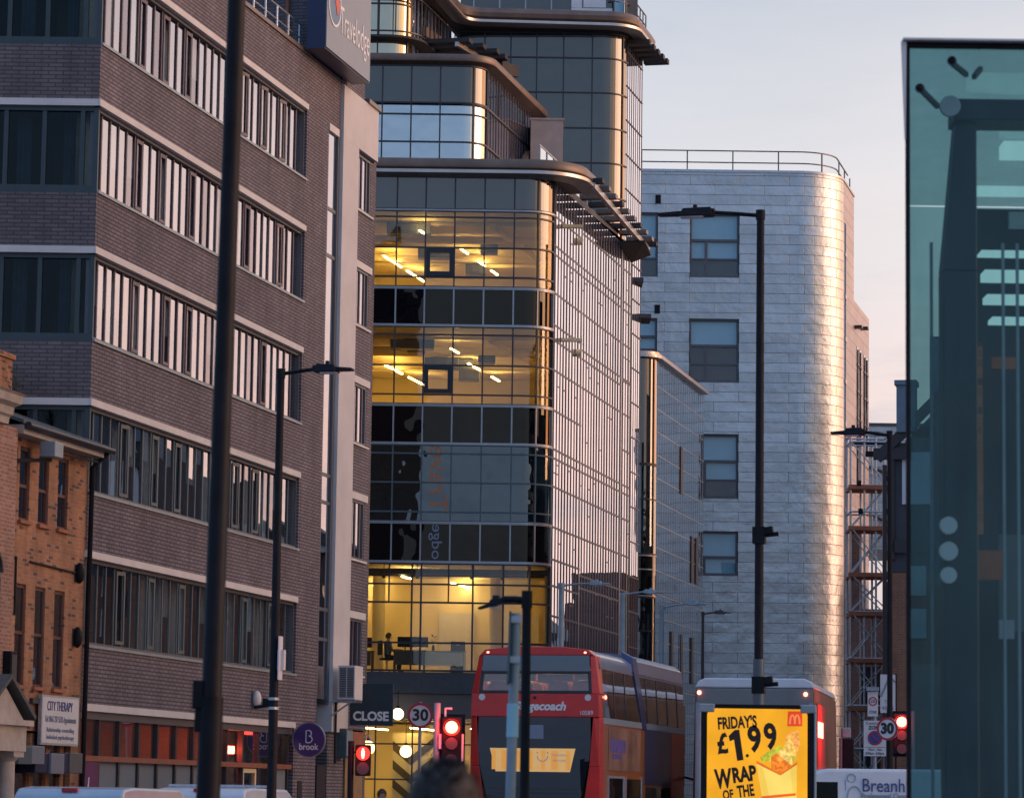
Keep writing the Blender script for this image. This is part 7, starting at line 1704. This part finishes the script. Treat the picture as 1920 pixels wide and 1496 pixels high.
b = MB(); b.box(-0.04, -0.12, Ht + 0.036, 4.3, 0.02, Ht + 0.05); b.build('roof_glass', M['sign_white'], pvl)
cx0, cx1 = vx(1768, 22.8) - o_, vx(1830, 22.8) - o_
b = MB(); b.hexa([(cx0, 0.7, 0), (cx1, 0.7, 0), (cx1, 0.95, 0), (cx0, 0.95, 0)], [(cx0 - 0.01, 0.7, 5.4), (cx1, 0.7, 5.4), (cx1, 0.95, 5.4), (cx0 - 0.01, 0.95, 5.4)])
b.hexa([(cx0 - 0.01, 0.7, 5.401), (cx1, 0.7, 5.401), (cx1, 0.95, 5.401), (cx0 - 0.01, 0.95, 5.401)], [(cx0 + 0.09, 0.7, vz(190)), (cx1, 0.7, vz(190)), (cx1, 0.95, vz(190)), (cx0 + 0.09, 0.95, vz(190))]); b.build('steel_column', M['navy_steel'], pvl, bevel=0.01)
b = MB(); b.box(cx0 + 0.07, 0.62, vz(189), 4.3, 1.0, vz(148)); b.build('steel_beam', M['navy_steel'], pvl, bevel=0.01)
b = MB()
for (pa, pb_) in (((1790, 118), (1815, 140)), ((1727, 165), (1760, 200)), ((1830, 142), (1842, 128))):
    b.beam((vx(pa[0]) - o_, 0.03, vz(pa[1])), (vx(pb_[0], 22.6) - o_, 0.6, vz(pb_[1], 22.6)), 0.03, 0.035)
b.ball((vx(1788) - o_, 0.02, vz(113)), 0.035, 10, 6); b.ball((vx(1727) - o_, 0.02, vz(165)), 0.035, 10, 6); b.build('spider_fitting', M['black_paint'], pvl)
for (p, y, r_) in ((1783, 200, 0.075), (1777, 985, 0.062), (1777, 1033, 0.066), (1777, 1078, 0.058)):
    b = MB(); b.disc((vx(p, 22.65) - o_, 0.64, vz(y, 22.65)), r_, (0, -1, 0), 0.05, 24); b.build('round_fixing', M['sign_white'], pvl)
b = MB(); b.box(vx(1834, 27) - o_, 5.0, 0, 5.4, 5.2, Ht - 0.2); b.build('inner_wall', M['navy_steel'], pvl)
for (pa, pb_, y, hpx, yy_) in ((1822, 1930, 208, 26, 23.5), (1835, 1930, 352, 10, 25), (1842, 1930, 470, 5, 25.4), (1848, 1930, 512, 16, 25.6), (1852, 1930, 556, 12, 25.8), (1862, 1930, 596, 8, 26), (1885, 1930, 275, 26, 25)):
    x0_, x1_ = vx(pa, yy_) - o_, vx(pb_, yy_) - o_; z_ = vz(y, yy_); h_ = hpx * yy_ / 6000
    b = MB(); b.box(x0_, yy_ - VY, z_ - h_ / 2, x1_ + 1.0, yy_ - VY + 0.25, z_ + h_ / 2); b.build('pale_slat', M['slat_glow'], pvl)
for (pa, pb_, ya, yb, mt, yy_) in ((1815, 1885, 1030, 1085, 'rust', 24), (1872, 1930, 1000, 1180, 'frame_teal', 25), (1860, 1910, 668, 690, 'rust', 25.5), (1895, 1930, 395, 425, 'lamp_grey', 25.5), (1872, 1900, 1160, 1195, 'lamp_grey', 24.4)):
    b = MB(); b.box(vx(pa, yy_) - o_, yy_ - VY, vz(yb, yy_), vx(pb_, yy_) - o_ + (0.6 if pb_ > 1915 else 0), yy_ - VY + 0.06, vz(ya, yy_)); b.build('inner_panel', M[mt], pvl)
b = MB(); b.box(vx(1832, 24.5) - o_, 2.5, vz(1000, 24.5), vx(1843, 24.5) - o_, 2.56, vz(640, 24.5)); b.build('orange_reflection', M['orange_brick'], pvl)  # orange reflected streak in the glass, built as a strip
b = MB()
for p in (1745, 1880, 1907): b.box(vx(p, 23) - o_, 1.0, 0.1, vx(p, 23) - o_ + 0.02, 1.03, Ht - 1.2)
b.build('glass_fin', M['lamp_grey'], pvl)
b = MB(); b.box(-0.05, -0.1, 0.0, 4.3, 5.2, 0.1); b.build('plinth', M['concrete'], pvl)

# ------------------------------------------------------------------ people and small things
def person(label, loc, rz, J, E_, face_mats, hair_mat, scale=1.0, hair_len=1.0, clothes_top=1.46, legs_below=0.92):
    """one continuous skinned body; J: joint -> (x, y, z, radius), E_: edges"""
    t = thing('person', label, 'person', loc, rz)
    names = list(J); idx = {n: i for i, n in enumerate(names)}
    me = bpy.data.meshes.new('body'); me.from_pydata([tuple(c * scale for c in J[n][:3]) for n in names], [(idx[a], idx[b]) for a, b in E_], [])
    o = bpy.data.objects.new('body', me); COL.objects.link(o)
    md = o.modifiers.new('skin', 'SKIN'); md.use_smooth_shade = True
    for i, n in enumerate(names):
        sv = me.skin_vertices[0].data[i]; r_ = J[n][3] * scale
        sv.radius = (r_ * (J[n][4] if len(J[n]) > 4 else 1), r_); sv.use_root = (n == 'pelvis')
    sb = o.modifiers.new('sub', 'SUBSURF'); sb.levels = 2; sb.render_levels = 2
    dg = bpy.context.evaluated_depsgraph_get()
    m2 = bpy.data.meshes.new_from_object(o.evaluated_get(dg)); bpy.data.objects.remove(o)
    m2.materials.clear()
    for m_ in face_mats: m2.materials.append(m_)
    bm = bmesh.new(); bm.from_mesh(m2)
    hx, hy, hz = [c * scale for c in J['head'][:3]]; s = scale
    def blob(c, r, sc=(1, 1, 1), mi=0):
        q = bmesh.ops.create_icosphere(bm, subdivisions=2, radius=r * s)
        for v in q['verts']: v.co = Vector((v.co.x * sc[0], v.co.y * sc[1], v.co.z * sc[2])) + Vector(c)
        for f in {f for v in q['verts'] for f in v.link_faces}: f.material_index = mi; f.smooth = True
    for f in bm.faces:
        c = f.calc_center_median() / s
        f.smooth = True
        f.material_index = 0 if (c.z > clothes_top and abs(c.x) < 0.16) else (1 if c.z > legs_below else 2)
        if any(n.startswith('hand') and (Vector(J[n][:3]) - c).length < 0.07 for n in names): f.material_index = 0
        if any(n.startswith('finger') or n.startswith('thumb') for n in names) and any((n.startswith('finger') or n.startswith('thumb')) and (Vector(J[n][:3]) - c).length < 0.035 for n in names): f.material_index = 0
    fy = J['nose'][1] * s if 'nose' in J else hy + 0.09 * s
    for sx in (-1, 1):
        blob((hx + sx * 0.032 * s, fy - 0.008 * s, hz + 0.01 * s), 0.012, (1, 0.6, 0.6), 3)
        blob((hx + sx * 0.078 * s, hy - 0.005 * s, hz), 0.026, (0.35, 0.7, 1.2), 0)
    blob((hx, fy + 0.006 * s, hz - 0.022 * s), 0.017, (0.8, 1.1, 1.4), 0)
    blob((hx, fy - 0.006 * s, hz - 0.062 * s), 0.018, (1.3, 0.5, 0.35), 4)
    bm.to_mesh(m2); bm.free(); m2.name = 'body'
    o = bpy.data.objects.new('body', m2); COL.objects.link(o); o.parent = t
    # hair: a cap of short tufts
    h = MB(); rr = random.Random(5)
    h.ball((hx, hy - 0.012 * s, hz + 0.032 * s), 0.104 * s, 20, 14, (0.94, 1.04, 0.98))
    base = list(h.v)
    h.v = [(x + rr.uniform(-.003, .003) * s, y + rr.uniform(-.003, .003) * s, max(z, hz - (0.075 if y < hy + 0.02 * s else -0.045) * hair_len * s)) for x, y, z in base]
    for k in range(420):
        a, e = rr.uniform(0, 2 * math.pi), rr.uniform(-0.35, 1.5)
        d = Vector((math.cos(a) * math.cos(e) * .95, math.sin(a) * math.cos(e), math.sin(e)))
        if d.y > 0.25 and d.z < 0.45: continue
        p = Vector((hx, hy - 0.012 * s, hz + 0.032 * s)) + d * 0.102 * s
        tip = p + (d + Vector((rr.uniform(-.7, .7), rr.uniform(-.7, .7), rr.uniform(-.5, .3)))).normalized() * 0.022 * s
        u = d.cross(Vector((0.3, 0.1, 1))).normalized() * 0.006 * s
        h.face([p - u, p + u, tip])
    h.build('hair', hair_mat, t, True)
    return t
def standing(arm=0.0, lean=0.0):
    J = dict(pelvis=(0, 0, 0.96, 0.135, 1.2), belly=(0, 0.0, 1.12, 0.125, 1.2), chest=(0, 0, 1.34, 0.135, 1.3), collar=(0, -0.005, 1.46, 0.085, 1.3), neck=(0, 0.005, 1.525, 0.058), head=(0, 0.02, 1.63, 0.088), crown=(0, 0.01, 1.69, 0.075), nose=(0, 0.085, 1.6, 0.03))
    E_ = [('pelvis', 'belly'), ('belly', 'chest'), ('chest', 'collar'), ('collar', 'neck'), ('neck', 'head'), ('head', 'crown')]
    nose = J.pop('nose')
    for s, n in ((-1, 'l'), (1, 'r')):
        J['shoulder_' + n] = (s * 0.185, -0.01, 1.425, 0.066); J['elbow_' + n] = (s * 0.245, -0.02 + arm * .05, 1.14, 0.046); J['wrist_' + n] = (s * 0.235, 0.07 + arm * .15, 0.9 + arm * .22, 0.031); J['hand_' + n] = (s * 0.23, 0.10 + arm * .18, 0.82 + arm * .22, 0.034)
        E_ += [('collar', 'shoulder_' + n), ('shoulder_' + n, 'elbow_' + n), ('elbow_' + n, 'wrist_' + n), ('wrist_' + n, 'hand_' + n)]
        for k in range(4):
            a = 'finger_a%d%s' % (k, n); c = 'finger_b%d%s' % (k, n); L = (0.042, 0.048, 0.046, 0.036)[k]
            J[a] = (s * 0.23, 0.135 + arm * .18 - k * 0.022, 0.775 + arm * .22, 0.0095); J[c] = (s * 0.215, 0.135 + arm * .18 - k * 0.022, 0.775 - L + arm * .22, 0.008); E_ += [('hand_' + n, a), (a, c)]
        J['thumb_a' + n] = (s * 0.205, 0.145 + arm * .18, 0.83 + arm * .22, 0.0105); J['thumb_b' + n] = (s * 0.2, 0.16 + arm * .18, 0.79 + arm * .22, 0.009); E_ += [('hand_' + n, 'thumb_a' + n), ('thumb_a' + n, 'thumb_b' + n)]
        J['hip_' + n] = (s * 0.095, 0, 0.88, 0.1); J['knee_' + n] = (s * 0.105, 0.02, 0.5, 0.066); J['ankle_' + n] = (s * 0.105, -0.01, 0.09, 0.046); J['toe_' + n] = (s * 0.115, 0.14, 0.045, 0.04)
        E_ += [('pelvis', 'hip_' + n), ('hip_' + n, 'knee_' + n), ('knee_' + n, 'ankle_' + n), ('ankle_' + n, 'toe_' + n)]
    return J, E_
eye, lip = pm('eye_dark', (0.03, 0.02, 0.02), 0.2, noise=(5, 0.1)), pm('lip', (0.36, 0.14, 0.12), 0.5, noise=(5, 0.1))
X, Y, Z = at(835, 1427, 8.0)
J, E_ = standing()
person('dark haired person seen from behind, close and out of focus', (X, 8.0, 0), 0.0, J, E_, [M['skin'], M['coat_dark'], M['trousers'], eye, lip], M['hair_dark'], scale=Z / 1.765)
X, Y, Z = at(716, 1479, 62.0)
J, E_ = standing(0.6)
person('person in a dark jacket looking down near the yellow shop entrance', (X, 62.0, 0.1), R(205), J, E_, [M['skin'], M['coat_dark'], M['trousers'], eye, lip], M['hair_brown'], scale=(Z - 0.1) / 1.765)
# office worker at a desk on the first floor
FZ = 5.65
J = dict(pelvis=(0, 0, 0.50, 0.14, 1.2), belly=(0, 0.02, 0.68, 0.125, 1.2), chest=(0, 0.03, 0.9, 0.135, 1.3), collar=(0, 0.03, 1.02, 0.085, 1.3), neck=(0, 0.04, 1.08, 0.057), head=(0, 0.06, 1.185, 0.088), crown=(0, 0.05, 1.27, 0.066))
E_ = [('pelvis', 'belly'), ('belly', 'chest'), ('chest', 'collar'), ('collar', 'neck'), ('neck', 'head'), ('head', 'crown')]
for s, n in ((-1, 'l'), (1, 'r')):
    J['shoulder_' + n] = (s * 0.185, 0.02, 0.985, 0.066); J['elbow_' + n] = (s * 0.23, 0.1, 0.74, 0.046); J['wrist_' + n] = (s * 0.19, 0.33, 0.76, 0.031); J['hand_' + n] = (s * 0.18, 0.40, 0.765, 0.034)
    E_ += [('collar', 'shoulder_' + n), ('shoulder_' + n, 'elbow_' + n), ('elbow_' + n, 'wrist_' + n), ('wrist_' + n, 'hand_' + n)]
    for k in range(4):
        a = 'finger_a%d%s' % (k, n); c = 'finger_b%d%s' % (k, n)
        J[a] = (s * 0.18 + (k - 1.5) * 0.022, 0.445, 0.77, 0.0095); J[c] = (s * 0.18 + (k - 1.5) * 0.024, 0.445 + (0.042, 0.048, 0.046, 0.036)[k], 0.757, 0.008); E_ += [('hand_' + n, a), (a, c)]
    J['thumb_a' + n] = (s * 0.135, 0.41, 0.765, 0.0105); J['thumb_b' + n] = (s * 0.12, 0.44, 0.758, 0.009); E_ += [('hand_' + n, 'thumb_a' + n), ('thumb_a' + n, 'thumb_b' + n)]
    J['hip_' + n] = (s * 0.1, 0.05, 0.5, 0.1); J['knee_' + n] = (s * 0.11, 0.45, 0.5, 0.066); J['ankle_' + n] = (s * 0.11, 0.42, 0.09, 0.046); J['toe_' + n] = (s * 0.11, 0.56, 0.045, 0.04)
    E_ += [('pelvis', 'hip_' + n), ('hip_' + n, 'knee_' + n), ('knee_' + n, 'ankle_' + n), ('ankle_' + n, 'toe_' + n)]
wx = at(726, 1200, 106.2)[0]
person('office worker in a grey shirt seated at a desk behind the first floor glass', (wx, 106.2, FZ), R(-70), J, E_, [M['skin'], M['shirt_grey'], M['trousers'], eye, lip], M['hair_brown'], clothes_top=1.02, legs_below=0.6)
def office_chair(label, x, y, rz):
    c = thing('office_chair', label, 'chair', (x, y, FZ), rz, 'office chairs behind the first floor glass')
    b = MB(); b.box(-0.24, -0.2, 0.42, 0.24, 0.26, 0.49); b.build('seat', M['black_paint'], c, bevel=0.03)
    b = MB(); b.box(-0.22, -0.27, 0.58, 0.22, -0.21, 1.06); b.build('backrest', M['black_paint'], c, bevel=0.03)
    b = MB(); b.tube([(0, 0, 0.08), (0, 0, 0.42)], 0.03, 8); b.tube([(0, -0.1, 0.45), (0, -0.26, 0.7)], 0.025, 6); b.build('stem', M['galvanised'], c)
    for k in range(5):
        a = k * 2 * math.pi / 5; b = MB(); b.beam((0, 0, 0.09), (0.28 * math.cos(a), 0.28 * math.sin(a), 0.07), 0.04, 0.03); b.ball((0.28 * math.cos(a), 0.28 * math.sin(a), 0.035), 0.03, 8, 6); b.build('leg', M['dark_grey'], c)
office_chair('black office chair holding the seated worker', wx, 106.2, R(-70))
office_chair('empty black office chair left of the seated worker', wx - 0.95, 106.1, R(-100))
def desk(label, x, y, w, d, top, mt, group=None):
    t = thing('desk', label, 'desk', (x, y, FZ), 0, group)
    b = MB(); b.box(-w / 2, -d / 2, 0.71, w / 2, d / 2, 0.74); b.build('desk_top', top, t)
    for sx in (-1, 1):
        for sy in (-1, 1):
            b = MB(); b.box(sx * (w / 2 - 0.06) - 0.03, sy * (d / 2 - 0.06) - 0.03, 0, sx * (w / 2 - 0.06) + 0.03, sy * (d / 2 - 0.06) + 0.03, 0.709); b.build('leg', mt, t)
    b = MB(); b.box(-w / 2 + 0.1, -d / 2 + 0.02, 0.25, w / 2 - 0.1, -d / 2 + 0.04, 0.7); b.build('modesty_panel', mt, t)
desk('dark desk in front of the seated office worker', wx + 0.75, 106.1, 1.1, 0.8, M['dark_grey'], M['dark_grey'])
desk('pale table with white legs behind the first floor glass', -2.2, 106.4, 1.6, 0.8, M['lamp_grey'], M['sign_white'])
desk('dark desk with monitors at the left of the lit first floor', wx - 0.9, 107.0, 0.9, 0.8, M['dark_grey'], M['dark_grey'])
def monitor(label, x, y, rz=0.0):
    m_ = thing('monitor', label, 'monitor', (x, y, FZ + 0.74), rz, 'monitors on the office desks')
    b = MB(); b.box(-0.26, -0.02, 0.12, 0.26, 0.02, 0.46); b.build('screen', M['black_paint'], m_, bevel=0.008)
    b = MB(); b.box(-0.02, 0.0, 0.01, 0.02, 0.03, 0.3); b.box(-0.12, -0.08, 0.0, 0.12, 0.1, 0.012); b.build('stand', M['dark_grey'], m_)
monitor('black monitor on the desk left of the seated worker', wx - 0.8, 107.0)
monitor('black monitor facing the seated worker', wx + 0.6, 106.2)
monitor('black monitor at the right end of the worker\'s desk', wx + 1.1, 106.2)
p_ = thing('filing_cabinet', 'dark grey cabinet behind the pale office table', 'cabinet', (-1.7, 107.4, FZ))
b = MB(); b.box(-0.24, 0, 0, 0.24, 0.45, 1.12); b.build('carcass', M['dark_grey'], p_)
for k in range(3):
    b = MB(); b.box(-0.22, -0.02, 0.05 + k * 0.36, 0.22, -0.001, 0.37 + k * 0.36); d_ = b.build('drawer', M['frame_grey'], p_)
    b = MB(); b.box(-0.06, -0.035, 0.28 + k * 0.36, 0.06, -0.021, 0.3 + k * 0.36); b.build('handle', M['galvanised'], d_)
p_ = thing('pot_plant', 'small leafy plant in a bottle on the pale office table', 'plant', (-2.5, 106.4, FZ + 0.74))
b = MB(); b.tube([(0, 0, 0), (0, 0, 0.14), (0, 0, 0.22)], [0.05, 0.05, 0.02], 10); b.build('pot', M['dark_grey'], p_)
b = MB(); rr = random.Random(2)
for k in range(26):
    a = rr.uniform(0, 6.28); z = rr.uniform(0.2, 0.5); d = Vector((math.cos(a), math.sin(a), rr.uniform(-.2, .8))).normalized() * 0.16; u = d.cross(Vector((0, 0, 1))).normalized() * 0.025
    b.face([(0, 0, z), Vector((0, 0, z)) + d * .5 + u, Vector((0, 0, z)) + d, Vector((0, 0, z)) + d * .5 - u])
b.build('foliage', M['leaf'], p_)
# pendant globes in the entrance
for k, (px, py, Y, r_, w) in enumerate(((746, 1338, 104.3, 0.19, 'white globe lamp hanging under the bulkhead beside the CLOSE board'), (690, 1401, 106.4, 0.23, 'white globe lamp just above the red pedestrian signal'), (761, 1408, 106.3, 0.2, 'dimmer globe lamp deeper in the yellow entrance'))):
    X, _, Z = at(px, py, Y)
    g = thing('globe_lamp', w, 'pendant lamp', (X, Y, Z), 0, 'globe lamps in the shop entrance')
    b = MB(); b.ball((0, 0, 0), r_, 20, 12); b.build('globe', M['globe_light'], g, True)
    b = MB(); b.tube([(0, 0, r_ - 0.02), (0, 0, max(0.3, (4.15 if Y > 105 else 5.0) - Z))], 0.012, 6); b.tube([(0, 0, r_ - 0.01), (0, 0, r_ + 0.08)], 0.05, 8); b.build('cord', M['black_paint'], g)
